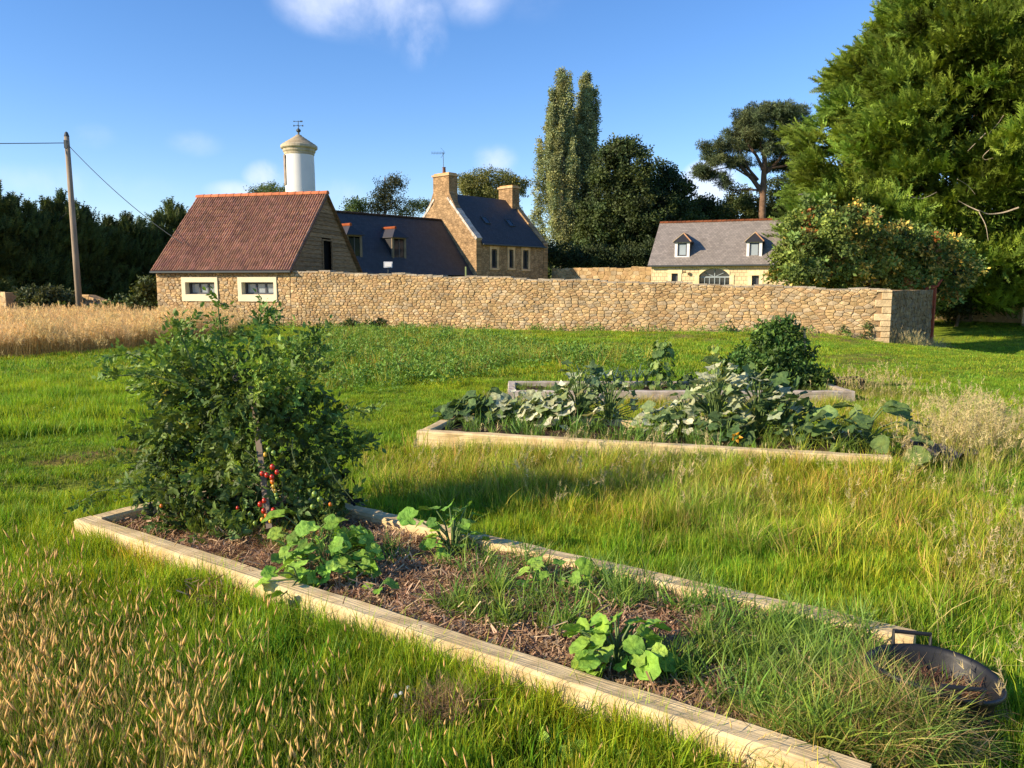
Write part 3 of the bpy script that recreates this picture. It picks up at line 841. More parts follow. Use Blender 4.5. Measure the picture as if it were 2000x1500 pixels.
# television aerial on the near chimney
A0 = HP(.3, GW2, 9.85)
an = thing('television_aerial', 'thin television aerial on the tall left chimney of the farmhouse', 'aerial', A0.to_tuple())
atop = at(866, 297, A0.y)
MB().tube([A0, Vector((A0.x - .05, A0.y, atop.z))], .022, 5).build('mast', M['lead'], an)
bm = MB(); bl, br = at(843, 299, A0.y), at(869, 299, A0.y); bm.tube([bl, br], .015, 4)
for i in range(9):
    p = bl.lerp(br, i / 9); bm.tube([p - Vector((0, .25, .0)) + Vector((0, 0, .08)), p + Vector((0, .25, 0)) - Vector((0, 0, .08))], .008, 3)
bm.build('boom', M['lead'], an)
MB().tube([at(861, 289, A0.y), at(869, 298, A0.y), at(861, 308, A0.y)], .012, 3).build('reflector', M['lead'], an)

# --- the low slate roofed house joined to the gable
lh = thing('low_house', 'long low slate roofed house with two small dormers, joined to the farmhouse gable', 'house', HP(-6, 0, 0).to_tuple())
LR_, LE = 6.38, 2.28; LLEN = 15.0; LF = .22
def LP(s, t, z): return HP(-s, t, z)
slab('roof', [LP(.03, GW2, LR_), LP(LLEN, GW2, LR_), LP(LLEN, LF, LE), LP(.03, LF, LE)], .12, M['slate'], lh)
slab('roof', [LP(.03, GW2 + .01, LR_), LP(LLEN, GW2 + .01, LR_), LP(LLEN, 2 * GW2 - LF, LE), LP(.03, 2 * GW2 - LF, LE)], .12, M['slate'], lh)
o = MB().box(LP(LLEN / 2, .7, 1.0), (LLEN - .6, .4, 2.6), (HU, HG, UP), (1, 1, 1)).build('wall', M['rubble'], lh); quad_uv(o, HC, HU, UP)
o = MB().box(LP(LLEN / 2, 2 * GW2 - .7, 1.0), (LLEN - .6, .4, 2.6), (HU, HG, UP), (1, 1, 1)).build('wall', M['rubble'], lh); quad_uv(o, HC, HU, UP)
P = [LP(LLEN - .1, .6, -.3), LP(LLEN - .1, .6, 2.3), LP(LLEN - .1, GW2, LR_ - .25), LP(LLEN - .1, 2 * GW2 - .6, 2.3), LP(LLEN - .1, 2 * GW2 - .6, -.3)]
wall_slab('gable_wall', P, HU * .3, M['rubble'], lh, HG)
m = MB()
n_ = 30
for i in range(n_):
    a, b = LLEN * i / n_, LLEN * (i + 1) / n_
    m.tube([LP(a + .05, GW2, LR_ + .02), LP(b, GW2, LR_ + .03)], .09, 6, np.array((.10, .08, .08)) * rgc.uniform(.7, 1.3))
o = m.build('ridge_tiles', M['granite'], lh); o['kind'] = 'stuff'
def dormer_low(pxw, pyw0, pyw1, sgn=0):
    # find s of the dormer's window centre on the front plane t = td
    td = 1.15
    r_ = (pxw - 1000) / FPX
    base = HC + HG * td
    s = (r_ * base.y - base.x) / (HU.x - r_ * HU.y)      # along HU, negative here
    yy = base.y + HU.y * s
    z0, z1 = at(0, pyw0, yy).z, at(0, pyw1, yy).z
    w = 1.15
    def DP(a, t, z): return HC + HU * (s + a) + HG * t + UP * z
    rz = lambda t: LE + (LR_ - LE) * (t - LF) / (GW2 - LF)
    ez = z1 + .16; az = ez + .62
    tr = LF + (ez - LE) / (LR_ - LE) * (GW2 - LF) + .1; ta = LF + (az - LE) / (LR_ - LE) * (GW2 - LF) + .1
    f = MB()
    for e_ in (-w / 2 + .06, w / 2 - .06): f.box(DP(e_, td + .05, (z0 + ez) / 2), (.16, .1, ez - z0), (HU, HG, UP), (.5, .52, .55))
    f.box(DP(0, td + .05, ez - .06), (w - .26, .1, .12), (HU, HG, UP), (.5, .52, .55)); f.box(DP(0, td + .0, z0 - .04), (w + .3, .2, .08), (HU, HG, UP), (.5, .52, .55))
    do = f.build('dormer', M['granite'], lh)
    def sub(name, mb, mat): return link(mb.build(name, mat, False), do)
    for e_ in (-w / 2, w / 2):
        P = [DP(e_, td + .1, rz(td + .1) - .1), DP(e_, td + .1, ez), DP(e_, tr, ez)]
        sub('cheek', MB().prism(P, HU * (.04 if e_ < 0 else -.04), (1, 1, 1)), M['granite'] if False else M['slate'])
    for sg in (-1, 1):
        P = [DP(0, td - .15 + .55, az), DP(0, ta, az), DP(sg * (w / 2 + .12), tr, ez), DP(sg * (w / 2 + .12), td - .18, ez)]
        sub('roof', MB().prism(P, UP * -.05, (2.2, 2.1, 2.2)), M['slate'])
    sub('roof', MB().prism([DP(0, td - .15 + .55, az), DP(-(w / 2 + .12), td - .18, ez), DP(w / 2 + .12, td - .18, ez)], UP * -.05, (1.4, 1.4, 1.4)), M['slate'])
    sub('ridge', MB().tube([DP(0, td - .15 + .5, az + .03), DP(0, ta, az + .03)], .1, 8, (.75, .24, .10)), M['granite'])
    sub('window', MB().box(DP(-.2, td + .07, (z0 + z1) / 2), (.38, .04, z1 - z0 - .1), (HU, HG, UP)).box(DP(.24, td + .07, (z0 + z1) / 2), (.36, .04, z1 - z0 - .1), (HU, HG, UP)), M['darkglass'])
    sub('mullion', MB().box(DP(.02, td + .06, (z0 + z1) / 2), (.06, .06, z1 - z0), (HU, HG, UP)), M['frame'])
dormer_low(783, 512, 468); dormer_low(697, 510, 463)

# --- the barn-like house on the right with two white dormers
BU = Vector((.933, -.36, 0)).normalized(); BG = Vector((.36, .933, 0)).normalized()
BC = Vector((8.93, 50.0, 0)); BL, BD, BE, BR = 8.45, 7.2, 2.98, 5.78
def BP(s, t, z): return BC + BU * s + BG * t + UP * z
bh = thing('dormer_house', 'cream stone house with grey slate roof, two white dormers and an arched opening', 'house', BC.to_tuple())
def bs_of(px, t=0):
    r_ = (px - 1000) / FPX; b = BC + BG * t
    return (r_ * b.y - b.x) / (BU.x - r_ * BU.y)
def bz(px, py, t=0):
    s = bs_of(px, t); return at(px, py, (BC + BG * t + BU * s).y).z
d1 = (bs_of(1308.5), bs_of(1321), bz(1315, 534)); ar = (bs_of(1362), bs_of(1421), bz(1390, 524)); d2 = (bs_of(1464), bs_of(1478), bz(1470, 538))
m = MB(); cur = 0.05
def bbox_(a, b, z0, z1):
    q = MB().box(BP((a + b) / 2, .2, (z0 + z1) / 2), (b - a, .4, z1 - z0), (BU, BG, UP)); m.add(q.V, q.F)
top = BE - .12
for (a, b, zt) in (d1, ar, d2):
    bbox_(cur, a, -.4, top); 
    if (a, b, zt) != ar: bbox_(a, b, zt, top)
    cur = b
bbox_(cur, BL - .05, -.4, top)
arcf = lambda f: 1 - abs(2 * f - 1) ** 2.4
# spandrel above the arch: prism with the curved underside
n_ = 12; a, b, zt = ar; rise = .42
P = [BP(a, 0, top)] + [BP(a + (b - a) * i / n_, 0, zt - rise + rise * arcf(i / n_)) for i in range(n_ + 1)] + [BP(b, 0, top)]
m.prism(P, BG * .4)
o = m.build('wall', M['ashlar'], bh); quad_uv(o, BC, BU, UP)
for t_ in (BD - .2,):
    o = MB().box(BP(BL / 2, t_, BE / 2 - .26), (BL - .1, .4, BE + .28), (BU, BG, UP)).build('wall', M['ashlar'], bh); quad_uv(o, BC, BU, UP)
for s_ in (.05, BL - .35):
    P = [BP(s_, .4, -.4), BP(s_, .4, BE - .05), BP(s_, BD / 2, BR - .2), BP(s_, BD - .4, BE - .05), BP(s_, BD - .4, -.4)]
    wall_slab('gable_wall', P, BU * .3, M['ashlar'], bh, BG)
slab('roof', [BP(-.15, BD / 2, BR), BP(BL + .15, BD / 2, BR), BP(BL + .15, -.28, BE - .14), BP(-.15, -.28, BE - .14)], .1, M['oldslate'], bh)
slab('roof', [BP(-.15, BD / 2 + .01, BR), BP(BL + .15, BD / 2 + .01, BR), BP(BL + .15, BD + .28, BE - .14), BP(-.15, BD + .28, BE - .14)], .1, M['oldslate'], bh)
rm = MB()
for i in range(30):
    rm.tube([BP(-.15 + (BL + .3) * i / 30 + .02, BD / 2, BR + .03), BP(-.15 + (BL + .3) * (i + 1) / 30, BD / 2, BR + .045)], .08, 6, np.array((.46, .19, .11)) * rgc.uniform(.7, 1.2))
o = rm.build('ridge_tiles', M['granite'], bh); o['kind'] = 'stuff'
MB().tube([BP(-.1, -.33, BE - .18), BP(BL + .1, -.33, BE - .18)], .055, 6).build('gutter', M['lead'], bh)
for (a, b, zt) in (d1, d2):
    sr = MB()
    for e_ in (a - .11, b + .11): sr.box(BP(e_, -.015, zt / 2 - .2), (.22, .05, zt + .4), (BU, BG, UP), (2.0, 2.1, 2.0))
    sr.box(BP((a + b) / 2, -.02, zt + .14), (b - a + .5, .06, .28), (BU, BG, UP), (2.0, 2.1, 2.0)); sr.build('door_surround', M['granite'], bh)
    MB().box(BP((a + b) / 2, .22, zt / 2 - .2), (b - a, .05, zt + .4), (BU, BG, UP)).build('door', M['frame'], bh)
a, b, zt = ar
for i in range(n_):       # voussoirs of the arch
    f0, f1 = i / n_, (i + 1) / n_
    q = lambda f, k: BP(a + (b - a) * f, -.03, zt - rise + rise * arcf(f) + k)
    MB().prism([q(f0, 0), q(f1, 0), q(f1, .26), q(f0, .26)], BG * .04, np.array((2.0, 2.1, 1.9)) * rgc.uniform(.93, 1.04)).build('voussoir', M['granite'], bh)
sr = MB()
for e_ in (a - .13, b + .13): MB().box(BP(e_, -.015, (zt - rise) / 2 - .2), (.26, .05, zt - rise + .4), (BU, BG, UP), (2.0, 2.1, 1.9)).build('arch_jamb', M['granite'], bh)
P = [BP(a + (b - a) * i / n_, .32, zt - rise + rise * arcf(i / n_)) for i in range(n_ + 1)]
MB().prism([BP(a, .32, -.2)] + P + [BP(b, .32, -.2)], BG * .03).build('arch_glazing', M['darkglass'], bh)
g = MB(); zc = zt - rise - .12
g.box(BP((a + b) / 2, .27, zc), (b - a, .07, .09), (BU, BG, UP))
for f in (0, .166, .33, .5, .667, .833, 1): g.box(BP(a + (b - a) * f, .27, zc / 2), (.05, .06, zc - .1), (BU, BG, UP))
g.box(BP((a + b) / 2, .27, zc - .55), (b - a, .05, .05), (BU, BG, UP))
for f in (.12, .5, .88): g.tube([BP((a + b) / 2, .27, zc), BP(a + (b - a) * f, .27, zt - rise + rise * arcf(f))], .03, 4)
g.tube([p - BG * .05 for p in P], .035, 4)
g.build('arch_frame', M['greyframe'], bh)
for px, py in ((1343, 535), (1502, 539)):
    c = BP(bs_of(px), -.02, bz(px, py)); MB().tube([c, c - BG * .08], .1, 12, (.3, .28, .25)).build('wall_vent', M['granite'], bh)  # small round vents in the front wall, not lamps
MB().box(BP(bs_of(1331), -.02, bz(1331, 531)), (.28, .04, .07), (BU, BG, UP), (.5, .4, .3)).build('plaque', M['granite'], bh)
def dormer_white(pa, pb, pz0, pz1, pzr):
    td = .42
    s0, s1 = bs_of(pa, td), bs_of(pb, td); z0, z1, zr = bz(pa, pz0, td), bz(pa, pz1, td), bz(pa, pzr, td)
    w = s1 - s0; sc = (s0 + s1) / 2
    tz = lambda z: -.28 + (z - (BE - .14)) / (BR - BE + .14) * (BD / 2 + .28)
    f = MB(); tw = .17
    for e_ in (s0 + tw / 2, s1 - tw / 2): f.box(BP(e_, td + .06, (z0 + z1) / 2), (tw, .12, z1 - z0), (BU, BG, UP))
    f.box(BP(sc, td + .06, z1 - .05), (w - 2 * tw, .12, .1), (BU, BG, UP)); f.box(BP(sc, td + .06, z0 + .06), (w - 2 * tw, .12, .12), (BU, BG, UP))
    do = f.build('dormer', M['white'], bh)
    sub = lambda name, mb, mat: link(mb.build(name, mat, False), do)
    for e_, th in ((s0, .05), (s1, -.05)):
        sub('cheek', MB().prism([BP(e_, td + .12, z0 - .1), BP(e_, td + .12, z1), BP(e_, tz(z1) + .1, z1)], BU * th, (.5, .5, .5)), M['oldslate'])
    ov = .1
    A = BP(sc, td + .45, zr); Bk = BP(sc, tz(zr) + .1, zr)
    fl, fr = BP(s0 - ov, td - .12, z1 - .02), BP(s1 + ov, td - .12, z1 - .02); bl_, br_ = BP(s0 - ov, tz(z1) + .1, z1 - .02), BP(s1 + ov, tz(z1) + .1, z1 - .02)
    for P in ([A, fl, fr], [A, Bk, bl_, fl], [A, fr, br_, Bk]): sub('roof', MB().prism(P, UP * -.05, (1.2, 1.2, 1.25)), M['slate'])
    sub('hip', MB().tube([fr, A, Bk], .045, 5, (1.1, .8, .65)).tube([fl, A], .045, 5, (1.0, 1.0, 1.0)), M['granite'])
    wf = MB(); 
    for e_ in (s0 + tw + .04, s1 - tw - .04): wf.box(BP(e_, td + .08, (z0 + z1) / 2), (.07, .06, z1 - z0 - .3), (BU, BG, UP))
    for e_ in (z0 + .16, z1 - .14): wf.box(BP(sc, td + .08, e_), (w - 2 * tw - .16, .06, .07), (BU, BG, UP))
    sub('window_frame', wf, M['frame'])
    sub('pane', MB().box(BP(sc, td + .1, (z0 + z1) / 2), (w - 2 * tw - .1, .02, z1 - z0 - .25), (BU, BG, UP)), M['glass'])
dormer_white(1313.5, 1342, 504, 472, 455); dormer_white(1451.5, 1481.5, 507, 471, 453)

# railing of a terrace beside that house
rl = thing('terrace_railing', 'thin white metal railing beside the dormer house, half hidden by leaves', 'railing', at(1570, 520, 46).to_tuple())
a, b = at(1532, 489, 46), at(1640, 487, 44)
rb_ = at(1532, 512, 46).z
m = MB().tube([a, b], .03, 4); m.tube([Vector((a.x, a.y, rb_)), Vector((b.x, b.y, rb_ + .03))], .025, 4)
m.build('rail', M['white'], rl)
for i in range(24):
    p = a.lerp(b, i / 23); MB().tube([p, Vector((p.x, p.y, rb_))], .012 if i % 6 else .03, 4).build('baluster', M['white'], rl)
dk = thing('terrace_deck', 'low stone terrace under the white railing', 'terrace', (at(1590, 540, 45)).to_tuple())
MB().prism([Vector((a.x, a.y - .1, rb_ - .05)), Vector((b.x, b.y - .1, rb_ - .05)), Vector((b.x, b.y - .1, -1)), Vector((a.x, a.y - .1, -1))], Vector((0, 3, 0)), (1, 1, 1)).build('wall', M['granite'], dk)

# --- the white round tower with its stone cap and weather vane
TY = 72.0; TC = at(588, 400, TY); TCx = Vector((TC.x, TY, 0))
tr_ = thing('round_tower', 'white round tower with a stepped stone dome and weather vane', 'tower', TCx.to_tuple())
tz = lambda py: at(588, py, TY).z
rT = 27.3 / FPX * TY
MB().lathe([(rT * 1.03, -.3), (rT * 1.01, tz(340)), (rT * .99, tz(304))], TCx, 40).build('shaft', M['white'], tr_, smooth_sh=True)
prof = [(rT * .99, tz(304)), (rT * 1.02, tz(303)), (rT * 1.04, tz(299)), (rT * 1.1, tz(297)), (rT * 1.12, tz(292)), (rT * 1.18, tz(292)), (rT * 1.2, tz(291.5)), (rT * 1.25, tz(290)), (rT * 1.25, tz(285.5)), (rT * 1.18, tz(284))]
MB().lathe(prof, TCx, 40, (1.15, 1.28, 1.4)).build('cornice', M['granite'], tr_)
prof = [(rT * 1.18, tz(284))]; n_ = 5
for i in range(n_):
    r0 = rT * (1.15 - .19 * i); z0 = 284 - i * 3.6
    prof += [(r0, tz(z0)), (r0 - rT * .02, tz(z0 - 1.6)), (r0 - rT * .16, tz(z0 - 3.6))]
prof += [(rT * .2, tz(264)), (.0, tz(262.5))]
MB().lathe(prof, TCx, 40, (.95, 1.0, 1.0)).build('dome', M['granite'], tr_)
fn = MB().lathe([(0, tz(264)), (.1, tz(262)), (.07, tz(259)), (.22, tz(256)), (.2, tz(253.5)), (.06, tz(251)), (.03, tz(248)), (.03, tz(236)), (0, tz(235.5))], TCx, 12).build('finial', M['lead'], tr_)
v = MB(); zz = tz(245.5)
v.tube([TCx + Vector((-.38, 0, zz)), TCx + Vector((.38, 0, zz))], .022, 4).tube([TCx + Vector((0, -.38, zz)), TCx + Vector((0, .38, zz))], .022, 4)
for s_ in (-1, 1): v.box(TCx + Vector((s_ * .40, 0, zz)), (.10, .03, .14))
zz = tz(237); v.tube([TCx + Vector((-.4, 0, zz)), TCx + Vector((.4, 0, zz))], .022, 4); v.box(TCx + Vector((.28, 0, zz)), (.22, .03, .12)); v.box(TCx + Vector((-.38, 0, zz)), (.1, .03, .09))
v.build('weather_vane', M['lead'], tr_)
pn = MB()
for k in range(5):
    a0, a1 = R(182 + k * 8), R(182 + (k + 1) * 8)
    pn.prism([TCx + Vector((rT * math.cos(a) * 1.03, rT * math.sin(a) * 1.03, z)) for a, z in ((a0, tz(363)), (a1, tz(363)), (a1, tz(305)), (a0, tz(305)))], Vector((-.05, -.05, 0)), (.75, .78, .95))
pn.build('shutter_panel', M['granite'], tr_)

# --- courtyard walls behind, old low walls left and far right
def rough_wall(name, label, a, b, za, zb, th, seed, sw=.36, sh=.19, col=1.0, base=None):
    a, b = Vector(a), Vector(b); L_ = (b - a).length; u = (b - a).normalized(); nrm = Vector((u.y, -u.x, 0))
    if nrm.dot(-a) < 0: nrm = -nrm
    w = thing(name, label, 'wall', ((a + b) / 2).to_tuple())
    top = lambda s: za + (zb - za) * s / L_ + .04 * math.sin(s * 2.1 + seed) + .03 * math.sin(s * 5)
    bot = lambda s: float(gz(*(a + u * s).xy)) - .05
    n = max(6, int(L_ / 1.0)); V = []
    for i in range(n + 1):
        s = L_ * i / n; p = a + u * s
        for off, z in ((0, bot(s) - .3), (0, top(s) - .03), (th, top(s) - .03), (th, bot(s) - .3)):
            q = p - nrm * off; V.append((q.x, q.y, z))
    F = [(i * 4 + k, i * 4 + k + 1, (i + 1) * 4 + k + 1, (i + 1) * 4 + k) for i in range(n) for k in range(3)] + [(0, 1, 2, 3), tuple(n * 4 + k for k in (3, 2, 1, 0))]
    mesh('wall_core', V, F, M['mortar'], w)
    build_stones(stone_cells(L_, bot, top, lambda s: sw, lambda s: sh, seed), a, u, nrm, w, seed + 1, shade=col)
    return w
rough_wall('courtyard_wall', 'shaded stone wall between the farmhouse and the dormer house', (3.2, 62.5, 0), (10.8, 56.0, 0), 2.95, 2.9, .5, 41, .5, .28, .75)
rough_wall('field_wall', 'low old stone wall at the left edge of the photo, behind dry grass', (-26.5, 37.5, 0), (-23.7, 36.2, 0), 1.42, 1.30, .5, 43, .45, .24)
rough_wall('field_wall', 'broken end of low stone wall just right of the utility pole', (-20.4, 36.6, 0), (-18.55, 35.8, 0), 1.15, .85, .5, 45, .42, .22)
rough_wall('orchard_wall', 'dappled old stone wall under the conifers at the far right', (22.0, 49.5, 0), (40.0, 40.0, 0), 1.35, 1.5, .5, 47, .42, .24, .9)

# --- rust red iron post at the far end of the return wall
pr = thing('rusty_gate_post', 'rust red iron post with a curled head beyond the stone wall corner', 'gate post', (RC + RD * (LR + .25)).to_tuple())
pp = RC + RD * (LR + .2); zg = float(gz(pp.x, pp.y)); M['rust'] = material('rust', (.34, .07, .03), rough=.85, var=.4, nscale=6, attr=False)
MB().box(pp + UP * ((zg + 1.5) / 2), (.3, .2, 1.5 - zg), (RD, RN, UP)).build('post', M['rust'], pr)
MB().tube([pp + Vector((-.35, 0, 1.45)), pp + Vector((-.1, 0, 1.52)), pp + Vector((.15, 0, 1.6)), pp + Vector((.33, 0, 1.85))], [.05, .08, .07, .03], 6).build('curl', M['rust'], pr)

# --- utility pole and its cables
pb = at(156, 610, 34.0); pt = at(130, 266, 34.0)
up = thing('utility_pole', 'tall leaning wooden utility pole in the dry meadow', 'utility pole', (pb.x, pb.y, 0))
MB().tube([Vector((pb.x, 34, -.4)), Vector((pb.x * .66 + pt.x * .34, 34, pt.z * .36)), pt], [.135, .125, .10], 10).build('shaft', M['pole'], up, smooth_sh=True)
MB().lathe([(.1, -.02), (.11, .0), (.06, .16), (0, .2)], pt, 10).build('cap', M['lead'], up)
MB().box(pt + Vector((0, -.12, -.35)), (.12, .06, .34)).build('bracket', M['lead'], up)
def cable(label, a, b, sag, r=.018):
    P = [Vector(a).lerp(Vector(b), i / 24) - UP * (4 * sag * (i / 24) * (1 - i / 24)) for i in range(25)]
    o = MB().tube(P, r, 5).build('overhead_cable', M['lead']); return tag(o, label, 'cable', 'overhead cables on the utility pole')
cable('overhead cable running from the pole top out of the left edge', pt - UP * .28, (-45, 20, 6.2), .35)
cable('overhead cable sloping down from the pole top to the tiled roof', pt - UP * .32, OP(.9, .5, 3.3), .25, .015)

# --- floodlight and marker post behind the garden wall
fl = at(758, 517, 30.3)
fo = thing('floodlight', 'small white box floodlight on a tripod stand behind the garden wall', 'floodlight', (fl.x, fl.y, 0))
MB().box(fl, (.34, .14, .22), (Vector((.98, .17, .0)), Vector((-.17, .98, .1)).normalized(), UP)).box(fl + Vector((.01, -.08, 0)), (.28, .02, .16)).build('lamp_box', M['white'], fo)
st = MB().tube([fl - UP * .1, Vector((fl.x, fl.y, 1.9))], .02, 5)
for a in (0, 2.1, 4.2): st.tube([Vector((fl.x, fl.y, 2.15)), Vector((fl.x + .5 * math.cos(a), fl.y + .5 * math.sin(a), 0))], .015, 4)
st.build('stand', M['lead'], fo)
mp_ = at(910, 530, 30.5)
tag(MB().tube([Vector((mp_.x, mp_.y, .0)), at(910, 521, 30.5)], .035, 6, (.25, .30, .12)).build('marker_post', M['plain']), 'thin green post sticking up behind the garden wall', 'post')

# ------------------------------------------------------------------ foliage machinery
def rot_mats(n, rg, up=None, jitter=1.0):
    """n random rotation matrices; up: optional (n,3) array of directions that the local z axis points along."""
    if up is None:
        up = rg.normal(size=(n, 3))
    else:
        up = up + rg.normal(size=(n, 3)) * jitter
    z = up / (np.linalg.norm(up, axis=1, keepdims=True) + 1e-9)
    a = rg.normal(size=(n, 3)); x = np.cross(a, z); x /= (np.linalg.norm(x, axis=1, keepdims=True) + 1e-9)
    y = np.cross(z, x)
    return np.stack([x, y, z], 2)

def bake(protos, pos, rots, scl, tint, rg):
    """protos: list of (V, F, C). Returns V, F, C arrays of all copies."""
    n = len(pos); pick = rg.integers(len(protos), size=n); Vs, Fs, Cs = [], [], []; off = 0
    scl = np.asarray(scl)
    if scl.ndim == 1: scl = scl[:, None]
    for k, (V, F, Cc) in enumerate(protos):
        m = pick == k; c = int(m.sum())
        if not c: continue
        W = np.einsum('nij,nvj->nvi', rots[m], V[None] * scl[m][:, None, :]) + pos[m][:, None, :]
        Vs.append(W.reshape(-1, 3)); Fs.append((F[None] + (np.arange(c) * len(V))[:, None, None]).reshape(-1, 3) + off)
        Cs.append((Cc[None] * tint[m][:, None, :]).reshape(-1, 3)); off += c * len(V)
    return np.concatenate(Vs), np.concatenate(Fs), np.concatenate(Cs)

def A_(V, F, c=None):
    V = np.array(V, float); F = np.array(F, int)
    return V, F, np.ones((len(V), 3)) if c is None else np.array(c, float)

def leaf_clump(n, size, r, rg, narrow=.5, squash=1.0):
    """n small folded leaves (2 triangles each) in a ball of radius r."""
    V, F, c = [], [], []
    for i in range(n):
        d = rg.normal(size=3); d /= np.linalg.norm(d); p = d * r * rg.uniform(.35, 1) * np.array([1, 1, squash])
        a = d + rg.normal(size=3) * .8; a /= np.linalg.norm(a); b = np.cross(a, rg.normal(size=3)); b /= np.linalg.norm(b)
        s = size * rg.uniform(.7, 1.25); w = s * narrow; b0 = len(V); up = np.cross(a, b) * w * .25
        V += [p, p + a * s * .5 + b * w * .5 + up, p + a * s, p + a * s * .5 - b * w * .5 + up]
        F += [(b0, b0 + 1, b0 + 2), (b0, b0 + 2, b0 + 3)]; q = rg.uniform(.8, 1.2); c += [(q, q, q)] * 4
    return A_(V, F, c)

def frond(length, rg, nside=9, w=.07, droop=.3, side=.38):
    """A feathery conifer spray: curved axis with thin side shoots, along local z."""
    V, F, c = [], [], []
    P = lambda t: np.array([0, -droop * length * t * t, length * t])
    for i in range(nside):
        t = .12 + .85 * i / nside; p = P(t)
        for s_ in (-1, 1):
            L_ = length * side * (1 - .65 * t) * rg.uniform(.7, 1.2); d = np.array([s_ * .75, rg.normal(0, .25), .75]); d /= np.linalg.norm(d)
            b0 = len(V); ww = w * length * (1 - .4 * t)
            V += [p - np.array([0, 0, ww * .5]), p + np.array([0, 0, ww * .5]), p + d * L_ + np.array([0, -.06 * length, 0])]
            F.append((b0, b0 + 1, b0 + 2)); q = rg.uniform(.75, 1.3); c += [(q * .9, q * .9, q * .9)] * 2 + [(q * 1.25, q * 1.2, q)]
    b0 = len(V); V += [P(0) + np.array([-w * length * .3, 0, 0]), P(0) + np.array([w * length * .3, 0, 0]), P(1.0)]; F.append((b0, b0 + 1, b0 + 2)); c += [(1, .9, .6)] * 3
    return A_(V, F, c)

def clusters(blobs, dens, rg, shell=(.72, 1.0), sub=(.5, .9)):
    """Bough centres spread through ellipsoid blobs (cx,cy,cz,rx,ry,rz): returns (n,3) centres, (n,3) outward directions, (n,) radii."""
    P, D, Rr = [], [], []
    for (cx, cy, cz, rx, ry, rz) in blobs:
        area = (rx * ry + ry * rz + rx * rz) / 3 * 4 * PI
        n = max(6, int(area * dens)); d = rg.normal(size=(n, 3)); d /= np.linalg.norm(d, axis=1, keepdims=True)
        k = rg.uniform(*shell, size=(n, 1)); P.append(np.array([cx, cy, cz]) + d * k * np.array([rx, ry, rz]))
        nn = d / np.array([rx, ry, rz]); D.append(nn / np.linalg.norm(nn, axis=1, keepdims=True)); Rr.append(rg.uniform(*sub, size=n))
    return np.concatenate(P), np.concatenate(D), np.concatenate(Rr)

def foliate(P, D, Rr, per, protos, scale, col, colvar, rg, updir=0.0, jitter=.6, flat=.7, mincz=None):
    n = len(P); pos = np.repeat(P, per, 0); out = np.repeat(D, per, 0); r = np.repeat(Rr, per)
    d = rg.normal(size=pos.shape); d /= np.linalg.norm(d, axis=1, keepdims=True)
    pos = pos + d * (r * rg.uniform(.3, 1, size=len(pos)))[:, None] * np.array([1, 1, flat])
    up = out * 1.0 + d * .5; up[:, 2] += updir
    rots = rot_mats(len(pos), rg, up, jitter)
    cl = np.repeat(rg.normal(0, colvar, size=n), per)
    yel = np.repeat(rg.uniform(0, 1, size=n), per)[:, None]
    tint = np.array(col)[None] * (1 + cl[:, None] + rg.normal(0, colvar * .6, size=(len(pos), 1)))
    tint = np.clip(tint * (1 + (yel - .5) * np.array([[.35, .1, -.2]])), .004, 1)
    return bake(protos, pos, rots, rg.uniform(scale[0], scale[1], size=len(pos)), tint, rg)

def limb_set(trunk_pts, r0, targets, rg, col=(.16, .12, .085), k=5, thin=.3):
    """Trunk part mesh and limbs from it to target points."""
    t = MB(); T = [Vector(p) for p in trunk_pts]
    t.tube(T, [r0 * (1 - .72 * i / (len(T) - 1)) for i in range(len(T))], 9, col)
    b = MB()
    for g in targets:
        g = Vector(g); zz = min(g.z - abs(g.x - T[0].x) * .35, T[-1].z); zz = max(zz, T[0].z + (T[-1].z - T[0].z) * .22)
        f = (zz - T[0].z) / max(.01, T[-1].z - T[0].z); s = T[0]
        for i in range(len(T) - 1):
            if T[i].z <= zz <= T[i + 1].z: s = T[i].lerp(T[i + 1], (zz - T[i].z) / (T[i + 1].z - T[i].z))
        mid = s.lerp(g, .5) + Vector((rg.normal(0, .12), rg.normal(0, .12), -.08)) * (g - s).length
        r = r0 * thin * (1 - .5 * f)
        b.tube([s, s.lerp(mid, .55), mid, mid.lerp(g, .6) + UP * .05, g], [r, r * .85, r * .65, r * .45, r * .2], k, col)
    return t, b

def tree(name, label, base, trunk_pts, r0, targets, foliage, group=None, barkcol=(.16, .12, .085), cat='tree', thin=.3, smat='tree'):
    t = thing(name, label, cat, tuple(base), group)
    tm, bm = limb_set(trunk_pts, r0, targets, np.random.default_rng(int(abs(base[0]) * 97) + 3), barkcol, thin=thin)
    tm.build('trunk', M['bark'], t, smooth_sh=True)
    if bm.n: bm.build('limbs', M['bark'], t, smooth_sh=True)['kind'] = 'stuff'
    V, F, c = foliage
    mesh('crown', V, F, M[smat], t, c)
    return t

def cat_f(*parts):
    Vs, Fs, Cs = [], [], []; off = 0
    for V, F, c in parts: Vs.append(V); Fs.append(F + off); Cs.append(c); off += len(V)
    return np.concatenate(Vs), np.concatenate(Fs), np.concatenate(Cs)

rt_ = np.random.default_rng(77)
CL_S = [leaf_clump(12, .20, .38, rt_, .55) for _ in range(5)]        # broadleaf clumps (metres)
CL_OAK = [leaf_clump(14, .24, .42, rt_, .6) for _ in range(5)]
CL_POP = [leaf_clump(12, .20, .34, rt_, .75) for _ in range(5)]
CL_PINE = [leaf_clump(22, .30, .34, rt_, .16) for _ in range(5)]
FR = [frond(1.0, rt_, nside=7, w=.17, side=.36) for _ in range(6)]
FR_S = [frond(1.0, rt_, nside=5, w=.17, droop=.15) for _ in range(4)]

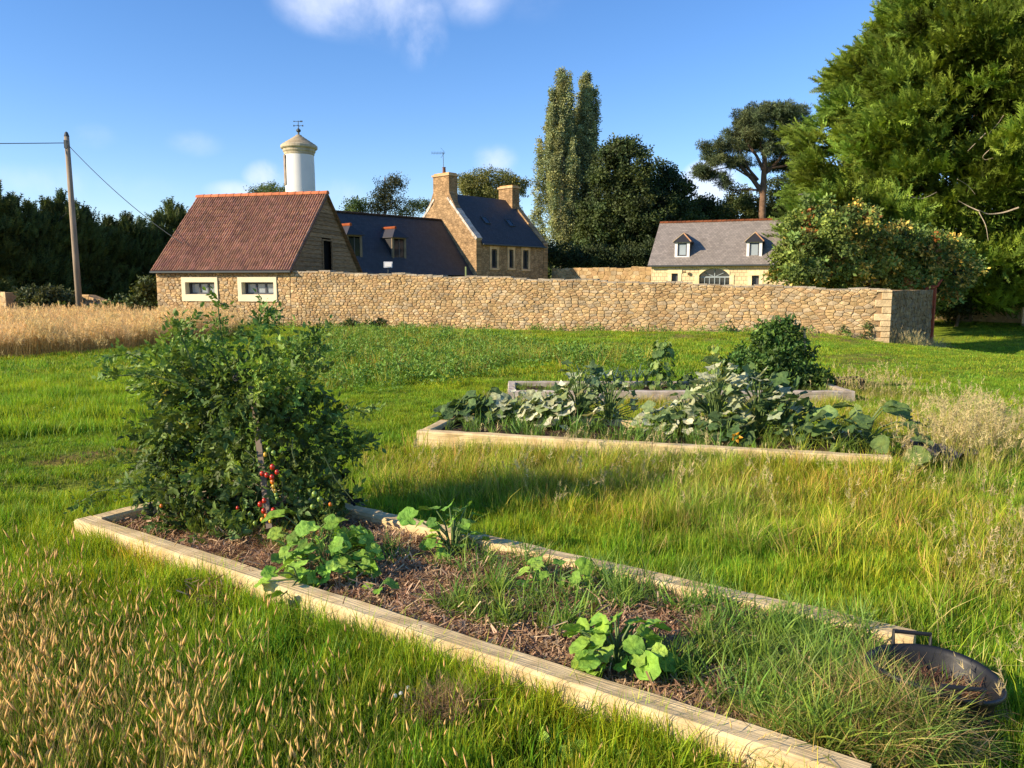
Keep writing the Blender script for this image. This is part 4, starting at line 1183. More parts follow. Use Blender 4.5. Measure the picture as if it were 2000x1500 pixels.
def pxblob(px, py, Y, rpx, rpy, depth=None):
    c = at(px, py, Y); k = Y / FPX
    return (c.x, c.y, c.z, rpx * k, (depth if depth else rpx * k), rpy * k)

def broad(name, label, Y, blobs, col, cv, dens, per, protos, scale, base_px, group=None, trunk_r=.25, updir=.2, flat=.75, sub=(.5, .95), shell=(.72, 1.0), bark=(.16, .12, .085), fill=True, cat='tree'):
    bl = [pxblob(b[0], b[1], Y + (b[4] if len(b) > 4 else 0), b[2], b[3]) for b in blobs]
    rg = np.random.default_rng(int(base_px * 7 + Y * 13))
    P, D, Rr = clusters(bl, dens, rg, shell, sub)
    if fill:
        P2, D2, R2 = clusters(bl, dens * .3, rg, (.2, .7), sub); P = np.concatenate([P, P2]); D = np.concatenate([D, D2]); Rr = np.concatenate([Rr, R2])
    fol = foliate(P, D, Rr, per, protos, scale, col, cv, rg, updir, flat=flat)
    bx = at(base_px, 600, Y).x; zg = float(gz(bx, Y)); topz = max(b[2] + b[5] * .4 for b in bl)
    tp = [(bx, Y, zg - .2), (bx + .1, Y, zg + (topz - zg) * .3), (bx - .1, Y + .1, zg + (topz - zg) * .6), (bx, Y, topz)]
    return tree(name, label, (bx, Y, zg), tp, trunk_r, [b[:3] for b in bl], fol, group, bark, cat=cat)

# ------------------------------------------------------------------ background trees
# two tall poplars
def poplar(label, axis_px, Y, prof, seed, base_px):
    rg = np.random.default_rng(seed); P, D, Rr = [], [], []
    ys = [p[0] for p in prof]
    for j in range(46):          # narrow upswept plumes, each with its own tip
        a = 2.4 * j + rg.normal(0, .3); ft = 0 if j < 2 else rg.uniform(0, 1) ** 1.1 * .86
        pyt = ys[0] + (ys[-1] - ys[0]) * ft; xl = np.interp(pyt + 12, ys, [p[1] for p in prof]); xr = np.interp(pyt + 12, ys, [p[2] for p in prof])
        ct = at((xl + xr) / 2, pyt, Y); rad = (xr - xl) / 2 * Y / FPX * (.15 if j < 2 else rg.uniform(.7, 1.2))
        yb = min(ys[-1], pyt + rg.uniform(90, 170)); cb_ = at((np.interp(yb, ys, [p[1] for p in prof]) + np.interp(yb, ys, [p[2] for p in prof])) / 2, yb, Y); rb2 = rad * .75
        n_ = int((yb - pyt) / 5.2)
        for i in range(n_):
            f = i / n_; w_ = .08 + .42 * math.sin(min(1, f * 1.25) * PI / 2)
            r2 = rad * (1 - f) + rb2 * f
            c = ct.lerp(cb_, f) + Vector((math.cos(a) * r2 + rg.normal(0, w_ * .6), math.sin(a) * r2 + rg.normal(0, w_ * .6), 0))
            P.append(tuple(c)); D.append((math.cos(a) * .4, math.sin(a) * .4, .9)); Rr.append(.16 + .36 * min(1, f * 2))
    P = np.array(P); D = np.array(D); Rr = np.array(Rr)
    fol = foliate(P, D, Rr, 8, CL_POP, (.55, .95), (.31, .34, .15), .25, rg, .8, flat=2.0, jitter=.5)
    bx = at(base_px, 500, Y).x; tz_ = at(base_px, ys[0] + 25, Y).z
    tp = [(bx, Y, -.2), (bx, Y, 5), (at((axis_px + base_px) / 2, 300, Y).x, Y, tz_ * .6), (at(axis_px, 200, Y).x, Y, tz_)]
    tg = [tuple(P[i]) for i in range(0, 120, 5)]
    return tree('poplar', label, (bx, Y, 0), tp, .38, tg, fol, 'pair of tall poplars', (.20, .17, .13), thin=.22)
poplar('tall pale poplar, the left and highest one of the pair beside the farmhouse', 1100, 76,
       [(140, 1097, 1101), (165, 1085, 1113), (200, 1079, 1118), (245, 1068, 1122), (290, 1056, 1128), (340, 1043, 1130), (400, 1033, 1128), (450, 1036, 1125), (505, 1070, 1125)], 5, 1098)
poplar('slightly lower poplar, the right one of the pair, against the dark oaks', 1150, 78,
       [(146, 1146, 1152), (170, 1136, 1160), (210, 1122, 1168), (260, 1112, 1168), (320, 1108, 1163), (380, 1108, 1165), (440, 1106, 1165), (505, 1100, 1150)], 6, 1135)
G1 = 'dark evergreen oaks behind the courtyard'
broad('evergreen_oak', 'tallest dark evergreen oak, directly right of the poplars', 72, [(1215, 345, 62, 66), (1190, 420, 60, 70), (1250, 430, 70, 70), (1165, 460, 40, 60), (1210, 300, 28, 24)], (.060, .084, .024), .3, .75, 9, CL_OAK, (.8, 1.25), 1205, G1, .4)
broad('evergreen_oak', 'dark evergreen oak in the middle, left of the dormer house roof', 75, [(1295, 375, 50, 54), (1310, 440, 66, 60), (1270, 440, 44, 60), (1330, 400, 32, 40)], (.060, .088, .026), .3, .75, 9, CL_OAK, (.8, 1.25), 1290, G1, .38)
broad('evergreen_oak', 'lowest dark evergreen oak, behind the dormer house ridge', 79, [(1375, 425, 50, 40), (1350, 455, 50, 40)], (.046, .066, .020), .25, .8, 9, CL_OAK, (.8, 1.2), 1365, G1, .3)
broad('small_tree', 'yellow green small tree behind the dormer house, below the white cloud', 84, [(1385, 415, 26, 26), (1410, 430, 30, 26)], (.19, .20, .04), .2, .8, 8, CL_S, (.9, 1.3), 1395, None, .2)
broad('small_tree', 'dark green bushy tree at the foot of the pine trunk', 82, [(1450, 410, 44, 34), (1530, 395, 50, 50), (1480, 430, 60, 26), (1560, 430, 30, 30), (1440, 385, 20, 22)], (.075, .10, .03), .22, .8, 8, CL_S, (.9, 1.3), 1520, None, .2)
broad('small_tree', 'rounded olive green tree behind the roof between the two chimneys', 88, [(958, 362, 66, 26), (920, 368, 34, 22), (1000, 366, 30, 20), (960, 400, 60, 30)], (.19, .20, .06), .18, .8, 9, CL_S, (.8, 1.2), 960, None, .3)
broad('small_tree', 'tall loose dark tree left of the farmhouse chimney', 74, [(760, 372, 30, 30), (752, 398, 34, 30), (775, 352, 16, 14), (735, 405, 20, 20)], (.08, .088, .04), .2, .8, 7, CL_S, (.6, 1.0), 757, None, .22, shell=(.4, 1.0))
broad('small_tree', 'low bright green bush tree above the low house ridge, near the tiled gable', 70, [(700, 405, 26, 18), (690, 412, 20, 16)], (.09, .14, .04), .2, .9, 8, CL_S, (.7, 1.0), 698, None, .15)
broad('small_tree', 'airy green tree just left of the farmhouse gable', 74, [(810, 408, 22, 18), (790, 415, 16, 14), (832, 402, 12, 12)], (.11, .15, .06), .2, .8, 6, CL_S, (.6, 1.0), 810, None, .15, shell=(.4, 1.0))
broad('small_tree', 'treetop showing over the tiled ridge left of the white tower', 76, [(530, 374, 30, 14), (540, 385, 34, 16), (505, 380, 16, 8)], (.11, .15, .05), .2, .9, 8, CL_S, (.7, 1.0), 530, None, .2)

# maritime pine with layered pads
PY = 76.0
pads = [(1500, 222, 58, 18), (1455, 238, 38, 15), (1550, 225, 36, 18), (1500, 255, 60, 16), (1550, 262, 32, 18), (1440, 262, 34, 12), (1410, 282, 36, 11), (1470, 282, 40, 11), (1530, 290, 40, 12),
        (1395, 305, 26, 9), (1420, 312, 34, 10), (1450, 318, 22, 8), (1372, 332, 22, 9), (1398, 340, 22, 8), (1412, 357, 20, 8), (1385, 290, 16, 7), (1545, 318, 36, 12), (1575, 300, 24, 16), (1510, 322, 26, 8), (1560, 345, 30, 12), (1385, 340, 14, 6), (1520, 212, 30, 10), (1475, 215, 22, 9), (1580, 240, 14, 16), (1365, 328, 10, 5), (1590, 330, 20, 20)]
rg = np.random.default_rng(91)
bl = [pxblob(p[0], p[1] + 2, PY + rg.uniform(-2, 2), p[2], p[3], depth=min(p[2] * PY / FPX, 2.0)) for p in pads]
P, D, Rr = clusters(bl, 1.15, rg, (.3, 1.15), (.2, .42))
fol = foliate(P, D, Rr, 8, CL_PINE, (.8, 1.3), (.11, .14, .06), .3, rg, .5, flat=.6)
bt = at(1486, 440, PY)
tp = [(bt.x - .3, PY, -.5), (bt.x, PY, 4), (bt.x + .1, PY, 8.0), (at(1492, 345, PY).x, PY, at(0, 345, PY).z), (at(1494, 300, PY).x, PY, at(0, 300, PY).z), (at(1515, 245, PY).x, PY, at(0, 245, PY).z)]
pine = tree('pine_tree', 'tall umbrella shaped pine with a bare reddish trunk behind the dormer house', (bt.x, PY, 0), tp, .48, [], fol, None, (.20, .125, .08))
bm = MB()
for path, r0 in [([(1490, 378), (1470, 350), (1440, 318), (1410, 305), (1395, 303)], .26), ([(1480, 352), (1462, 330), (1448, 300), (1440, 280)], .18), ([(1490, 372), (1460, 370), (1430, 372), (1412, 360)], .12), ([(1492, 335), (1478, 305), (1460, 280), (1455, 250)], .2),
                 ([(1493, 340), (1515, 320), (1530, 300), (1550, 285)], .2), ([(1494, 315), (1485, 280), (1490, 240)], .18), ([(1470, 350), (1430, 325), (1405, 330), (1380, 335)], .09), ([(1493, 330), (1530, 325), (1560, 315), (1575, 300)], .14)]:
    n_ = len(path); pts = [at(px, py, PY + rg.uniform(-.6, .6) * i / n_) for i, (px, py) in enumerate(path)]
    bm.tube(pts, [r0 * (1 - .75 * i / (n_ - 1)) for i in range(n_)], 6, (.15, .10, .07))
bm.build('limbs', M['bark'], pine)['kind'] = 'stuff'

# ------------------------------------------------------------------ dark conifer hedge on the left: a row of separate trees
tops = [(-60, 375), (-10, 372), (14, 365), (45, 392), (75, 405), (110, 400), (138, 385), (160, 402), (185, 418), (225, 432), (262, 425), (290, 438), (318, 432), (345, 400), (365, 412)]
where = ['at the left edge of the frame', 'second from the left edge', 'with a pointed tip near the left edge', 'left of the pole, with a low rounded tip', 'just left of the pole', 'directly behind the utility pole', 'with a raised tip just behind the pole top',
         'right of the pole', 'in the dip right of the pole', 'halfway between pole and outbuilding', 'with a thin tip left of the sapling', 'above the broken wall end', 'left of the outbuilding eaves', 'with the highest tip above the outbuilding eaves', 'touching the left slope of the tiled roof']
for i, (px, py) in enumerate(tops):
    r_ = (px - 1000) / FPX; yy = 65 / (.5 - r_) * .7692   # the hedge line runs away to the right
    yy = (50) / (.5 - r_) ; x = r_ * yy
    rg = np.random.default_rng(300 + i); top = at(px, py, yy).z; h = top
    nb = int(46); z = rg.uniform(.0, 1, nb) ** .8 * (h - 1.2) + .3; a = rg.uniform(0, 2 * PI, nb)
    rad = (1.0 - (z / h) ** 1.6 * .82) * rg.uniform(1.5, 2.0) * rg.uniform(.75, 1.05, nb)
    P = np.stack([x + np.cos(a) * rad, yy + np.sin(a) * rad, z], 1); P = np.concatenate([P, [[x, yy, h - .5], [x + .1, yy, h - 1.0], [x, yy, h - .25]]])
    D = P - np.array([x, yy, 0]); D[:, 2] = .8; D /= np.linalg.norm(D, axis=1, keepdims=True)
    fol = foliate(P, D, np.concatenate([rg.uniform(.5, .9, nb), [.35, .5, .2]]), 34, FR_S, (.45, .85), (.072, .105, .034), .25, rg, .9, jitter=.4)
    tree('hedge_conifer', 'dark green conifer of the left hedge, ' + where[i], (x, yy, 0), [(x, yy, -.3), (x, yy, h * .5), (x, yy, h - .4)], .16, [], fol, 'dark conifers forming the hedge on the left')

# ------------------------------------------------------------------ big conifers at the right
rg = np.random.default_rng(55)
def big_conifer(label, bx, by, h, prof, n_b, per, seed, group, col, hollows=()):
    rg = np.random.default_rng(seed); zz = rg.uniform(0, 1, n_b); P = []; D = []
    zg = float(gz(bx, by))
    for u in zz:
        z = prof[0][0] + (prof[-1][0] - prof[0][0]) * (u ** .9); a = rg.uniform(0, 2 * PI); rr = np.interp(z, [p[0] for p in prof], [p[1] for p in prof]) * rg.choice([rg.uniform(.86, 1.06), rg.uniform(.55, .85)], p=[.72, .28])
        rr *= 1 + .12 * math.sin(a * 5 + z * 1.3) + .08 * math.sin(a * 9 - z * 2.1)
        P.append((bx + math.cos(a) * rr, by + math.sin(a) * rr, z)); D.append((math.cos(a), math.sin(a), .25))
    P = np.array(P); D = np.array(D); D /= np.linalg.norm(D, axis=1, keepdims=True); Rr = rg.uniform(.6, 1.3, n_b)
    Pa, Da = P.copy(), D.copy()
    for (cc_, rr_) in hollows:      # deep hollows where limbs have died back
        k_ = (((P - np.array(cc_)) / np.array(rr_)) ** 2).sum(1) > 1; P, D, Rr = P[k_], D[k_], Rr[k_]
    f1 = foliate(P, D, Rr, per, FR, (.5, 1.1), col, .26, rg, .35, jitter=.4, flat=.5)
    if hollows:      # low boughs sweeping down in front, towards the wall
        ex = np.array([tuple(at(rg.uniform(1570, 1800), rg.uniform(385, 475), rg.uniform(35.5, 38.5))) for _ in range(60)]); P = np.concatenate([P, ex]); Rr = np.concatenate([Rr, rg.uniform(.4, .8, 60)])
        D = np.concatenate([D, np.tile(np.array([[-.55, -.8, -.1]]), (60, 1))])
        f1 = foliate(P, D, Rr, per, FR, (.5, 1.1), col, .26, rg, .35, jitter=.4, flat=.5)
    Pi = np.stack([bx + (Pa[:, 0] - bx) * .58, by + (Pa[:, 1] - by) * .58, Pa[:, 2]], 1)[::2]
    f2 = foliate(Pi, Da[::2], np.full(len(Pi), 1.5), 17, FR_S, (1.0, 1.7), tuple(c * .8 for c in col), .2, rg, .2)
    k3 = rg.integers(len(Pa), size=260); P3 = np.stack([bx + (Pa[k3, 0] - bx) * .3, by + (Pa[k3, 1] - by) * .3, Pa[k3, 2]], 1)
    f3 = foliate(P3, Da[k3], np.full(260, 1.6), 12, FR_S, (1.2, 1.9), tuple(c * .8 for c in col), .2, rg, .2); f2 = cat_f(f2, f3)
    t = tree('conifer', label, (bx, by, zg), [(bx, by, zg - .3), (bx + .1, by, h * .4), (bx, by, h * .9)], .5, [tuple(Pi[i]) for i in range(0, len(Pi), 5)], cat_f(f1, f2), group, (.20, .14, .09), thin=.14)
    return t
big = big_conifer('huge feathery green conifer filling the upper right corner', 26.9, 46.0, 27, [(.6, 6.0), (2.2, 8.0), (5.0, 9.0), (8.6, 9.6), (12, 7.8), (15.2, 6.3), (17.7, 4.2), (21.5, 2.6), (27, .6)], 1250, 52, 8, 'big conifers at the right', (.17, .25, .034), hollows=((tuple(at(1885, 425, 38.0)), (2.7, 3.4, 1.5)),))
big_conifer('second large conifer behind, cut off by the right edge of the photo', 37.0, 47.5, 24, [(.6, 6.0), (5, 7.6), (10, 7.6), (15, 6.2), (20, 3.6), (24, .6)], 620, 40, 9, 'big conifers at the right', (.14, .20, .03))
# bare dead branches hanging in the hollow of the big conifer
bw = MB()
for path, r0 in [([(1990, 405), (1960, 415), (1930, 418), (1912, 412), (1925, 440), (1930, 470)], .05), ([(1912, 412), (1890, 402), (1872, 392)], .035), ([(1925, 260), (1905, 280), (1890, 295)], .03), ([(1772, 382), (1800, 388), (1830, 375)], .03), ([(1935, 290), (1920, 305), (1925, 312), (1940, 308)], .025),
                 ([(1700, 462), (1720, 468), (1750, 462)], .03), ([(1560, 380), (1590, 378), (1612, 384)], .03), ([(1870, 350), (1890, 362), (1905, 380)], .025), ([(1960, 225), (1950, 240), (1930, 262)], .02)]:
    n_ = len(path); q = [at(px, py, 38.2 + .4 * math.sin(i)) for i, (px, py) in enumerate(path)]
    fine = [q[0]]
    for i in range(n_ - 1):
        a0, a1, a2, a3 = q[max(0, i - 1)], q[i], q[i + 1], q[min(n_ - 1, i + 2)]
        for t in (.25, .5, .75, 1.0): fine.append(.5 * ((2 * a1) + (a2 - a0) * t + (2 * a0 - 5 * a1 + 4 * a2 - a3) * t * t + (3 * a1 - a0 - 3 * a2 + a3) * t ** 3))
    bw.tube(fine, [r0 * .8 * (1 - .8 * i / len(fine)) for i in range(len(fine))], 5, (.45, .37, .27))
bw.build('dead_branches', M['bark'], big)['kind'] = 'stuff'

# bronze leaved medlar-like tree in front of the conifer, over the wall
rg = np.random.default_rng(61)
MY = 30.5
blobs = [(1600, 470, 62, 70), (1660, 490, 70, 62), (1720, 500, 70, 56), (1790, 505, 62, 50), (1560, 520, 40, 38), (1850, 520, 44, 44), (1620, 530, 70, 34), (1720, 545, 80, 26), (1640, 450, 50, 36), (1580, 470, 40, 40), (1840, 560, 36, 34)]
bl = [pxblob(b[0], b[1], MY - 1 + (b[0] - 1560) / 300 * 4 + rg.uniform(-.4, .8), b[2] * 1.1, b[3] * 1.1, depth=1.3) for b in blobs]
P, D, Rr = clusters(bl, 3.4, rg, (.35, 1.2), (.18, .42))
CL_M = [leaf_clump(9, .15, .20, rt_, .6) for _ in range(6)]
f1 = foliate(P, D, Rr, 9, CL_M, (.8, 1.25), (.17, .23, .05), .32, rg, .2)
sel = rg.random(len(P)) < np.clip((P[:, 0] - 11) / 7, .12, .7) * .8
f2 = foliate(P[sel], D[sel], Rr[sel] * 1.15, 6, CL_M, (.8, 1.2), (.66, .46, .10), .25, rg, .2)
sel = rg.random(len(P)) < .09
f3 = foliate(P[sel], D[sel], Rr[sel] * .7, 5, CL_M, (.8, 1.2), (.38, .15, .04), .25, rg, .2)
bx = at(1690, 600, MY + .5).x
tree('bronze_tree', 'spreading small tree with green, yellow and bronze autumn leaves over the wall', (bx, MY + .5, -1), [(bx, MY + .5, -1.2), (bx - .2, MY + .5, .8), (bx - .5, MY + .5, 2.2), (bx - 1.0, MY + .5, 3.2)], .18, [b[:3] for b in bl], cat_f(f1, f2, f3), None, (.2, .15, .1), thin=.5)
# bright broad leaved shrub at the right edge
rg = np.random.default_rng(62)
bl = [pxblob(b[0], b[1], 43 + rg.uniform(-1, 1), b[2], b[3], depth=1.0) for b in [(1975, 505, 42, 34), (2010, 480, 40, 50), (1985, 540, 40, 22), (1925, 478, 18, 12), (1950, 490, 24, 18), (2050, 520, 50, 50)]]
P, D, Rr = clusters(bl, 2.4, rg, (.6, 1.0), (.2, .4))
CL_B = [leaf_clump(7, .24, .22, rt_, .85) for _ in range(5)]
bx = at(2000, 600, 43.5).x
tree('broadleaf_shrub', 'bright green broad leaved shrub at the right edge under the conifer', (bx, 43.5, -.8), [(bx, 43.5, -1.2), (bx, 43.5, .6), (bx, 43.5, 1.5)], .09, [b[:3] for b in bl], foliate(P, D, Rr, 7, CL_B, (.8, 1.2), (.11, .24, .045), .2, rg, .2), None, (.2, .15, .1), cat='shrub', thin=.5)
# dark understorey behind the return wall
broad('understorey_shrub', 'dark shaded shrub behind the end of the stone wall, under the conifer', 43.5, [(1840, 590, 50, 30), (1800, 570, 44, 40), (1880, 580, 44, 36), (1930, 560, 40, 20), (1985, 560, 40, 20)], (.035, .05, .016), .2, 1.2, 8, CL_S, (.7, 1.1), 1870, None, .1, cat='shrub')
# sapling, bramble heap, bushes at the left wall
rg = np.random.default_rng(64)
bl = [pxblob(b[0], b[1], 33.0, b[2], b[3], depth=.5) for b in [(278, 580, 18, 22), (286, 560, 12, 16), (292, 600, 16, 14), (262, 590, 10, 12)]]
P, D, Rr = clusters(bl, 5, rg, (.3, 1.0), (.12, .25)); bx = at(282, 620, 33).x
tree('sapling', 'young upright sapling between the broken wall end and the outbuilding', (bx, 33, 0), [(bx, 33, -.1), (bx, 33, .8), (at(286, 570, 33).x, 33, 1.4)], .03, [b[:3] for b in bl], foliate(P, D, Rr, 6, CL_M, (.8, 1.2), (.10, .13, .04), .2, rg, .2), None, (.2, .15, .1), cat='sapling')
broad('bramble_bush', 'tangled bramble heap left of the pole, over the low wall', 35.2, [(92, 580, 46, 17), (60, 572, 24, 12), (128, 588, 26, 14), (100, 600, 50, 16)], (.085, .10, .035), .3, 3, 8, CL_M, (.8, 1.3), 95, None, .05, sub=(.08, .2), cat='bush')
broad('wild_bush', 'yellow green weedy bush at the foot of the utility pole', 33.0, [(115, 612, 26, 14), (185, 612, 24, 14), (215, 605, 14, 12)], (.12, .16, .03), .25, 4, 8, CL_M, (.8, 1.2), 150, None, .03, sub=(.06, .15), cat='bush')
broad('wild_bush', 'small dark bush between the sapling and the broken wall end', 33.5, [(240, 595, 14, 18), (250, 610, 16, 12)], (.05, .08, .03), .25, 4, 7, CL_M, (.8, 1.2), 244, None, .03, sub=(.06, .15), cat='bush')

# shrubs filling the foot of the oaks, and the far woods beyond everything
broad('yard_shrub', 'shaded shrubs spilling over the courtyard wall under the poplars', 66, [(1090, 500, 30, 20), (1140, 505, 40, 18), (1190, 502, 36, 20), (1240, 505, 36, 20), (1275, 495, 26, 26)], (.05, .07, .022), .25, 1.5, 8, CL_S, (.9, 1.3), 1180, None, .1, cat='shrub', sub=(.3, .6))
rg = np.random.default_rng(70)
bl = []
for i in range(120):
    a = R(-62 + 124 * i / 119) + rg.normal(0, .01); d_ = rg.uniform(125, 150); bl.append((d_ * math.sin(a), d_ * math.cos(a), 2.2 + rg.uniform(0, 1), rg.uniform(3.5, 5), rg.uniform(3, 4), rg.uniform(3, 4.2)))
P, D, Rr = clusters(bl, .22, rg, (.7, 1), (.8, 1.4)); V, F, c = foliate(P, D, Rr, 6, [leaf_clump(12, .6, .9, rt_, .7) for _ in range(3)], (.8, 1.3), (.06, .085, .025), .25, rg, .2)
tag(mesh('woods', V, F, M['tree'], None, c), 'far dark woods beyond the houses', kind='stuff')

# ------------------------------------------------------------------ grass
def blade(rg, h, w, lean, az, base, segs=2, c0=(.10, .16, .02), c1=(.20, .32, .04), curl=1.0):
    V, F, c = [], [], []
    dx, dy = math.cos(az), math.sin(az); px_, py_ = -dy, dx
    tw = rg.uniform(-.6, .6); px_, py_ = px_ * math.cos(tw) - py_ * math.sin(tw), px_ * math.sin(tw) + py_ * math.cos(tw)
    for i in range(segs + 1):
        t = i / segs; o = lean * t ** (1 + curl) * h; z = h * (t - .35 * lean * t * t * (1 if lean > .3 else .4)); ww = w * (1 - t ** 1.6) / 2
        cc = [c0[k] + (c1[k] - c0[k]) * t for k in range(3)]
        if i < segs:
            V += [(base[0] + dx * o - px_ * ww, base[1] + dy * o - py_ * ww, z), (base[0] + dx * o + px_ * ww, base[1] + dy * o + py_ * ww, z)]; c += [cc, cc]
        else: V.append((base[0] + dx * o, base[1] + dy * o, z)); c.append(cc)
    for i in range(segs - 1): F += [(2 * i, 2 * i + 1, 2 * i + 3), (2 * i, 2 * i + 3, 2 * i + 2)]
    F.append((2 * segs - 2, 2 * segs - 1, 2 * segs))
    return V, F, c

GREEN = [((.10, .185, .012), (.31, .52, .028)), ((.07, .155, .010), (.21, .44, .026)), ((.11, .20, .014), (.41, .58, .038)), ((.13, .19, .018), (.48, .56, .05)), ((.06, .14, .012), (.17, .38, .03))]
YELL = [((.19, .20, .035), (.66, .58, .16)), ((.24, .21, .045), (.72, .56, .22)), ((.17, .21, .02), (.55, .60, .09))]
STRAW = [((.22, .17, .06), (.52, .36, .15)), ((.20, .17, .05), (.56, .40, .19)), ((.16, .15, .04), (.48, .31, .12))]

def join(parts):
    V, F, c = [], [], []
    for v, f, k in parts: o = len(V); V += v; F += [tuple(i + o for i in q) for q in f]; c += k
    return A_(V, F, c)

def tuft(rg, n, rad, h, w, pal, lean=(.05, .6), segs=2):
    ps = []
    for i in range(n):
        a = rg.uniform(0, 2 * PI); r = rad * math.sqrt(rg.uniform(0, 1)); p = pal[rg.integers(len(pal))]
        ps.append(blade(rg, h * rg.uniform(.55, 1.15), w * rg.uniform(.7, 1.2), rg.uniform(*lean), rg.uniform(0, 2 * PI), (r * math.cos(a), r * math.sin(a)), segs, *p))
    return ps

def seed_stalk(rg, h, base, pal, head=(.055, .010), stemw=.0022, fuzzy=False, lean=None):
    az = rg.uniform(0, 2 * PI); lean = rg.uniform(.03, .38) if lean is None else lean
    V, F, c = blade(rg, h, stemw, lean, az, base, 3, *pal)
    V = V[:-1] + [V[-1]]
    top = np.array(V[-1]); dirv = np.array([math.cos(az) * lean * 1.6, math.sin(az) * lean * 1.6, 1.0]); dirv /= np.linalg.norm(dirv)
    V = [tuple(v) for v in V]; hc = np.array([.56, .46, .22] if fuzzy and head[0] < .15 else ([.86, .58, .20] if not fuzzy else [.84, .62, .28])) * rg.uniform(.75, 1.15); L_, wd = head[0] * rg.uniform(.7, 1.4), head[1] * rg.uniform(.7, 1.3)
    u = np.cross(dirv, rg.normal(size=3)); u /= np.linalg.norm(u); v2 = np.cross(dirv, u)
    top = top - dirv * .01
    if not fuzzy:
        b0 = len(V); V.append(tuple(top)); mid = top + dirv * L_ * .4
        for k in range(4): a = k * PI / 2; V.append(tuple(mid + (u * math.cos(a) + v2 * math.sin(a)) * wd / 2))
        V.append(tuple(top + dirv * L_)); c = c + [tuple(hc * .9)] * 5 + [tuple(hc * 1.15)]
        for k in range(4): F += [(b0, b0 + 1 + k, b0 + 1 + (k + 1) % 4), (b0 + 5, b0 + 1 + (k + 1) % 4, b0 + 1 + k)]
    else:
        for k in range(12):
            t = k / 12; p = top + dirv * (L_ * (t - .2)); d = rg.normal(size=3) * .6 + dirv * .9; d /= np.linalg.norm(d); q = np.cross(d, rg.normal(size=3)); q /= np.linalg.norm(q)
            b0 = len(V); l2 = wd * 2.2 * (1 - .5 * t); V += [tuple(p - q * wd * .12), tuple(p + q * wd * .12), tuple(p + d * l2)]; F.append((b0, b0 + 1, b0 + 2)); c = c + [tuple(hc), tuple(hc), tuple(hc * 1.2)]
    return V, F, c

rgp = np.random.default_rng(101)
def proto_obj(name, data, mat):
    V, F, c = data
    return mesh(name, V, F, mat, False, c)

def scatter(name, label, pts, rotz, tilt, scl, protos, mat, kind='stuff'):
    """One object whose geometry nodes copy small tufts onto its points."""
    n = len(pts); me = bpy.data.meshes.new(name)
    me.vertices.add(n); me.vertices.foreach_set('co', np.asarray(pts, dtype=np.float32).ravel())
    rot = np.stack([rgp.normal(0, tilt, n), rgp.normal(0, tilt, n), rotz], 1).astype(np.float32)
    a = me.attributes.new('rot', 'FLOAT_VECTOR', 'POINT'); a.data.foreach_set('vector', rot.ravel())
    s = np.asarray(scl, dtype=np.float32); s = np.repeat(s[:, None], 3, 1) if s.ndim == 1 else s
    a = me.attributes.new('scl', 'FLOAT_VECTOR', 'POINT'); a.data.foreach_set('vector', s.ravel())
    a = me.attributes.new('pick', 'INT', 'POINT'); a.data.foreach_set('value', rgp.integers(len(protos), size=n).astype(np.int32))
    me.materials.append(mat)
    o = bpy.data.objects.new(name, me); C.objects.link(o)
    ng = bpy.data.node_groups.new(name, 'GeometryNodeTree')
    ng.interface.new_socket('Geometry', in_out='INPUT', socket_type='NodeSocketGeometry'); ng.interface.new_socket('Geometry', in_out='OUTPUT', socket_type='NodeSocketGeometry')
    N, L = ng.nodes, ng.links
    gi, go = N.new('NodeGroupInput'), N.new('NodeGroupOutput'); iop = N.new('GeometryNodeInstanceOnPoints'); jn = N.new('GeometryNodeJoinGeometry')
    for k, p in enumerate(protos):
        oi = N.new('GeometryNodeObjectInfo'); oi.inputs[0].default_value = p
        ti = N.new('GeometryNodeGeometryToInstance'); L.new(oi.outputs['Geometry'], ti.inputs[0]); L.new(ti.outputs[0], jn.inputs[0])
    def attr(nm, ty):
        q = N.new('GeometryNodeInputNamedAttribute'); q.data_type = ty; q.inputs[0].default_value = nm; return q.outputs[0]
    L.new(gi.outputs[0], iop.inputs['Points']); L.new(jn.outputs[0], iop.inputs['Instance']); iop.inputs['Pick Instance'].default_value = True
    L.new(attr('pick', 'INT'), iop.inputs['Instance Index']); L.new(attr('rot', 'FLOAT_VECTOR'), iop.inputs['Rotation']); L.new(attr('scl', 'FLOAT_VECTOR'), iop.inputs['Scale'])
    L.new(iop.outputs[0], go.inputs[0])
    md = o.modifiers.new('tufts', 'NODES'); md.node_group = ng
    if kind: o['kind'] = kind
    if label: o['label'] = label
    return o

def sample_view(n, y0, y1, k=.72, mg=2.8):
    y = np.sqrt(rgp.uniform(y0 ** 2, y1 ** 2, n)); x = rgp.uniform(-1, 1, n) * (k * y + mg)
    return x, y

def open_ground(x, y, m=.0):
    ok = np.ones(x.shape, bool)
    for k in range(3): ok &= ~in_bed(x, y, k, m)
    wd = (x + 14.4) * .237 + (y - 31.4) * .9715; s = (x + 14.4) * .9715 - (y - 31.4) * .237
    ok &= ~((wd > -.04) & (s > -.1) & (s < 27.5))
    rd = (x - RC.x) * RD.x + (y - RC.y) * RD.y; rn = (x - RC.x) * RN.x + (y - RC.y) * RN.y
    ok &= ~((rd > -.1) & (rn < .03) & (x < 26) & (wd > -.04))
    return ok

def inr(k, x, y): return inside(REG[k], x, y)

def soft(poly, x, y, j=.25):
    return inside(poly, x + rgp.normal(0, j, len(x)), y + rgp.normal(0, j, len(y)))

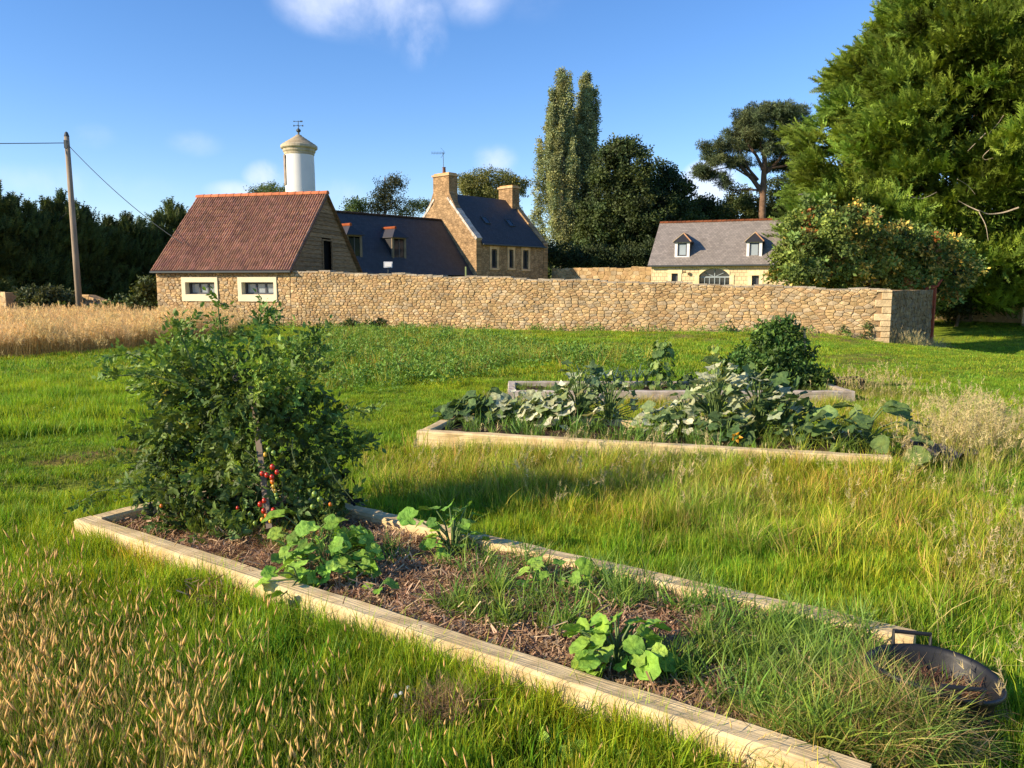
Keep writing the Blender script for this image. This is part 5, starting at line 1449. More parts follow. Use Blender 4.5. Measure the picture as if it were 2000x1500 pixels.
P_NEAR = [proto_obj('tuft', join(tuft(rgp, 26, .055, .085, .0042, GREEN, (.05, .75), 3)), M['grass']) for _ in range(6)]
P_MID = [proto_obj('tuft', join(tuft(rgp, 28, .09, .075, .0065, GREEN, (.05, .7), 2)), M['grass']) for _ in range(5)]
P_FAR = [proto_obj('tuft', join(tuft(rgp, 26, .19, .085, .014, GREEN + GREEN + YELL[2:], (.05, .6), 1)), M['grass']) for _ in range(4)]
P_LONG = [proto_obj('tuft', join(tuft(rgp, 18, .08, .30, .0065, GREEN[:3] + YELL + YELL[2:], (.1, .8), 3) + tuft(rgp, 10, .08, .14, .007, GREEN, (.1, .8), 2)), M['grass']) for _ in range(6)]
P_DRY = [proto_obj('stalks', join([seed_stalk(rgp, rgp.uniform(.22, .44), (rgp.normal(0, .04), rgp.normal(0, .04)), (STRAW + YELL)[rgp.integers(6)], (.058, .0082), .0028) for _ in range(5)] + tuft(rgp, 7, .06, .18, .004, YELL + GREEN, (.1, .6), 2)), M['straw']) for _ in range(8)]
P_FUZZ = [proto_obj('stalks', join([seed_stalk(rgp, rgp.uniform(.35, .75), (rgp.normal(0, .08), rgp.normal(0, .08)), YELL[rgp.integers(3)], (.11, .028), .004, True) for _ in range(7)] + tuft(rgp, 12, .1, .30, .007, YELL, (.1, .7), 2)), M['straw']) for _ in range(6)]
P_FIELD = [proto_obj('stalks', join([seed_stalk(rgp, rgp.uniform(.5, .95), (rgp.normal(0, .16), rgp.normal(0, .16)), STRAW[rgp.integers(3)], (.20, .06), .010, True) for _ in range(16)]), M['straw']) for _ in range(5)]

x, y = sample_view(31000, 1.9, 5.6); ok = open_ground(x, y, .02) & (rgp.random(len(x)) < 1 - .35 * soft(REG['dry_front'], x, y))
x, y = x[ok], y[ok]; bd = -((x - B1.x) * N1.x + (y - B1.y) * N1.y); sc = np.clip(1.15 + .7 * wob(x, y, .55, 11) + .55 * np.exp(-((bd - .25) / .3) ** 2), .45, 2.3) * rgp.uniform(.75, 1.25, len(x))
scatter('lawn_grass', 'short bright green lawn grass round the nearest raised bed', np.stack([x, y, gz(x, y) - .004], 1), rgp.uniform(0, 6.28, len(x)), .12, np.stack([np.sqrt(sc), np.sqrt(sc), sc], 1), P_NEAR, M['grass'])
x, y = sample_view(42000, 5.4, 13); lm = soft(REG['lens'], x, y); ok = open_ground(x, y, .02) & ~(lm & (rgp.random(len(x)) < .5)) & ~(soft(REG['bare_c'], x, y, .1) & (rgp.random(len(x)) < .75))
x, y = x[ok], y[ok]; sc = np.clip(.85 + .5 * wob(x, y, .9, 11), .35, 1.8) * rgp.uniform(.75, 1.2, len(x)); sc = sc * np.where(soft(REG['lush_left'], x, y, .12), 2.3, np.where(x < -1.6, .72, .9))
scatter('lawn_grass', 'mown lawn grass between the raised beds', np.stack([x, y, gz(x, y) - .004], 1), rgp.uniform(0, 6.28, len(x)), .12, np.stack([np.sqrt(sc), np.sqrt(sc), sc], 1), P_MID, M['grass'])
x, y = sample_view(66000, 12.5, 34); ok = open_ground(x, y, .02) & ~inside(REG['meadow'], x, y)
for k_ in ('bare_a', 'bare_b'): ok &= ~(soft(REG[k_], x, y, .3) & (rgp.random(len(x)) < .7))
wd = (x + 14.4) * .237 + (y - 31.4) * .9715
ok &= ~((wd > -1.6) & (wd < .2) & (rgp.random(len(x)) < .35))
ok &= ~((wd > -4.2) & (x > 0) & (x < 11.5) & (rgp.random(len(x)) < np.clip(.6 + .5 * wob(x, y, 1.6, 9), 0, .92)))
x, y = x[ok], y[ok]; sc = np.clip(.9 + .35 * wob(x, y, 2.5, 11), .45, 1.7) * rgp.uniform(.75, 1.2, len(x)); sc = np.where(x > .42 * y, sc * .6, sc)
scatter('lawn_grass', 'far lawn grass sloping towards the garden wall', np.stack([x, y, gz(x, y) - .004], 1), rgp.uniform(0, 6.28, len(x)), .1, np.stack([np.sqrt(sc) * 1.2, np.sqrt(sc) * 1.2, sc], 1), P_FAR, M['grass'])
x, y = sample_view(14000, 33, 52, .72); ok = (x > .3 * y) & open_ground(x, y)
x, y = x[ok], y[ok]
scatter('lawn_grass', 'smooth bright lawn at the far right beyond the wall corner', np.stack([x, y, gz(x, y) - .004], 1), rgp.uniform(0, 6.28, len(x)), .1, rgp.uniform(1.0, 1.8, len(x)) * .8, P_FAR, M['grass'])

# long mixed grass: lens between the beds, strips beside the beds, tufts along beams and walls
def region_pts(keys, n, y0, y1, j=.2):
    x, y = sample_view(n, y0, y1); m = np.zeros(len(x), bool)
    for k in keys: m |= soft(REG[k], x, y, j)
    m &= open_ground(x, y, .03); return x[m], y[m]
x, y = region_pts(['lens', 'corner_dry'], 21000, 2.2, 8.5, .22)
x2, y2 = region_pts(['right_dry', 'between'], 16000, 6.5, 12, .2); x = np.concatenate([x, x2]); y = np.concatenate([y, y2])
sc = rgp.uniform(.45, 1.05, len(x)) * np.clip(.85 + .4 * wob(x, y, 1.2, 14), .4, 1.4) * np.where(y > 9, .6, 1)
scatter('long_grass', 'long unmown green and yellow grass in the middle of the garden', np.stack([x, y, gz(x, y) - .01], 1), rgp.uniform(0, 6.28, len(x)), .15, sc, P_LONG, M['grass'])
# long dark grass hugging the beams
lx, ly = [], []
for k, (b, u, n_, L_, W_) in enumerate(BEDS):
    for side in (-.07, W_ + .07):
        for i in range(int(L_ * (120 if k == 0 else 50))):
            if rgp.random() < .5 + .5 * math.sin(i * .11 + k * 2 + side * 3): 
                q = b + u * rgp.uniform(0, L_) + n_ * (side + rgp.normal(0, .04)); q = q if not in_bed(q.x, q.y, k, .01) else b + u * rgp.uniform(0, L_) + n_ * (side * 1.8 if side < 0 else side + .1)
                lx.append(q.x); ly.append(q.y)
lx, ly = np.array(lx), np.array(ly)
scatter('long_grass', 'longer dark grass growing against the timber beams', np.stack([lx, ly, gz(lx, ly) - .01], 1), rgp.uniform(0, 6.28, len(lx)), .15, rgp.uniform(.35, .75, len(lx)) * np.where(ly < 6, 1.0, .8) * np.clip(1 + .5 * wob(lx, ly, .8, 40), .5, 1.5), P_LONG, M['grass'])
gx_, gy_ = [], []
for (px, py, rx, ry, n_) in ((850, 1285, 60, 22, 130), (800, 1262, 30, 14, 40), (930, 1330, 40, 16, 40), (660, 1225, 40, 14, 36), (1120, 1400, 60, 16, 50), (1320, 1470, 90, 16, 80), (330, 1105, 40, 12, 30), (1010, 1360, 30, 12, 26)):
    for _ in range(n_):
        q = on_ground(px + rx * rgp.normal(0, .6), py + ry * rgp.normal(0, .6)); gx_.append(q[0]); gy_.append(q[1])
for (a0, wd_, n_) in ((2.82, .16, 90), (2.3, .12, 40), (3.35, .14, 50), (1.45, .12, 40), (3.9, .2, 60), (.45, .12, 40), (1.95, .1, 24)):
    for _ in range(n_):
        q = B1 + U1 * (a0 + rgp.normal(0, wd_)) + N1 * (-.07 - abs(rgp.normal(0, .05))); gx_.append(q.x); gy_.append(q.y)
for (a0, wd_, n_) in ((4.15, .25, 110), (3.6, .3, 50), (2.9, .2, 40), (1.2, .3, 40)):
    for _ in range(n_):
        q = B2 + U2 * (a0 + rgp.normal(0, wd_)) + N2 * (-.09 - abs(rgp.normal(0, .07))); gx_.append(q.x); gy_.append(q.y)
gx_, gy_ = np.array(gx_), np.array(gy_); m = ~in_bed(gx_, gy_, 0, .03); gx_, gy_ = gx_[m], gy_[m]
P_LUSH = [proto_obj('tuft', join(tuft(rgp, 22, .06, .24, .007, GREEN[:3], (.1, .9), 3)), M['grass']) for _ in range(5)]
scatter('long_grass', 'lush green tufts hiding stretches of the near beams', np.stack([gx_, gy_, gz(gx_, gy_) - .01], 1), rgp.uniform(0, 6.28, len(gx_)), .15, rgp.uniform(.5, 1.1, len(gx_)), P_LUSH, M['grass'])
x, y = sample_view(1500, 2.0, 12); m = open_ground(x, y, .05) & (rgp.random(len(x)) < np.clip(.35 + .9 * wob(x, y, 1.3, 51), .04, 1)); x, y = x[m], y[m]
x2, y2 = region_pts(['lush_left'], 9000, 7, 14, .12); x = np.concatenate([x, x2]); y = np.concatenate([y, y2])
scatter('long_grass', 'scattered taller tufts and a lush band of grass in the lawn', np.stack([x, y, gz(x, y) - .01], 1), rgp.uniform(0, 6.28, len(x)), .15, rgp.uniform(.4, .85, len(x)), P_LUSH, M['grass'])
# dry seeding grass, foreground left
x, y = sample_view(7000, 1.8, 4.4, .72, .6)
dn = np.clip(.55 + .5 * wob(x, y, .5, 17), .1, 1) ; m = soft(REG['dry_front'], x, y, .18) & (rgp.random(len(x)) < dn * np.clip((-.1 - x) / 1.0, .10, 1)) & open_ground(x, y, .1)
x, y = x[m], y[m]
scatter('dry_grass', 'dry seeding grass with orange tan heads in the lower left foreground', np.stack([x, y, gz(x, y) - .01], 1), rgp.uniform(0, 6.28, len(x)), .12, rgp.uniform(.6, 1.05, len(x)), P_DRY, M['straw'])
x, y = sample_view(500, 2.1, 3.4, .72, .2); m = open_ground(x, y, .1) & (x > -.7) & (x < .9); x, y = x[m][:30], y[m][:30]
scatter('dry_grass', 'few scattered dry seed stalks in the green grass at bottom centre', np.stack([x, y, gz(x, y) - .01], 1), rgp.uniform(0, 6.28, len(x)), .12, rgp.uniform(.4, .7, len(x)), P_DRY, M['straw'])
# pale feathery seed heads: lens, beside beds, right edge
x, y = region_pts(['lens'], 1500, 5, 8.5, .2); x2, y2 = region_pts(['right_dry', 'between'], 1500, 6.5, 12, .2); x3, y3 = region_pts(['corner_dry'], 1300, 2.4, 5.2, .1)
m = rgp.random(len(x)) < np.clip(.3 + .6 * wob(x, y, 1.0, 19), .05, .8)
x = np.concatenate([x[m], x2, x3]); y = np.concatenate([y[m], y2, y3])
sc = rgp.uniform(.35, .8, len(x)) * np.where((y > 9) & (x < 5), .5, 1) * np.where(y < 5.2, .8, 1)
ex = [on_ground(px + rgp.normal(0, 45), py + rgp.normal(0, 12)) for px, py in ((1890, 905),) * 70 + ((1830, 900),) * 30 + ((1950, 880),) * 30]
ex = np.array(ex); ke = ~in_bed(ex[:, 0], ex[:, 1], 1, .0); ex = ex[ke]; x = np.concatenate([x, ex[:, 0]]); y = np.concatenate([y, ex[:, 1]]); sc = np.concatenate([sc, rgp.uniform(.55, 1.0, len(ex))])
scatter('feather_grass', 'pale feathery seed heads standing in the long grass', np.stack([x, y, gz(x, y) - .01], 1), rgp.uniform(0, 6.28, len(x)), .22, sc, P_FUZZ, M['straw'])
# the dry meadow on the left
x = rgp.uniform(-34, -8.5, 15000); y = rgp.uniform(15, 40, 15000); m = soft(REG['meadow'], x, y, .35) & open_ground(x, y) & (x > -.78 * y - 2)
m &= ~(((x + 15.8) ** 2 + (y - 33) ** 2) < .5)
x, y = x[m], y[m]; sc = rgp.uniform(.55, 1.0, len(x)) * np.clip(.82 + .25 * wob(x, y, 4, 21) + .012 * (-x - 10), .5, 1.25) * np.where(y > 29, .6, 1)
scatter('meadow_grass', 'tall dry orange meadow grass at the left in front of the pole', np.stack([x, y, gz(x, y) - .02], 1), rgp.uniform(0, 6.28, len(x)), .14, sc, P_FIELD, M['straw'])

# leafy weeds: the rough strip behind the tomato plant, wall foot, left bank
P_WEED = []
for _ in range(5):
    ps = [leaf_clump(26, .06, .13, rt_, .5, 1.1)]; V, F, c = ps[0]; V = V + np.array([0, 0, .14]); P_WEED.append(proto_obj('weed', (V, F, c * np.array([.15, .28, .04])), M['leaf']))
x, y = region_pts(['lush_mid', 'lush_mid2'], 15000, 10, 26, .35); x2, y2 = region_pts(['lush_left'], 4000, 7, 14, .2)
x2, y2 = x2[::5], y2[::5]
x = np.concatenate([x, x2]); y = np.concatenate([y, y2]); sc = rgp.uniform(.6, 1.3, len(x)) * np.clip(1 + .4 * wob(x, y, 2, 23), .5, 1.5); sc[len(sc) - len(x2):] *= .5
scatter('leafy_weeds', 'dense knee high green weeds behind the tomato plant', np.stack([x, y, gz(x, y) - .03], 1), rgp.uniform(0, 6.28, len(x)), .1, sc, P_WEED, M['leaf'])
x, y = region_pts(['lush_mid', 'lush_mid2'], 6000, 10, 26, .3)
scatter('long_grass', 'tall green grass standing among the weeds', np.stack([x, y, gz(x, y) - .02], 1), rgp.uniform(0, 6.28, len(x)), .12, rgp.uniform(.8, 1.5, len(x)), P_LONG, M['grass'])
s_ = rgp.uniform(.2, 27.3, 620); off = rgp.uniform(.05, .5, 620); pw = rgp.random(620) < np.clip(.4 + .7 * wob(s_, s_ * 0, 2.2, 25), .12, 1)
s_, off = s_[pw], off[pw]; x = W0.x + WU.x * s_ + WN.x * off; y = W0.y + WU.y * s_ + WN.y * off
scatter('wall_weeds', 'low green weeds growing along the foot of the stone wall', np.stack([x, y, gz(x, y) - .03], 1), rgp.uniform(0, 6.28, len(x)), .1, rgp.uniform(.5, 1.2, len(x)), P_WEED, M['leaf'])
t_ = rgp.uniform(0, 7.5, 260); off = rgp.uniform(.05, .9, 260); x = RC.x + RD.x * t_ + RN.x * off; y = RC.y + RD.y * t_ + RN.y * off
scatter('feather_grass', 'tall dry grass at the foot of the shaded wall return', np.stack([x, y, gz(x, y) - .02], 1), rgp.uniform(0, 6.28, len(x)), .15, rgp.uniform(.5, 1.0, len(x)), P_FUZZ, M['straw'])
x, y = sample_view(2600, 40, 47, .72); m = (x > .53 * y) & (y > 49.3 - .53 * (x - 22) - 1.2) & (y < 49.5 - .53 * (x - 22) - .3); x, y = x[m], y[m]
if len(x): scatter('feather_grass', 'pale long grass in front of the far orchard wall', np.stack([x, y, gz(x, y) - .02], 1), rgp.uniform(0, 6.28, len(x)), .15, rgp.uniform(.7, 1.2, len(x)), P_FUZZ, M['straw'])

# ------------------------------------------------------------------ raised beds of timber sleepers
def bed(label, b, u, n, L_, W_, h, joints_near, joints_far, zsoil, col, seed, ends=(True, True)):
    rg = np.random.default_rng(seed); t = thing('raised_bed', label, 'raised bed', (b + u * L_ / 2 + n * W_ / 2).to_tuple(), 'timber raised beds')
    th = .115
    def beam(p, q, name='beam'):
        p, q = Vector(p), Vector(q); d = (q - p); L2 = d.length; d.normalize(); m = Vector((-d.y, d.x, 0)); nseg = max(4, int(L2 / .18)); V = []
        zc = [float(gz(*(p + d * (L2 * i / nseg)).xy)) for i in range(nseg + 1)]
        ch = .012
        for i in range(nseg + 1):
            c = p + d * (L2 * i / nseg); j = rg.normal(0, .0022, 12)
            prof = [(-th / 2, -.08), (-th / 2 + j[0], h * .35), (-th / 2 + j[1], h * .7), (-th / 2 + j[2], h - ch), (-th / 2 + ch + j[3], h + j[4]), (0, h + j[5]), (th / 2 - ch + j[6], h + j[7]), (th / 2 + j[8], h - ch), (th / 2, h * .5), (th / 2, -.08)]
            for o_, z in prof: V.append(c + m * o_ + UP * z)
        k = 10; F = [(i * k + a, i * k + a + 1, (i + 1) * k + a + 1, (i + 1) * k + a) for i in range(nseg) for a in range(k - 1)]
        F += [tuple(range(k))[::-1], tuple(nseg * k + a for a in range(k))]
        o = mesh(name, V, F, M[('wood', 'wood2', 'wood3')[seed - 1]], t, np.tile(np.array(col) * rg.uniform(.92, 1.06), (len(V), 1)))
        return o
    for (off, js) in ((0, joints_near), (W_, joints_far)):
        cuts = [0] + js + [L_]
        for i in range(len(cuts) - 1):
            e = rg.normal(0, .008); beam(b + u * (cuts[i] + .004) + n * (off + e), b + u * (cuts[i + 1] - .004) + n * (off + e * .3))
    if ends[0]: beam(b + u * (th / 2 + .0) + n * (th / 2 + .004), b + u * (th / 2) + n * (W_ - th / 2 - .004))
    if ends[1]: beam(b + u * (L_ - th / 2) + n * (th / 2 + .004), b + u * (L_ - th / 2) + n * (W_ - th / 2 - .004))
    # soil with lumps
    nu, nv = int(L_ / .05), int(W_ / .05); V = []
    for i in range(nu + 1):
        for j in range(nv + 1):
            q = b + u * (.05 + (L_ - .1) * i / nu) + n * (.05 + (W_ - .1) * j / nv)
            V.append((q.x, q.y, zsoil + .022 * float(wob(q.x, q.y, .45, 31)) + .01 * float(wob(q.x, q.y, .12, 33, 2)) + rg.normal(0, .003)))
    F = [(i * (nv + 1) + j, (i + 1) * (nv + 1) + j, (i + 1) * (nv + 1) + j + 1, i * (nv + 1) + j + 1) for i in range(nu) for j in range(nv)]
    mesh('soil', V, F, M['soil'], t, None, True)
    return t
CREAM = (.74, .57, .31)
bed('long nearest timber raised bed with the big tomato plant at its left end', B1, U1, N1, 4.62, 1.12, .175, [2.78], [1.5, 3.2], .10, CREAM, 1, (True, False))
bed('middle timber raised bed full of grey green courgette plants', B2, U2, N2, 4.38, 1.15, .185, [2.35], [2.4], .12, CREAM, 2, (True, False))
bed('farthest raised bed, of greyer timber, with leeks and climbing plants', B3, U3, N3, 4.85, 1.05, .17, [2.6], [.95, 3.1], .10, (.50, .43, .35), 3)

def bed_pt(k, a, c): b, u, n, L_, W_ = BEDS[k]; return b + u * a + n * c
def soil_z(k): return (.10, .12, .10)[k]
# dried straw mulch on the soil
P_MULCH = []
for _ in range(6):
    V, F, c = [], [], []
    for i in range(26):
        a = rgp.uniform(0, PI); L_ = rgp.uniform(.025, .10); w = rgp.uniform(.0015, .0035); x0, y0 = rgp.normal(0, .05, 2); z0 = rgp.uniform(0, .018); dz = rgp.normal(0, .012)
        dx, dy = math.cos(a) * L_ / 2, math.sin(a) * L_ / 2; px_, py_ = -math.sin(a) * w, math.cos(a) * w; b0 = len(V)
        V += [(x0 - dx - px_, y0 - dy - py_, z0 - dz), (x0 + dx - px_, y0 + dy - py_, z0 + dz), (x0 + dx + px_, y0 + dy + py_, z0 + dz + .001), (x0 - dx + px_, y0 - dy + py_, z0 - dz + .001)]
        F += [(b0, b0 + 1, b0 + 2), (b0, b0 + 2, b0 + 3)]; q = np.array([(.50, .33, .19), (.40, .25, .14), (.60, .43, .26), (.30, .17, .09)][rgp.integers(4)]) * rgp.uniform(.8, 1.2); c += [tuple(q)] * 4
    P_MULCH.append(proto_obj('mulch', A_(V, F, c), M['straw']))
a = rgp.uniform(.12, 4.5, 5200); c_ = rgp.uniform(.08, 1.04, 5200); x = B1.x + U1.x * a + N1.x * c_; y = B1.y + U1.y * a + N1.y * c_
m = rgp.random(len(x)) < np.clip(.62 + .55 * wob(x, y, .5, 35), .12, 1); x, y = x[m], y[m]
scatter('straw_mulch', 'brown straw mulch lying on the soil of the nearest bed', np.stack([x, y, .105 + .02 * wob(x, y, .45, 31)], 1), rgp.uniform(0, 6.28, len(x)), .2, rgp.uniform(.7, 1.2, len(x)), P_MULCH, M['straw'])
# weedy dark grass inside the bed
W_PAL = [((.09, .17, .03), (.18, .34, .06)), ((.11, .19, .03), (.26, .42, .07)), ((.09, .15, .035), (.20, .31, .08)), ((.10, .19, .03), (.30, .46, .07))]
P_BED = [proto_obj('tuft', join(tuft(rgp, 13, .045, .17, .0075, W_PAL, (.2, 1.0), 3)), M['grass']) for _ in range(6)]
def px_on(px, py, z): return on_ground(px, py, z)
wx, wy = [], []
for (px, py, rx, ry, n_) in [(960, 1190, 75, 45, 90), (1100, 1200, 60, 50, 60), (1010, 1110, 60, 25, 50), (1180, 1140, 80, 30, 60), (900, 1100, 50, 25, 22), (1230, 1180, 60, 22, 45), (1380, 1190, 70, 22, 60), (1440, 1260, 90, 50, 120), (1520, 1300, 110, 60, 190), (1600, 1240, 110, 40, 150),
                             (1500, 1370, 110, 45, 150), (1660, 1330, 90, 60, 150), (1620, 1420, 100, 50, 170), (740, 1090, 60, 20, 14), (860, 1200, 40, 20, 30), (590, 1060, 80, 26, 40), (430, 1045, 60, 16, 22), (1340, 1320, 60, 30, 30), (1320, 1160, 60, 20, 40), (920, 1050, 40, 20, 30)]:
    for _ in range(n_):
        a_, r_ = rgp.uniform(0, 2 * PI), math.sqrt(rgp.uniform(0, 1)); q = px_on(px + rx * r_ * math.cos(a_), py + ry * r_ * math.sin(a_), .11); wx.append(q[0]); wy.append(q[1])
wx, wy = np.array(wx), np.array(wy); m = in_bed(wx, wy, 0, .12) & (rgp.random(len(wx)) < np.clip(.62 + .6 * wob(wx, wy, .35, 44), .1, 1)); wx, wy = wx[m], wy[m]
scatter('bed_weeds', 'dark green couch grass weeds growing in the nearest bed', np.stack([wx, wy, np.full(len(wx), .10)], 1), rgp.uniform(0, 6.28, len(wx)), .3, rgp.uniform(.45, 1.25, len(wx)), P_BED, M['grass'])
# beds 2 and 3: ground weeds
for k, n_, lb in ((1, 170, 'green grass weeds between the courgette plants'), (2, 260, 'short weeds on the soil of the farthest bed')):
    a = rgp.uniform(.1, BEDS[k][3] - .1, n_); c_ = rgp.uniform(.1, BEDS[k][4] - .1, n_); b, u, n = BEDS[k][:3]
    x = b.x + u.x * a + n.x * c_; y = b.y + u.y * a + n.y * c_
    scatter('bed_weeds', lb, np.stack([x, y, np.full(len(x), soil_z(k))], 1), rgp.uniform(0, 6.28, len(x)), .3, rgp.uniform(.6, 1.3, len(x)) * (1.2 if k == 1 else .7), P_BED, M['grass'])

# ------------------------------------------------------------------ leafy vegetable plants: every large leaf is its own part
def leaf_blade(kind, seed):
    """Unit leaf: petiole joint at the origin, tip at +x about 1 long, facing +z. Triangles."""
    rg = np.random.default_rng(seed); n = 22; per = []
    for i in range(n):
        th = -PI + 2 * PI * (i + .5) / n
        if kind == 'palmate': r = .52 * (1 - .20 * abs(math.sin(2.5 * th)) ** .7) * (1 - .55 * math.exp(-((abs(th) - PI) / .35) ** 2)); cx = .34
        elif kind == 'cut': r = .60 * (1 - .52 * abs(math.sin(2.5 * th)) ** .55) * (1 - .6 * math.exp(-((abs(th) - PI) / .4) ** 2)); cx = .36
        elif kind == 'round': r = .50 * (1 + .05 * math.sin(7 * th)); cx = .46
        elif kind == 'oval': r = .5 / math.sqrt((math.cos(th)) ** 2 + (math.sin(th) / .62) ** 2); cx = .5
        elif kind == 'big': r = .5 / math.sqrt((math.cos(th)) ** 2 + (math.sin(th) / .7) ** 2) * (1 + .04 * math.sin(6 * th)); cx = .5
        r *= 1 + rg.normal(0, .035); per.append((cx + r * math.cos(th), r * math.sin(th)))
    fold = rg.uniform(.10, .35); droop = rg.uniform(.15, .55); tw = rg.uniform(-.25, .25)
    def Z(x, y): return fold * abs(y) - droop * x * x * .8 + tw * x * y + .03 * math.sin(9 * x + seed) * (abs(y) + .1) + .02 * math.sin(17 * y + 5 * x) + .035 * math.sin(13 * x + 3 * y + seed) * math.cos(11 * y)
    V = [(0.36, 0, Z(.36, 0) - .02)]
    for k in (.55, 1.0):
        for (x, y) in per: X_, Y_ = .36 + (x - .36) * k, y * k; V.append((X_, Y_, Z(X_, Y_) + (rg.normal(0, .02) if k == 1 else 0)))
    F = [(0, 1 + i, 1 + (i + 1) % n) for i in range(n)]
    for i in range(n): F += [(1 + i, 1 + n + i, 1 + n + (i + 1) % n), (1 + i, 1 + n + (i + 1) % n, 1 + (i + 1) % n)]
    c = [(1.15, 1.12, 1.0)] + [(1, 1, 1)] * n + [(.95, .97, .95)] * n
    return A_(V, F, c)
LEAF_ME = {}
def leaf_mesh(kind, v, col):
    key = (kind, v, col)
    if key not in LEAF_ME:
        V, F, c = leaf_blade(kind, v * 13 + 5); o = mesh('leaf', V, F, M['bigleaf'], False, c * np.array(col), True); LEAF_ME[key] = o.data
    return LEAF_ME[key]

def leafy(name, label, cat, base, leaves, cols, kind, group=None, stemcol=(.16, .24, .07), stem_r=.006, seed=0, extra=None):
    """leaves: list of (azimuth, reach, height, size). Stalks rise from the base and carry the leaf blades."""
    rg = np.random.default_rng(seed + 900); base = Vector(base); t = thing(name, label, cat, base.to_tuple(), group); st = MB()
    for (az, reach, hh, size) in leaves:
        d = Vector((math.cos(az), math.sin(az), 0)); tip = base + d * reach + UP * hh
        mid = base + d * reach * .45 + UP * hh * .72
        st.tube([base + d * .01, mid, tip], [stem_r, stem_r * .8, stem_r * .6], 4, stemcol, cap=False)
        x = (d + UP * (rg.uniform(-.35, .25) if kind != 'cut' else rg.uniform(-.2, 1.1)) + Vector((rg.normal(0, .3), rg.normal(0, .3), 0))).normalized()
        z = (UP * .75 + Vector((-.62, -.34, .1)) * rg.uniform(.3, 1.3) + Vector((rg.normal(0, .4 if kind != 'oval' and seed != 41 else .8), rg.normal(0, .4 if kind != 'oval' and seed != 41 else .8), 0)) - d * (rg.uniform(-.5, .4) if kind != 'cut' else rg.uniform(-.2, 1.4))); y = z.cross(x).normalized(); z = x.cross(y)
        o = bpy.data.objects.new('leaf', leaf_mesh(kind, int(rg.integers(4)), cols[int(rg.integers(len(cols)))])); C.objects.link(o); o.parent = t
        s = size * rg.uniform(.85, 1.15)
        Mx = Matrix(((x.x * s, y.x * s, z.x * s, 0), (x.y * s, y.y * s, z.y * s, 0), (x.z * s, y.z * s, z.z * s, 0), (0, 0, 0, 1)))
        o.matrix_local = Matrix.Translation(tip - base) @ Mx
    if st.n: st.build('stems', M['leaf'], t)['kind'] = 'stuff'
    return t

def rosette(rg, n, reach, height, size, az0=0, low=.25):
    out = []
    for i in range(n):
        f = (i + .5) / n; out.append((az0 + i * 2.4 + rg.normal(0, .2), reach * (1 - .75 * f) * rg.uniform(.8, 1.15), height * (low + (1 - low) * f) * rg.uniform(.8, 1.15), size * rg.uniform(.7, 1.15)))
    return out
rgl = np.random.default_rng(404)
SIL = [(.36, .41, .25), (.46, .50, .33), (.22, .30, .13), (.62, .64, .48)]
DKG = [(.075, .13, .045), (.10, .17, .055), (.06, .11, .04)]
def ground_at(px, py, z): q = on_ground(px, py, z); return Vector((q[0], q[1], z))
GCO = 'courgette plants in the middle raised bed'
court = [
    (905, 838, 16, .30, .22, .15, DKG, 'palmate', 'low dark green courgette plant at the far left end of the middle bed'),
    (945, 835, 20, .30, .30, .16, DKG + SIL[:1], 'palmate', 'dark green courgette plant second from the left end of the middle bed'),
    (1010, 838, 20, .30, .27, .17, SIL, 'palmate', 'low silvery mildewed courgette plant left of the grey mound of leaves'),
    (1075, 842, 24, .32, .30, .19, SIL + SIL[3:], 'palmate', 'pale silver courgette mound, its leaves nearly white'),
    (1130, 840, 26, .30, .56, .19, SIL + DKG, 'cut', 'tall upright courgette plant with silver leaves, left of the grass gap'),
    (1190, 845, 18, .30, .52, .16, SIL[:3] + DKG, 'cut', 'dark stemmed courgette plant leaning right beside the grass gap'),
    (1290, 855, 16, .26, .20, .15, SIL, 'palmate', 'small flat silvery courgette plant just right of the grass gap'),
    (1335, 858, 18, .26, .34, .15, SIL + DKG, 'palmate', 'silver and green courgette plant left of the tall silver one'),
    (1395, 862, 28, .30, .62, .20, SIL[:3], 'cut', 'tallest silver leaved courgette plant, with a yellow fruit at its foot'),
    (1480, 865, 26, .34, .62, .22, SIL[:3] + DKG, 'cut', 'tall courgette plant with deeply cut upright leaves in the right half'),
    (1535, 868, 24, .30, .44, .19, DKG, 'cut', 'dark green courgette plant with broad shadowed leaves at the right'),
    (1420, 875, 14, .24, .22, .15, DKG, 'palmate', 'low dark courgette plant in front of the tallest silver one'),
]
for i, (px, py, n_, reach, hh, sz, cols, kind, lb) in enumerate(court):
    b = ground_at(px, py - 16, .13)
    leafy('courgette_plant', lb, 'courgette plant', b, rosette(rgl, int(n_ * 2.3), reach * 1.05, hh * 1.05, sz * .95, rgl.uniform(0, 6), low=.12), cols, kind, GCO, seed=i, stem_r=.008)
q = at(1437, 853, ground_at(1437, 868, .13).y - .02)
yf = thing('yellow_flower', 'bright yellow orange courgette flower among the grey leaves', 'flower', q.to_tuple())
M['petal'] = material('yellow_petal', (.90, .42, .02), rough=.5, var=.1, trans=.3, attr=False, transcol=(1, 1, 1))
for k in range(5):
    a = 2 * PI * k / 5; dd_ = Vector((math.cos(a), -.4, math.sin(a)))
    s_ = dd_.cross(Vector((0, 1, 0))).normalized()
    mesh('petal', [q, q + dd_ * .03 + s_ * .018, q + dd_ * .06 + Vector((0, -.02, 0)), q + dd_ * .03 - s_ * .018], [(0, 1, 2, 3)], M['petal'], yf)
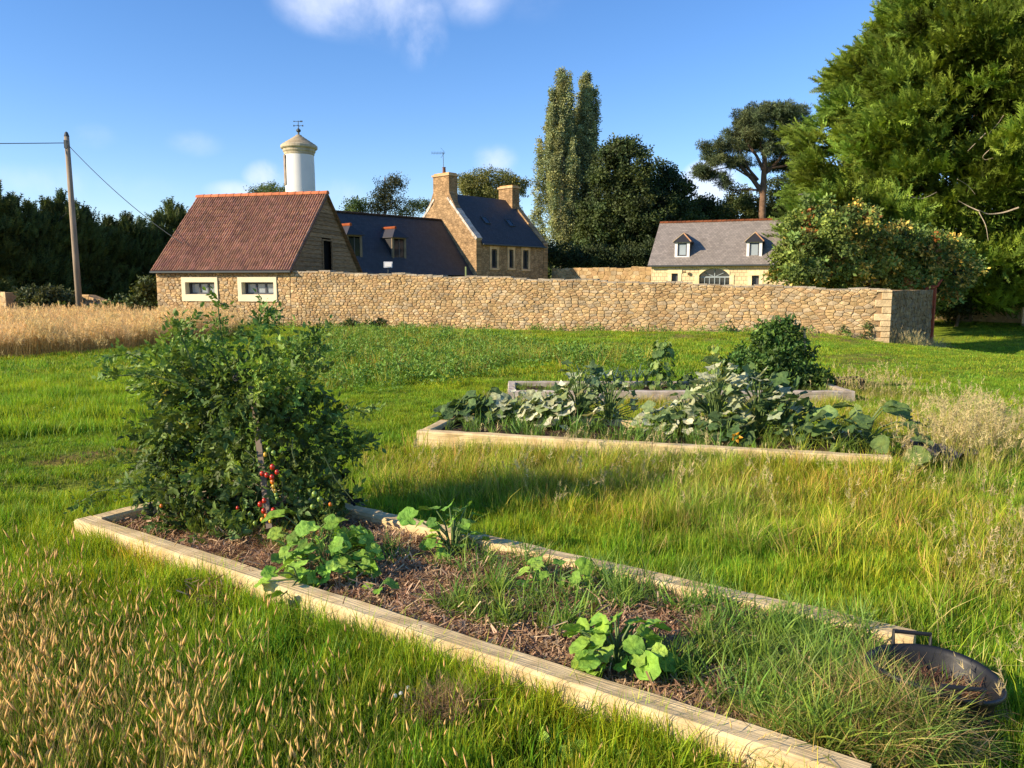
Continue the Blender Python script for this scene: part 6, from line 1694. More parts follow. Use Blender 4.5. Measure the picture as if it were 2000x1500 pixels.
# artichoke-like plant with very large pale leaves hanging over the beam
BG_ = [(.16, .25, .07), (.20, .30, .10), (.13, .21, .06)]
b = ground_at(1690, 868, .14)
leafy('burdock_plant', 'large leaved green plant drooping over the right end of the middle bed', 'vegetable plant', b,
      [(3.3, .30, .20, .30), (2.6, .25, .26, .25), (-.4, .26, .24, .34), (-.8, .34, .12, .30), (-1.6, .22, .12, .26), (-2.3, .36, .06, .30), (.4, .2, .32, .30), (1.4, .2, .3, .26), (3.9, .4, .08, .28), (-1.1, .4, -.02, .30), (-2.7, .28, .2, .2), (0, .4, .2, .26), (2.0, .15, .34, .2), (-.1, .12, .36, .24), (-2.0, .15, .3, .22)], BG_, 'big', None, seed=31, stem_r=.01)
b = ground_at(1625, 868, .14)
leafy('squash_plant', 'dark squash plant between the courgettes and the large leaved plant', 'squash plant', b, rosette(rgl, 18, .3, .26, .17, 1), DKG, 'palmate', None, seed=32)
# crumpled dark fabric at the right end of the middle bed
fc = ground_at(1838, 866, .2); M['fabric'] = material('purple_grey_fabric', (.10, .09, .12), rough=.7, var=.3, nscale=10, attr=False)
V = []; nn = 22
for i in range(nn + 1):
    for j in range(9):
        u_, v_ = i / nn, j / 8; V.append((fc.x - .30 + .62 * u_, fc.y - .13 + .3 * v_ + .03 * math.sin(u_ * 9), .10 + .13 * math.sin(PI * v_) * (.6 + .4 * math.sin(u_ * 5 + 1)) + .035 * math.sin(u_ * 21 + v_ * 7) + .02 * math.sin(u_ * 37 - v_ * 11)))
F = [(i * 9 + j, (i + 1) * 9 + j, (i + 1) * 9 + j + 1, i * 9 + j + 1) for i in range(nn) for j in range(8)]
tag(mesh('ground_sheet', V, F, M['fabric'], None, None, True), 'crumpled dark purple grey sheet at the right end of the middle bed', 'sheet')

# farthest bed: leeks, two climbers, tall bushy plants, crate
b0 = ground_at(1195, 756, .10)
for i in range(9):
    px = 1140 + i * 15 + rgl.normal(0, 2); b = ground_at(px, 756 + rgl.normal(0, 2), .10); m = MB(); rgk = np.random.default_rng(500 + i)
    t = thing('leek', ['leftmost leek of the row in the farthest bed', 'second leek from the left in the row', 'third leek from the left in the row', 'fourth leek from the left in the row', 'middle leek of the row in the farthest bed', 'leek just right of the middle one in the row', 'third leek from the right end of the row', 'second leek from the right end of the row', 'rightmost leek, nearest to the climbing squash'][i], 'leek', b.to_tuple(), 'row of leeks in the farthest bed')
    MB().tube([b, b + UP * .10], .014, 6, (.40, .45, .28)).build('stem', M['leaf'], t)
    for k in range(6):
        az = rgk.uniform(0, 6.28); L_ = rgk.uniform(.25, .42); w = .016; d = Vector((math.cos(az), math.sin(az), 0)); s2 = Vector((-d.y, d.x, 0)); V = []
        for j in range(5):
            f = j / 4; p = b + UP * (.08 + L_ * (f - .45 * f * f * rgk.uniform(.5, 1.3))) + d * L_ * .7 * f ** 1.4; V += [p - s2 * w * (1 - f ** 2), p + s2 * w * (1 - f ** 2) + UP * .004]
        mesh('leaf', V, [(2 * j, 2 * j + 1, 2 * j + 3, 2 * j + 2) for j in range(4)], M['leaf'], t, np.tile((.12, .20, .12), (10, 1)))
def climber(name, label, cat, px, pbase, ptop, w, n_, cols, size, seed, kind='palmate', k=2):
    rg = np.random.default_rng(seed); b = ground_at(px, pbase, .10); top = at(px, ptop, b.y).z; t = thing(name, label, cat, b.to_tuple()); st = MB()
    for j in range(3):
        pts = [b + Vector((w * .5 * math.sin(i * .9 + j * 2.1), w * .5 * math.cos(i * .8 + j * 2), (top - .1) * i / 8)) for i in range(9)]; st.tube(pts, .006, 4, (.2, .26, .1), cap=False)
    st.build('stems', M['leaf'], t)['kind'] = 'stuff'
    for i in range(n_):
        f = rg.uniform(0, 1); a = rg.uniform(0, 2 * PI); ww = w * (1.15 - .75 * f) * rg.uniform(.5, 1.1); p = Vector((math.cos(a) * ww, math.sin(a) * ww, (top - .12) * f))
        out = Vector((math.cos(a), math.sin(a), -.35)).normalized(); z = (Vector((math.cos(a), math.sin(a), .9)) + Vector(rg.normal(0, .3, 3))).normalized(); y = z.cross(out).normalized(); x = y.cross(z)
        o = bpy.data.objects.new('leaf', leaf_mesh(kind, int(rg.integers(4)), cols[int(rg.integers(len(cols)))])); C.objects.link(o); o.parent = t; s = size * rg.uniform(.6, 1.2)
        o.matrix_local = Matrix.Translation(p) @ Matrix(((x.x * s, y.x * s, z.x * s, 0), (x.y * s, y.y * s, z.y * s, 0), (x.z * s, y.z * s, z.z * s, 0), (0, 0, 0, 1)))
    return t
climber('climbing_squash', 'upright climbing squash with mid green leaves in the farthest bed', 'squash plant', 1292, 757, 664, .22, 90, [(.10, .18, .05), (.14, .24, .06), (.20, .30, .09)], .13, 1)
climber('climbing_squash', 'yellowing climbing squash, the narrow pale one in the farthest bed', 'squash plant', 1396, 757, 672, .12, 55, [(.40, .42, .09), (.30, .36, .07), (.20, .30, .06)], .12, 2)
climber('low_squash', 'low dark squash leaves between the two climbing squashes', 'squash plant', 1345, 758, 728, .2, 26, DKG, .12, 3)

def bushy(name, label, cat, blobs, Yc, dens, per, protos, scale, col, seed, base, stakes=(), sub=(.08, .18), group=None, stemcol=(.14, .19, .06), mat='leaf', updir=.2):
    rg = np.random.default_rng(seed); bl = [pxblob(b[0], b[1], Yc + (b[4] if len(b) > 4 else 0), b[2] * .86, b[3] * .86, depth=b[2] * Yc / FPX * .8) for b in blobs]
    P, D, Rr = clusters(bl, dens, rg, (.35, 1.22), sub); keep = P[:, 2] > base.z + .02; P, D, Rr = P[keep], D[keep], Rr[keep]
    V, F, c = foliate(P, D, Rr, per, protos, scale, col, .25, rg, updir)
    t = thing(name, label, cat, base.to_tuple(), group); st = MB()
    for i in range(0, len(P), max(1, len(P) // 26)):
        g = Vector(P[i]); s = base + Vector((rg.normal(0, .08), rg.normal(0, .05), 0)); st.tube([s, s.lerp(g, .5) + UP * .06, g], [.008, .006, .003], 4, stemcol, cap=False)
    st.build('stems', M['leaf'], t)['kind'] = 'stuff'
    mesh('foliage', V, F, M[mat], t, c)
    return t
CL_T = [leaf_clump(10, .065, .07, rt_, .5) for _ in range(6)]
b = ground_at(1525, 757, .10)
bushy('tomato_plant', 'tall bushy green tomato plant in the farthest bed beside a stake', 'tomato plant', [(1525, 690, 50, 48), (1500, 720, 56, 36), (1545, 720, 50, 40), (1520, 655, 28, 24), (1470, 738, 44, 22), (1580, 738, 36, 22), (1545, 645, 18, 14), (1495, 665, 22, 20)], b.y, 34, 6, CL_T, (.9, 1.5), (.10, .18, .035), 71, b)
b = ground_at(1600, 757, .10)
bushy('tomato_plant', 'low green tomato plant at the right end of the farthest bed', 'tomato plant', [(1600, 742, 30, 16), (1575, 748, 24, 12), (1565, 728, 30, 20)], b.y, 34, 6, CL_T, (.8, 1.3), (.08, .15, .035), 72, b)
b = ground_at(1440, 757, .10)
bushy('bean_plant', 'leafy green bean plant left of the tall tomato in the farthest bed', 'bean plant', [(1440, 725, 26, 30), (1455, 700, 24, 20), (1430, 745, 28, 16)], b.y, 30, 6, CL_T, (.9, 1.4), (.11, .20, .04), 73, b)
# potato-like clump against the wall
b = Vector((at(1415, 665, 27.0).x, 26.3, float(gz(at(1415, 665, 26.3).x, 26.3))))
bushy('leafy_clump', 'dark leafy clump against the stone wall left of the tall tomato', 'shrub', [(1415, 655, 30, 14), (1380, 660, 22, 9), (1350, 663, 24, 7)], 26.3, 9, 7, CL_M, (.6, .9), (.09, .16, .03), 74, b, sub=(.15, .3))
for i, (px, lb) in enumerate([(680, 'small dark bush at the wall foot, left of the other low bush'), (738, 'low dark bush at the wall foot, right of its smaller neighbour')]):
    yy = 29.2; b = Vector((at(px, 640, yy).x, yy, 0)); bushy('wall_bush', lb, 'bush', [(px, 635, 10 + 8 * i, 9)], yy, 20, 7, CL_M, (.5, .8), (.07, .11, .03), 75 + i, b, sub=(.1, .2))
for i, (px, py, lb) in enumerate([(1645, 660, 'thin weed with dark stems against the wall near its corner'), (1690, 655, 'taller thin weed against the wall, nearest to its corner')]):
    yy = 25.3 - i * .2; b = Vector((at(px, 668, yy).x, yy, -.15)); bushy('wall_bush', lb, 'weed', [(px, py, 10, 12), (px + 4, py - 16, 6, 10)], yy, 10, 5, CL_M, (.4, .6), (.13, .17, .05), 85 + i, b, sub=(.1, .2))

# wooden stakes
def stake(label, p0, p1, r=.014, mat='stake', name='wooden_stake'):
    m = MB(); p0, p1 = Vector(p0), Vector(p1); d = (p1 - p0).normalized(); x = Vector((1, 0, 0)); x = (x - d * x.dot(d)).normalized()
    m.box((p0 + p1) / 2, (r * 2, r * 2, (p1 - p0).length), (x, d.cross(x), d)); return tag(m.build(name, M[mat]), label, 'stake')
yb = ground_at(1575, 757, .1).y
stake('bare pale stake standing right of the tall tomato in the farthest bed', at(1577, 757, yb), at(1570, 640, yb), .016)
stake('short stake half hidden in the leaves of the tall tomato', at(1503, 757, yb + .1), at(1502, 642, yb + .1), .013)
stake('small pale stake at the right edge of the far lawn', at(1997, 632, 41), at(1999, 600, 41), .05)

# black crate at the end of the farthest bed
cb = ground_at(1658, 757, .10); cr = thing('plastic_crate', 'small black openwork plastic crate at the right end of the farthest bed', 'crate', cb.to_tuple())
cw, cd_, chh = .36, .26, .14
for s_ in (-1, 1):
    for nm, c0, sz in (('long_side', Vector((0, s_ * cd_ / 2, 0)), (cw, .012)), ('short_side', Vector((s_ * cw / 2, 0, 0)), (.012, cd_ - .014))):
        m = MB()
        for z_ in (.01, chh): m.box(cb + c0 + UP * z_, (sz[0], sz[1], .022))
        n_ = 9
        for k in range(n_):
            f = (k + .5) / n_ - .5; off = Vector((f * (cw - .02), 0, 0)) if nm == 'long_side' else Vector((0, f * (cd_ - .03), 0)); m.box(cb + c0 + off + UP * (chh / 2 + .005), (.014, .012, chh - .012) if nm == 'long_side' else (.012, .014, chh - .012))
        m.build(nm, M['plastic'], cr)
MB().box(cb + UP * .0, (cw - .02, cd_ - .02, .01)).build('base', M['plastic'], cr)
MB().tube([cb + Vector((-.05, -cd_ / 2, chh)), cb + Vector((-.05, -cd_ / 2, chh + .045)), cb + Vector((.07, -cd_ / 2, chh + .045)), cb + Vector((.07, -cd_ / 2, chh))], .007, 5).build('handle', M['plastic'], cr)
x = cb.x + rgp.uniform(-.5, .8, 60) ; y = cb.y + rgp.uniform(-.35, .1, 60) - .25; mm = ~in_bed(x, y, 2, .02)
scatter('feather_grass', 'dry grass tufts round the black crate', np.stack([x[mm], y[mm], gz(x[mm], y[mm])], 1), rgp.uniform(0, 6.28, int(mm.sum())), .2, rgp.uniform(.4, .8, int(mm.sum())), P_FUZZ, M['straw'])

# ------------------------------------------------------------------ the big tomato plant in the nearest bed
rg = np.random.default_rng(808)
def compound(rg, n=7):
    V, F, c = [], [], []; L_ = 1.0; curl = rg.uniform(.1, .7)
    ax = lambda t: np.array([t * L_, 0, -.45 * curl * t * t])
    for i in range(n):
        t = 1.0 if i == n - 1 else .25 + .6 * (i // 2) / (n / 2); p = ax(t * .92); sg = 0 if i == n - 1 else (1 if i % 2 else -1)
        d = np.array([.75 if sg else 1, sg * .8, -.25 + rg.normal(0, .2)]); d /= np.linalg.norm(d); s = (.42 if sg == 0 else .36) * rg.uniform(.75, 1.15)
        w = np.cross(d, np.array([rg.normal(0, .3), rg.normal(0, .3), 1])); w /= np.linalg.norm(w); up = np.cross(w, d); b0 = len(V); fo = rg.uniform(-.12, .25)
        V += [p, p + d * s * .3 + w * s * .24 + up * s * fo, p + d * s * .65 + w * s * .2 + up * s * fo * .6, p + d * s + up * s * -.15, p + d * s * .65 - w * s * .2 + up * s * fo * .6, p + d * s * .3 - w * s * .24 + up * s * fo, p + d * s * .55]
        F += [(b0, b0 + 1, b0 + 6), (b0 + 1, b0 + 2, b0 + 6), (b0 + 2, b0 + 3, b0 + 6), (b0 + 3, b0 + 4, b0 + 6), (b0 + 4, b0 + 5, b0 + 6), (b0 + 5, b0, b0 + 6)]
        q = rg.uniform(.8, 1.25); c += [(q, q, q)] * 7
    b0 = len(V); V += [(0, -.012, 0), (0, .012, 0), tuple(ax(.9))]; F.append((b0, b0 + 1, b0 + 2)); c += [(1.6, 1.5, 1.1)] * 3
    V, F, c = A_(V, F, c); V = V[:, [1, 2, 0]] * np.array([1, 1, 1]); return V, F, c       # axis along local z
COMP = [compound(rt_) for _ in range(8)]
TB = Vector((-1.66, 4.92, .10)); TYc = 4.98
tb = [(470, 770, 118, 100), (560, 735, 90, 85), (390, 790, 100, 90), (335, 715, 76, 66), (290, 735, 54, 50), (330, 850, 78, 90), (350, 940, 66, 70), (590, 860, 92, 110), (480, 900, 120, 130), (650, 900, 52, 80), (400, 990, 80, 66), (570, 985, 96, 60), (640, 970, 50, 56),
      (510, 655, 44, 42), (440, 665, 50, 44), (590, 672, 46, 44), (380, 665, 36, 32), (655, 835, 36, 44), (680, 880, 26, 36), (600, 1010, 80, 34), (470, 1010, 110, 46), (630, 760, 46, 50), (430, 1035, 70, 36), (540, 1040, 80, 36), (350, 1000, 50, 50), (330, 1010, 60, 40, 4.62), (420, 1040, 76, 40, 4.56), (520, 1045, 70, 40, 4.52), (620, 1020, 60, 50, 4.7), (290, 960, 50, 50, 4.8)]
bl = []
for (px, py, rx, ry, *yy_) in tb:
    c = at(px, py, yy_[0] if yy_ else TYc + rg.uniform(-.16, .16) + (-.12 if py > 930 else 0)); k = TYc / FPX; bl.append((c.x, c.y, c.z, max(14, rx - 34) * k, min(.36, max(14, rx - 20) * k), max(14, ry - 26) * k))
P, D, Rr = clusters(bl, 105, rg, (.3, 1.12), (.04, .12))
# the plant opens in front of the stake: leave that hollow free
pxp = 1000 + FPX * P[:, 0] / P[:, 1]
pyp = np.array([750 - FPX * (((p[2] - CAM_H) * CT_ + p[1] * ST) / (p[1] * CT_ - (p[2] - CAM_H) * ST)) for p in P for CT_ in (math.cos(PITCH),)])
front = (P[:, 1] < 4.95)
hol = front & (((pxp > 484) & (pxp < 552) & (pyp > 850) & (pyp < 1010)))
keep = ~hol & (P[:, 2] > .14); P, D, Rr = P[keep], D[keep], Rr[keep]; pyp = pyp[keep]; pxp = pxp[keep]
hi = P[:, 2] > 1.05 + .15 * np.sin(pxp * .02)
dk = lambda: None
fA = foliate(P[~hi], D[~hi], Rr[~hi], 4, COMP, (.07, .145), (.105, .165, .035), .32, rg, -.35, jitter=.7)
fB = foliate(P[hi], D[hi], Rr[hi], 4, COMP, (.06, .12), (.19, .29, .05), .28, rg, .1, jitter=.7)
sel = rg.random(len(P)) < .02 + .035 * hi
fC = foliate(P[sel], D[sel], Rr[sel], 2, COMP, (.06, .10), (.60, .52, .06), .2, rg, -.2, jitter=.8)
# loose shoots reaching out of the mass
sh = MB(); SP, SD = [], []
for path in [[(400, 800), (320, 720), (250, 690), (205, 700)], [(380, 760), (290, 730), (215, 735)], [(330, 980), (250, 950), (190, 960), (150, 985)], [(510, 700), (505, 640), (512, 600)], [(440, 700), (430, 640), (425, 590)], [(590, 700), (612, 660), (640, 645)], [(380, 720), (355, 660), (340, 640)],
             [(640, 820), (690, 800), (715, 805)], [(640, 900), (690, 870), (722, 860)], [(610, 740), (625, 690), (620, 650)], [(360, 700), (350, 640), (380, 628)], [(500, 660), (520, 625), (540, 632)], [(680, 960), (700, 1000), (672, 1040)], [(380, 930), (300, 900), (240, 905)]]:
    yy = TYc + rg.uniform(-.3, .2); q = [at(px, py, yy - .03 * i) for i, (px, py) in enumerate(path)]; sh.tube(q, [.007, .005, .004, .003][:len(q)], 4, (.16, .22, .07), cap=False)
    for i in range(len(q) - 1):
        for f in np.linspace(0, 1, 4): p = q[i].lerp(q[i + 1], f); SP.append(tuple(p)); dd_ = (q[i + 1] - q[i]).normalized(); SD.append(tuple(dd_ + UP * .2))
for i in range(20):     # bent main stems showing in the hollow
    a_ = at(rg.uniform(430, 640), rg.uniform(820, 980), 4.62 + rg.uniform(0, .3)); b_ = a_ + Vector((rg.normal(0, .12), rg.normal(0, .05), rg.uniform(-.3, -.08))); sh.tube([a_, a_.lerp(b_, .5) + Vector((rg.normal(0, .05), 0, 0)), b_], .003, 4, (.14, .18, .07), cap=False)
SP, SD = np.array(SP), np.array(SD)
fD = foliate(SP, SD, np.full(len(SP), .03), 3, COMP, (.06, .12), (.14, .23, .045), .2, rg, -.1, jitter=.9)
tp_ = thing('tomato_plant', 'huge sprawling tomato plant with ripe red and green fruit in the nearest bed', 'tomato plant', TB.to_tuple())
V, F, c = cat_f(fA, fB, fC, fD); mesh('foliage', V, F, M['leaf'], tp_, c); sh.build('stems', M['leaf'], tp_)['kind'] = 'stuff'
RED, ORG, YEL, GRN = (.50, .03, .012), (.75, .18, .015), (.70, .42, .04), (.22, .32, .05)
def uvs(n=10, m=7):
    V = [(0, 0, 1)]
    for i in range(1, m):
        for j in range(n): a, b_ = PI * i / m, 2 * PI * j / n; V.append((math.sin(a) * math.cos(b_), math.sin(a) * math.sin(b_), math.cos(a)))
    V.append((0, 0, -1)); F = [(0, 1 + j, 1 + (j + 1) % n) for j in range(n)]
    for i in range(m - 2):
        for j in range(n): F.append((1 + i * n + j, 1 + (i + 1) * n + j, 1 + (i + 1) * n + (j + 1) % n, 1 + i * n + (j + 1) % n))
    k = len(V) - 1; F += [(k, 1 + (m - 2) * n + (j + 1) % n, 1 + (m - 2) * n + j) for j in range(n)]; return V, F
SV, SF = uvs(); SV = np.array(SV)
toms = {}
for (px, py, col, r_) in [(512, 925, RED, .017), (521, 928, RED, .017), (532, 912, RED, .019), (541, 922, RED, .017), (531, 932, RED, .018), (532, 941, ORG, .016), (534, 950, YEL, .015), (537, 959, YEL, .014), (539, 966, GRN, .014), (541, 973, GRN, .013),
                          (508, 985, RED, .018), (516, 978, RED, .017), (515, 998, RED, .018), (534, 997, RED, .019), (520, 1007, ORG, .016), (512, 1015, YEL, .015), (464, 992, RED, .012), (524, 878, GRN, .018), (534, 885, GRN, .019), (518, 888, YEL, .015),
                          (614, 965, GRN, .02), (624, 975, GRN, .019), (610, 990, GRN, .018), (645, 985, ORG, .013), (488, 1004, GRN, .017), (315, 988, ORG, .012), (498, 1022, GRN, .016), (528, 1018, YEL, .014)]:
    p = at(px, py, 4.60 if py < 900 else 4.50); o = mesh('tomato', SV * r_ * .88 * np.array([.92, .92, 1.15]) + np.array(p), SF, M['tomato'], tp_, np.tile(col, (len(SV), 1)), True)
sk = thing('wooden_stake', 'weathered grey flat stake supporting the huge tomato plant', 'stake', at(512, 920, 4.68).to_tuple())
m = MB(); a_, b_ = at(494, 775, 4.90), at(513, 925, 4.66); d_ = (b_ - a_).normalized(); a_ = a_ - d_ * .1; b_ = b_ + d_ * .35; x_ = Vector((1, 0, 0)); x_ = (x_ - d_ * x_.dot(d_)).normalized()
m.box((a_ + b_) / 2, (.036, .016, (b_ - a_).length), (x_, d_.cross(x_), d_), (.20, .155, .115)); m.build('board', M['plain'], sk)

# ------------------------------------------------------------------ small plants of the nearest bed
LG = [(.23, .43, .055), (.30, .50, .08), (.18, .35, .05)]
LG2 = [(.20, .38, .06), (.15, .30, .05)]
def spot(px, py, z=.11): return ground_at(px, py, z)
lv = []
for i in range(135):
    r0_ = math.sqrt(rgl.uniform(0, 1)); lv.append((rgl.uniform(0, 6.28), .26 * r0_, rgl.uniform(.04, .27) * (1.15 - .6 * r0_), rgl.uniform(.06, .10)))
leafy('mustard_plant', 'bright green mustard plant in front of the huge tomato plant', 'mustard plant', spot(640, 1120), lv, LG + LG2, 'palmate', None, seed=41, stem_r=.0022)
leafy('cucumber_plant', 'wide pale cucumber leaves between mustard and tomato plant', 'cucumber plant', spot(600, 1075), [(3.4, .12, .22, .16), (2.4, .1, .2, .12), (3.9, .15, .14, .12), (.3, .1, .15, .11)], LG, 'palmate', None, seed=42)
leafy('squash_seedling', 'trailing squash shoot hanging over the front beam below the mustard plant', 'squash plant', spot(585, 1130, .19), [(-2.4, .12, .06, .11), (-1.9, .16, -.03, .12), (-2.9, .14, .0, .1), (-2.2, .07, .09, .10)], LG, 'palmate', None, seed=43)
leafy('squash_seedling', 'single small squash seedling at the right foot of the mustard plant', 'squash plant', spot(738, 1165), [(0.2, .03, .07, .08), (2.5, .04, .04, .05), (-1.3, .03, .05, .06)], LG, 'round', None, seed=44)
leafy('squash_plant', 'squash plant against the far beam, behind the mulch', 'squash plant', spot(885, 1085), [(2.4, .14, .24, .13), (2.9, .22, .20, .13), (1.6, .1, .2, .11), (.6, .1, .17, .1), (-1.2, .05, .08, .11), (-1.9, .08, .05, .1), (0, .1, .12, .09), (1.1, .14, .24, .09), (2.0, .05, .27, .1)] + [(rgl.uniform(0, 6.28), rgl.uniform(.03, .18), rgl.uniform(.05, .22), rgl.uniform(.06, .1)) for _ in range(24)], LG + LG2, 'palmate', None, seed=45)
leafy('squash_plant', 'pair of light green squash leaves in the weedy middle of the nearest bed', 'squash plant', spot(1080, 1150), [(3.0, .12, .09, .10), (2.4, .06, .11, .08), (.2, .12, .10, .11), (-.4, .08, .07, .08), (1.2, .07, .10, .08), (3.6, .15, .05, .07)] + [(rgl.uniform(0, 6.28), rgl.uniform(.03, .16), rgl.uniform(.04, .10), rgl.uniform(.05, .08)) for _ in range(14)], LG, 'palmate', None, seed=46)
lv = [(rgl.uniform(0, 6.28), rgl.uniform(.03, .17), rgl.uniform(.03, .15), rgl.uniform(.055, .09)) for _ in range(46)] + [(a_, b_, c_, d_ * .78) for a_, b_, c_, d_ in [(3.2, .12, .12, .10), (2.7, .16, .13, .11), (2.1, .1, .17, .10), (1.4, .08, .18, .10), (3.8, .10, .07, .09), (.6, .07, .17, .10), (0, .10, .13, .11), (-.5, .16, .09, .15), (-.2, .20, .05, .15), (-.9, .12, .08, .13), (2.4, .05, .15, .1), (-2.6, .08, .08, .08), (.3, .13, .16, .1), (1.0, .12, .14, .09), (3.0, .06, .14, .09), (-1.4, .06, .06, .10), (1.8, .03, .19, .09)]]
leafy('turnip_plant', 'light green turnip plant with rounded leaves, alone near the front beam', 'turnip plant', spot(1205, 1305), lv, LG, 'round', None, seed=47)
for i, (px, py, lb) in enumerate([(1190, 1480, 'yellow green dandelion rosette at the bottom edge right of centre'), (1090, 1470, 'smaller dandelion rosette left of its yellow green twin')]):
    leafy('weed_rosette', lb, 'weed', ground_at(px, py, .02), rosette(rgl, 9, .07, .05, .07, i), LG, 'oval', None, seed=50 + i, stem_r=.002)

# ------------------------------------------------------------------ black rubber tub with pulled weeds
tc = at(1824, 1308, 2.70)
tubo = thing('garden_tub', 'black flexible garden tub with pulled weeds at the right end of the bed', 'tub', (tc.x, tc.y, 0))
ax_z = Vector((.10, .02, 1)).normalized(); ax_x = Vector((1, 0, 0)); ax_x = (ax_x - ax_z * ax_x.dot(ax_z)).normalized(); ax_y = ax_z.cross(ax_x)
R1, R0, Hh = .222, .16, tc.z - .02
def ring(r, z, n=36, wobb=.0): return [tc + (ax_x * (1.06 * r) * math.cos(2 * PI * k / n) + ax_y * r * .97 * math.sin(2 * PI * k / n)) + ax_z * (z + wobb * math.sin(4 * PI * k / n)) for k in range(n)]
V = []; 
for r_, z_ in ((R0, -Hh), (R0 + (R1 - R0) * .5, -Hh * .5), (R1 - .012, -.02), (R1, -.018), (R1 + .006, -.006), (R1, .003), (R1 - .012, -.003), (R1 - .016, -.02), (R0 + (R1 - R0) * .5 - .006, -Hh * .5), (R0 - .01, -Hh + .012), (.001, -Hh + .012)):
    V += ring(r_, z_, wobb=.012 if z_ > -.03 else 0)
n_ = 36; F = [(i * n_ + k, i * n_ + (k + 1) % n_, (i + 1) * n_ + (k + 1) % n_, (i + 1) * n_ + k) for i in range(10) for k in range(n_)]
mesh('body', V, F, M['plastic'], tubo, None, True)
for sg in (1, -1):
    c0 = tc + ax_y * sg * (R1 * .97) + ax_x * (.03 * sg); w_ = .075
    MB().tube([c0 - ax_x * w_ - ax_z * .01, c0 - ax_x * w_ + ax_z * .045 + ax_y * sg * .012, c0 + ax_x * w_ + ax_z * .045 + ax_y * sg * .012, c0 + ax_x * w_ - ax_z * .01], .0085, 8).build('handle', M['plastic'], tubo)
pts = []
for _ in range(230):
    a, r_ = rgp.uniform(0, 6.28), math.sqrt(rgp.uniform(0, 1)) * (R0 + .02); pts.append(tc + ax_x * r_ * math.cos(a) + ax_y * r_ * math.sin(a) - ax_z * (.075 + .05 * r_ / .2 + rgp.uniform(0, .02)))
P_TW = []
for _ in range(4):
    V, F, c = [], [], []
    for i in range(16):
        a = rgp.uniform(0, 6.28); L_ = rgp.uniform(.05, .13); w = .0022; p = np.array([rgp.normal(0, .02), rgp.normal(0, .02), rgp.uniform(-.01, .02)]); d = np.array([math.cos(a), math.sin(a), rgp.normal(.15, .3)]); q = np.array([-math.sin(a), math.cos(a), 0]) * w; mid = p + d * L_ * .5 + np.array([0, 0, rgp.uniform(0, .02)]); b0 = len(V)
        V += [p - q, p + q, mid + q, mid - q, p + d * L_ - np.array([0, 0, .01])]; F += [(b0, b0 + 1, b0 + 2), (b0, b0 + 2, b0 + 3), (b0 + 3, b0 + 2, b0 + 4)]; k = np.array([(.20, .09, .05), (.13, .07, .04), (.36, .24, .13)][rgp.integers(3)]) * rgp.uniform(.7, 1.2); c += [tuple(k)] * 5
    P_TW.append(proto_obj('twigs', A_(V, F, c), M['straw']))
scatter('pulled_roots', 'reddish brown pulled roots and stems lying in the black tub', np.array(pts), rgp.uniform(0, 6.28, len(pts)), .3, rgp.uniform(.6, 1.1, len(pts)), P_TW, M['straw'])
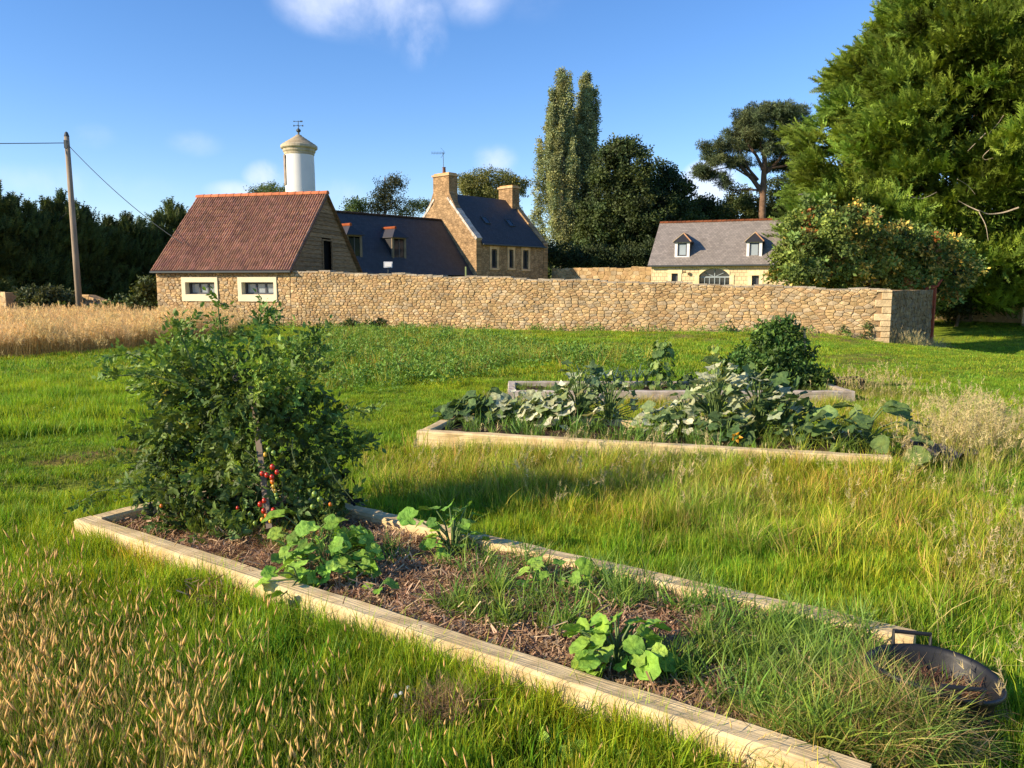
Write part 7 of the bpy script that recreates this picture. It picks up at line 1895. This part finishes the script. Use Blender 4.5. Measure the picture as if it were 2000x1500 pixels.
# heap of cut weeds before and beside the tub
W2 = [((.12, .20, .03), (.28, .44, .07)), ((.18, .22, .04), (.46, .50, .12)), ((.26, .21, .08), (.56, .43, .20)), ((.10, .17, .03), (.22, .36, .07))]
P_HEAP = [proto_obj('cut_weeds', join(tuft(rgp, 20, .07, .24, .0075, W2, (.5, 1.6), 4)), M['grass']) for _ in range(6)]
hx, hy, hz, = [], [], []
for (px, py, rx, ry, n_, z0) in [(1640, 1400, 120, 50, 130, .16), (1740, 1420, 110, 60, 150, .16), (1790, 1385, 80, 30, 110, .19), (1730, 1370, 50, 40, 60, .2), (1850, 1405, 40, 24, 40, .16), (1700, 1350, 60, 40, 50, .16), (1560, 1440, 90, 40, 70, .12), (1850, 1450, 60, 40, 60, .08), (1720, 1480, 130, 40, 90, .07), (1690, 1310, 26, 26, 16, .18)]:
    for _ in range(n_):
        a_, r_ = rgp.uniform(0, 2 * PI), math.sqrt(rgp.uniform(0, 1)); z1 = z0 * rgp.uniform(.5, 1); q = on_ground(px + rx * r_ * math.cos(a_), py + ry * r_ * math.sin(a_), z1); hx.append(q[0]); hy.append(q[1]); hz.append(z1 - .03)
hx, hy, hz = map(np.array, (hx, hy, hz)); m = ((hx - tc.x) ** 2 + (hy - tc.y) ** 2) > (R1 + .01) ** 2; hx, hy, hz = hx[m], hy[m], hz[m]
scatter('cut_weeds', 'heap of cut green and yellow weeds beside the black tub', np.stack([hx, hy, hz], 1), rgp.uniform(0, 6.28, len(hx)), .45, rgp.uniform(.45, .85, len(hx)), P_HEAP, M['grass'])

# clumps of dead grass and daisies on the lawn
def dead_clump(label, px, py, n_, r_):
    b = ground_at(px, py, .03); pts = [(b.x + rgp.normal(0, r_), b.y + rgp.normal(0, r_ * .6), .02 + rgp.uniform(0, .05)) for _ in range(n_)]
    scatter('dead_grass', label, np.array(pts), rgp.uniform(0, 6.28, n_), .5, rgp.uniform(.8, 1.3, n_), P_TW if n_ > 30 else P_MULCH, M['straw'])
P_TW2 = P_TW
M_D = []
for _ in range(4):
    M_D.append(proto_obj('dead_tuft', join(tuft(rgp, 26, .03, .10, .003, [((.30, .20, .10), (.50, .33, .18)), ((.22, .14, .07), (.42, .27, .14))], (.3, 1.6), 2)), M['straw']))
P_TW = M_D
dead_clump('pulled clump of dead brown grass lying on the lawn, bottom centre', 885, 1400, 46, .07)
dead_clump('small brown tuft of dead grass right of the bigger clump', 1385, 1430, 34, .025)
dead_clump('thin wisp of pale straw on the lawn beside the front beam', 425, 1178, 26, .07)
for k, (px, py) in enumerate([(797, 1343), (783, 1354), (772, 1359)]):
    b = ground_at(px, py, .09); dz = thing('daisy', ['white clover flower, upper of three in the lawn', 'white clover flower, middle of three in the lawn', 'white clover flower, lowest of three in the lawn'][k], 'flower', (b.x, b.y, 0))
    MB().tube([Vector((b.x, b.y, 0)), b], .0012, 4, (.15, .25, .05)).build('stem', M['leaf'], dz)
    mesh('flower_head', SV * .008 + np.array(b), SF, M['soft_white'], dz)
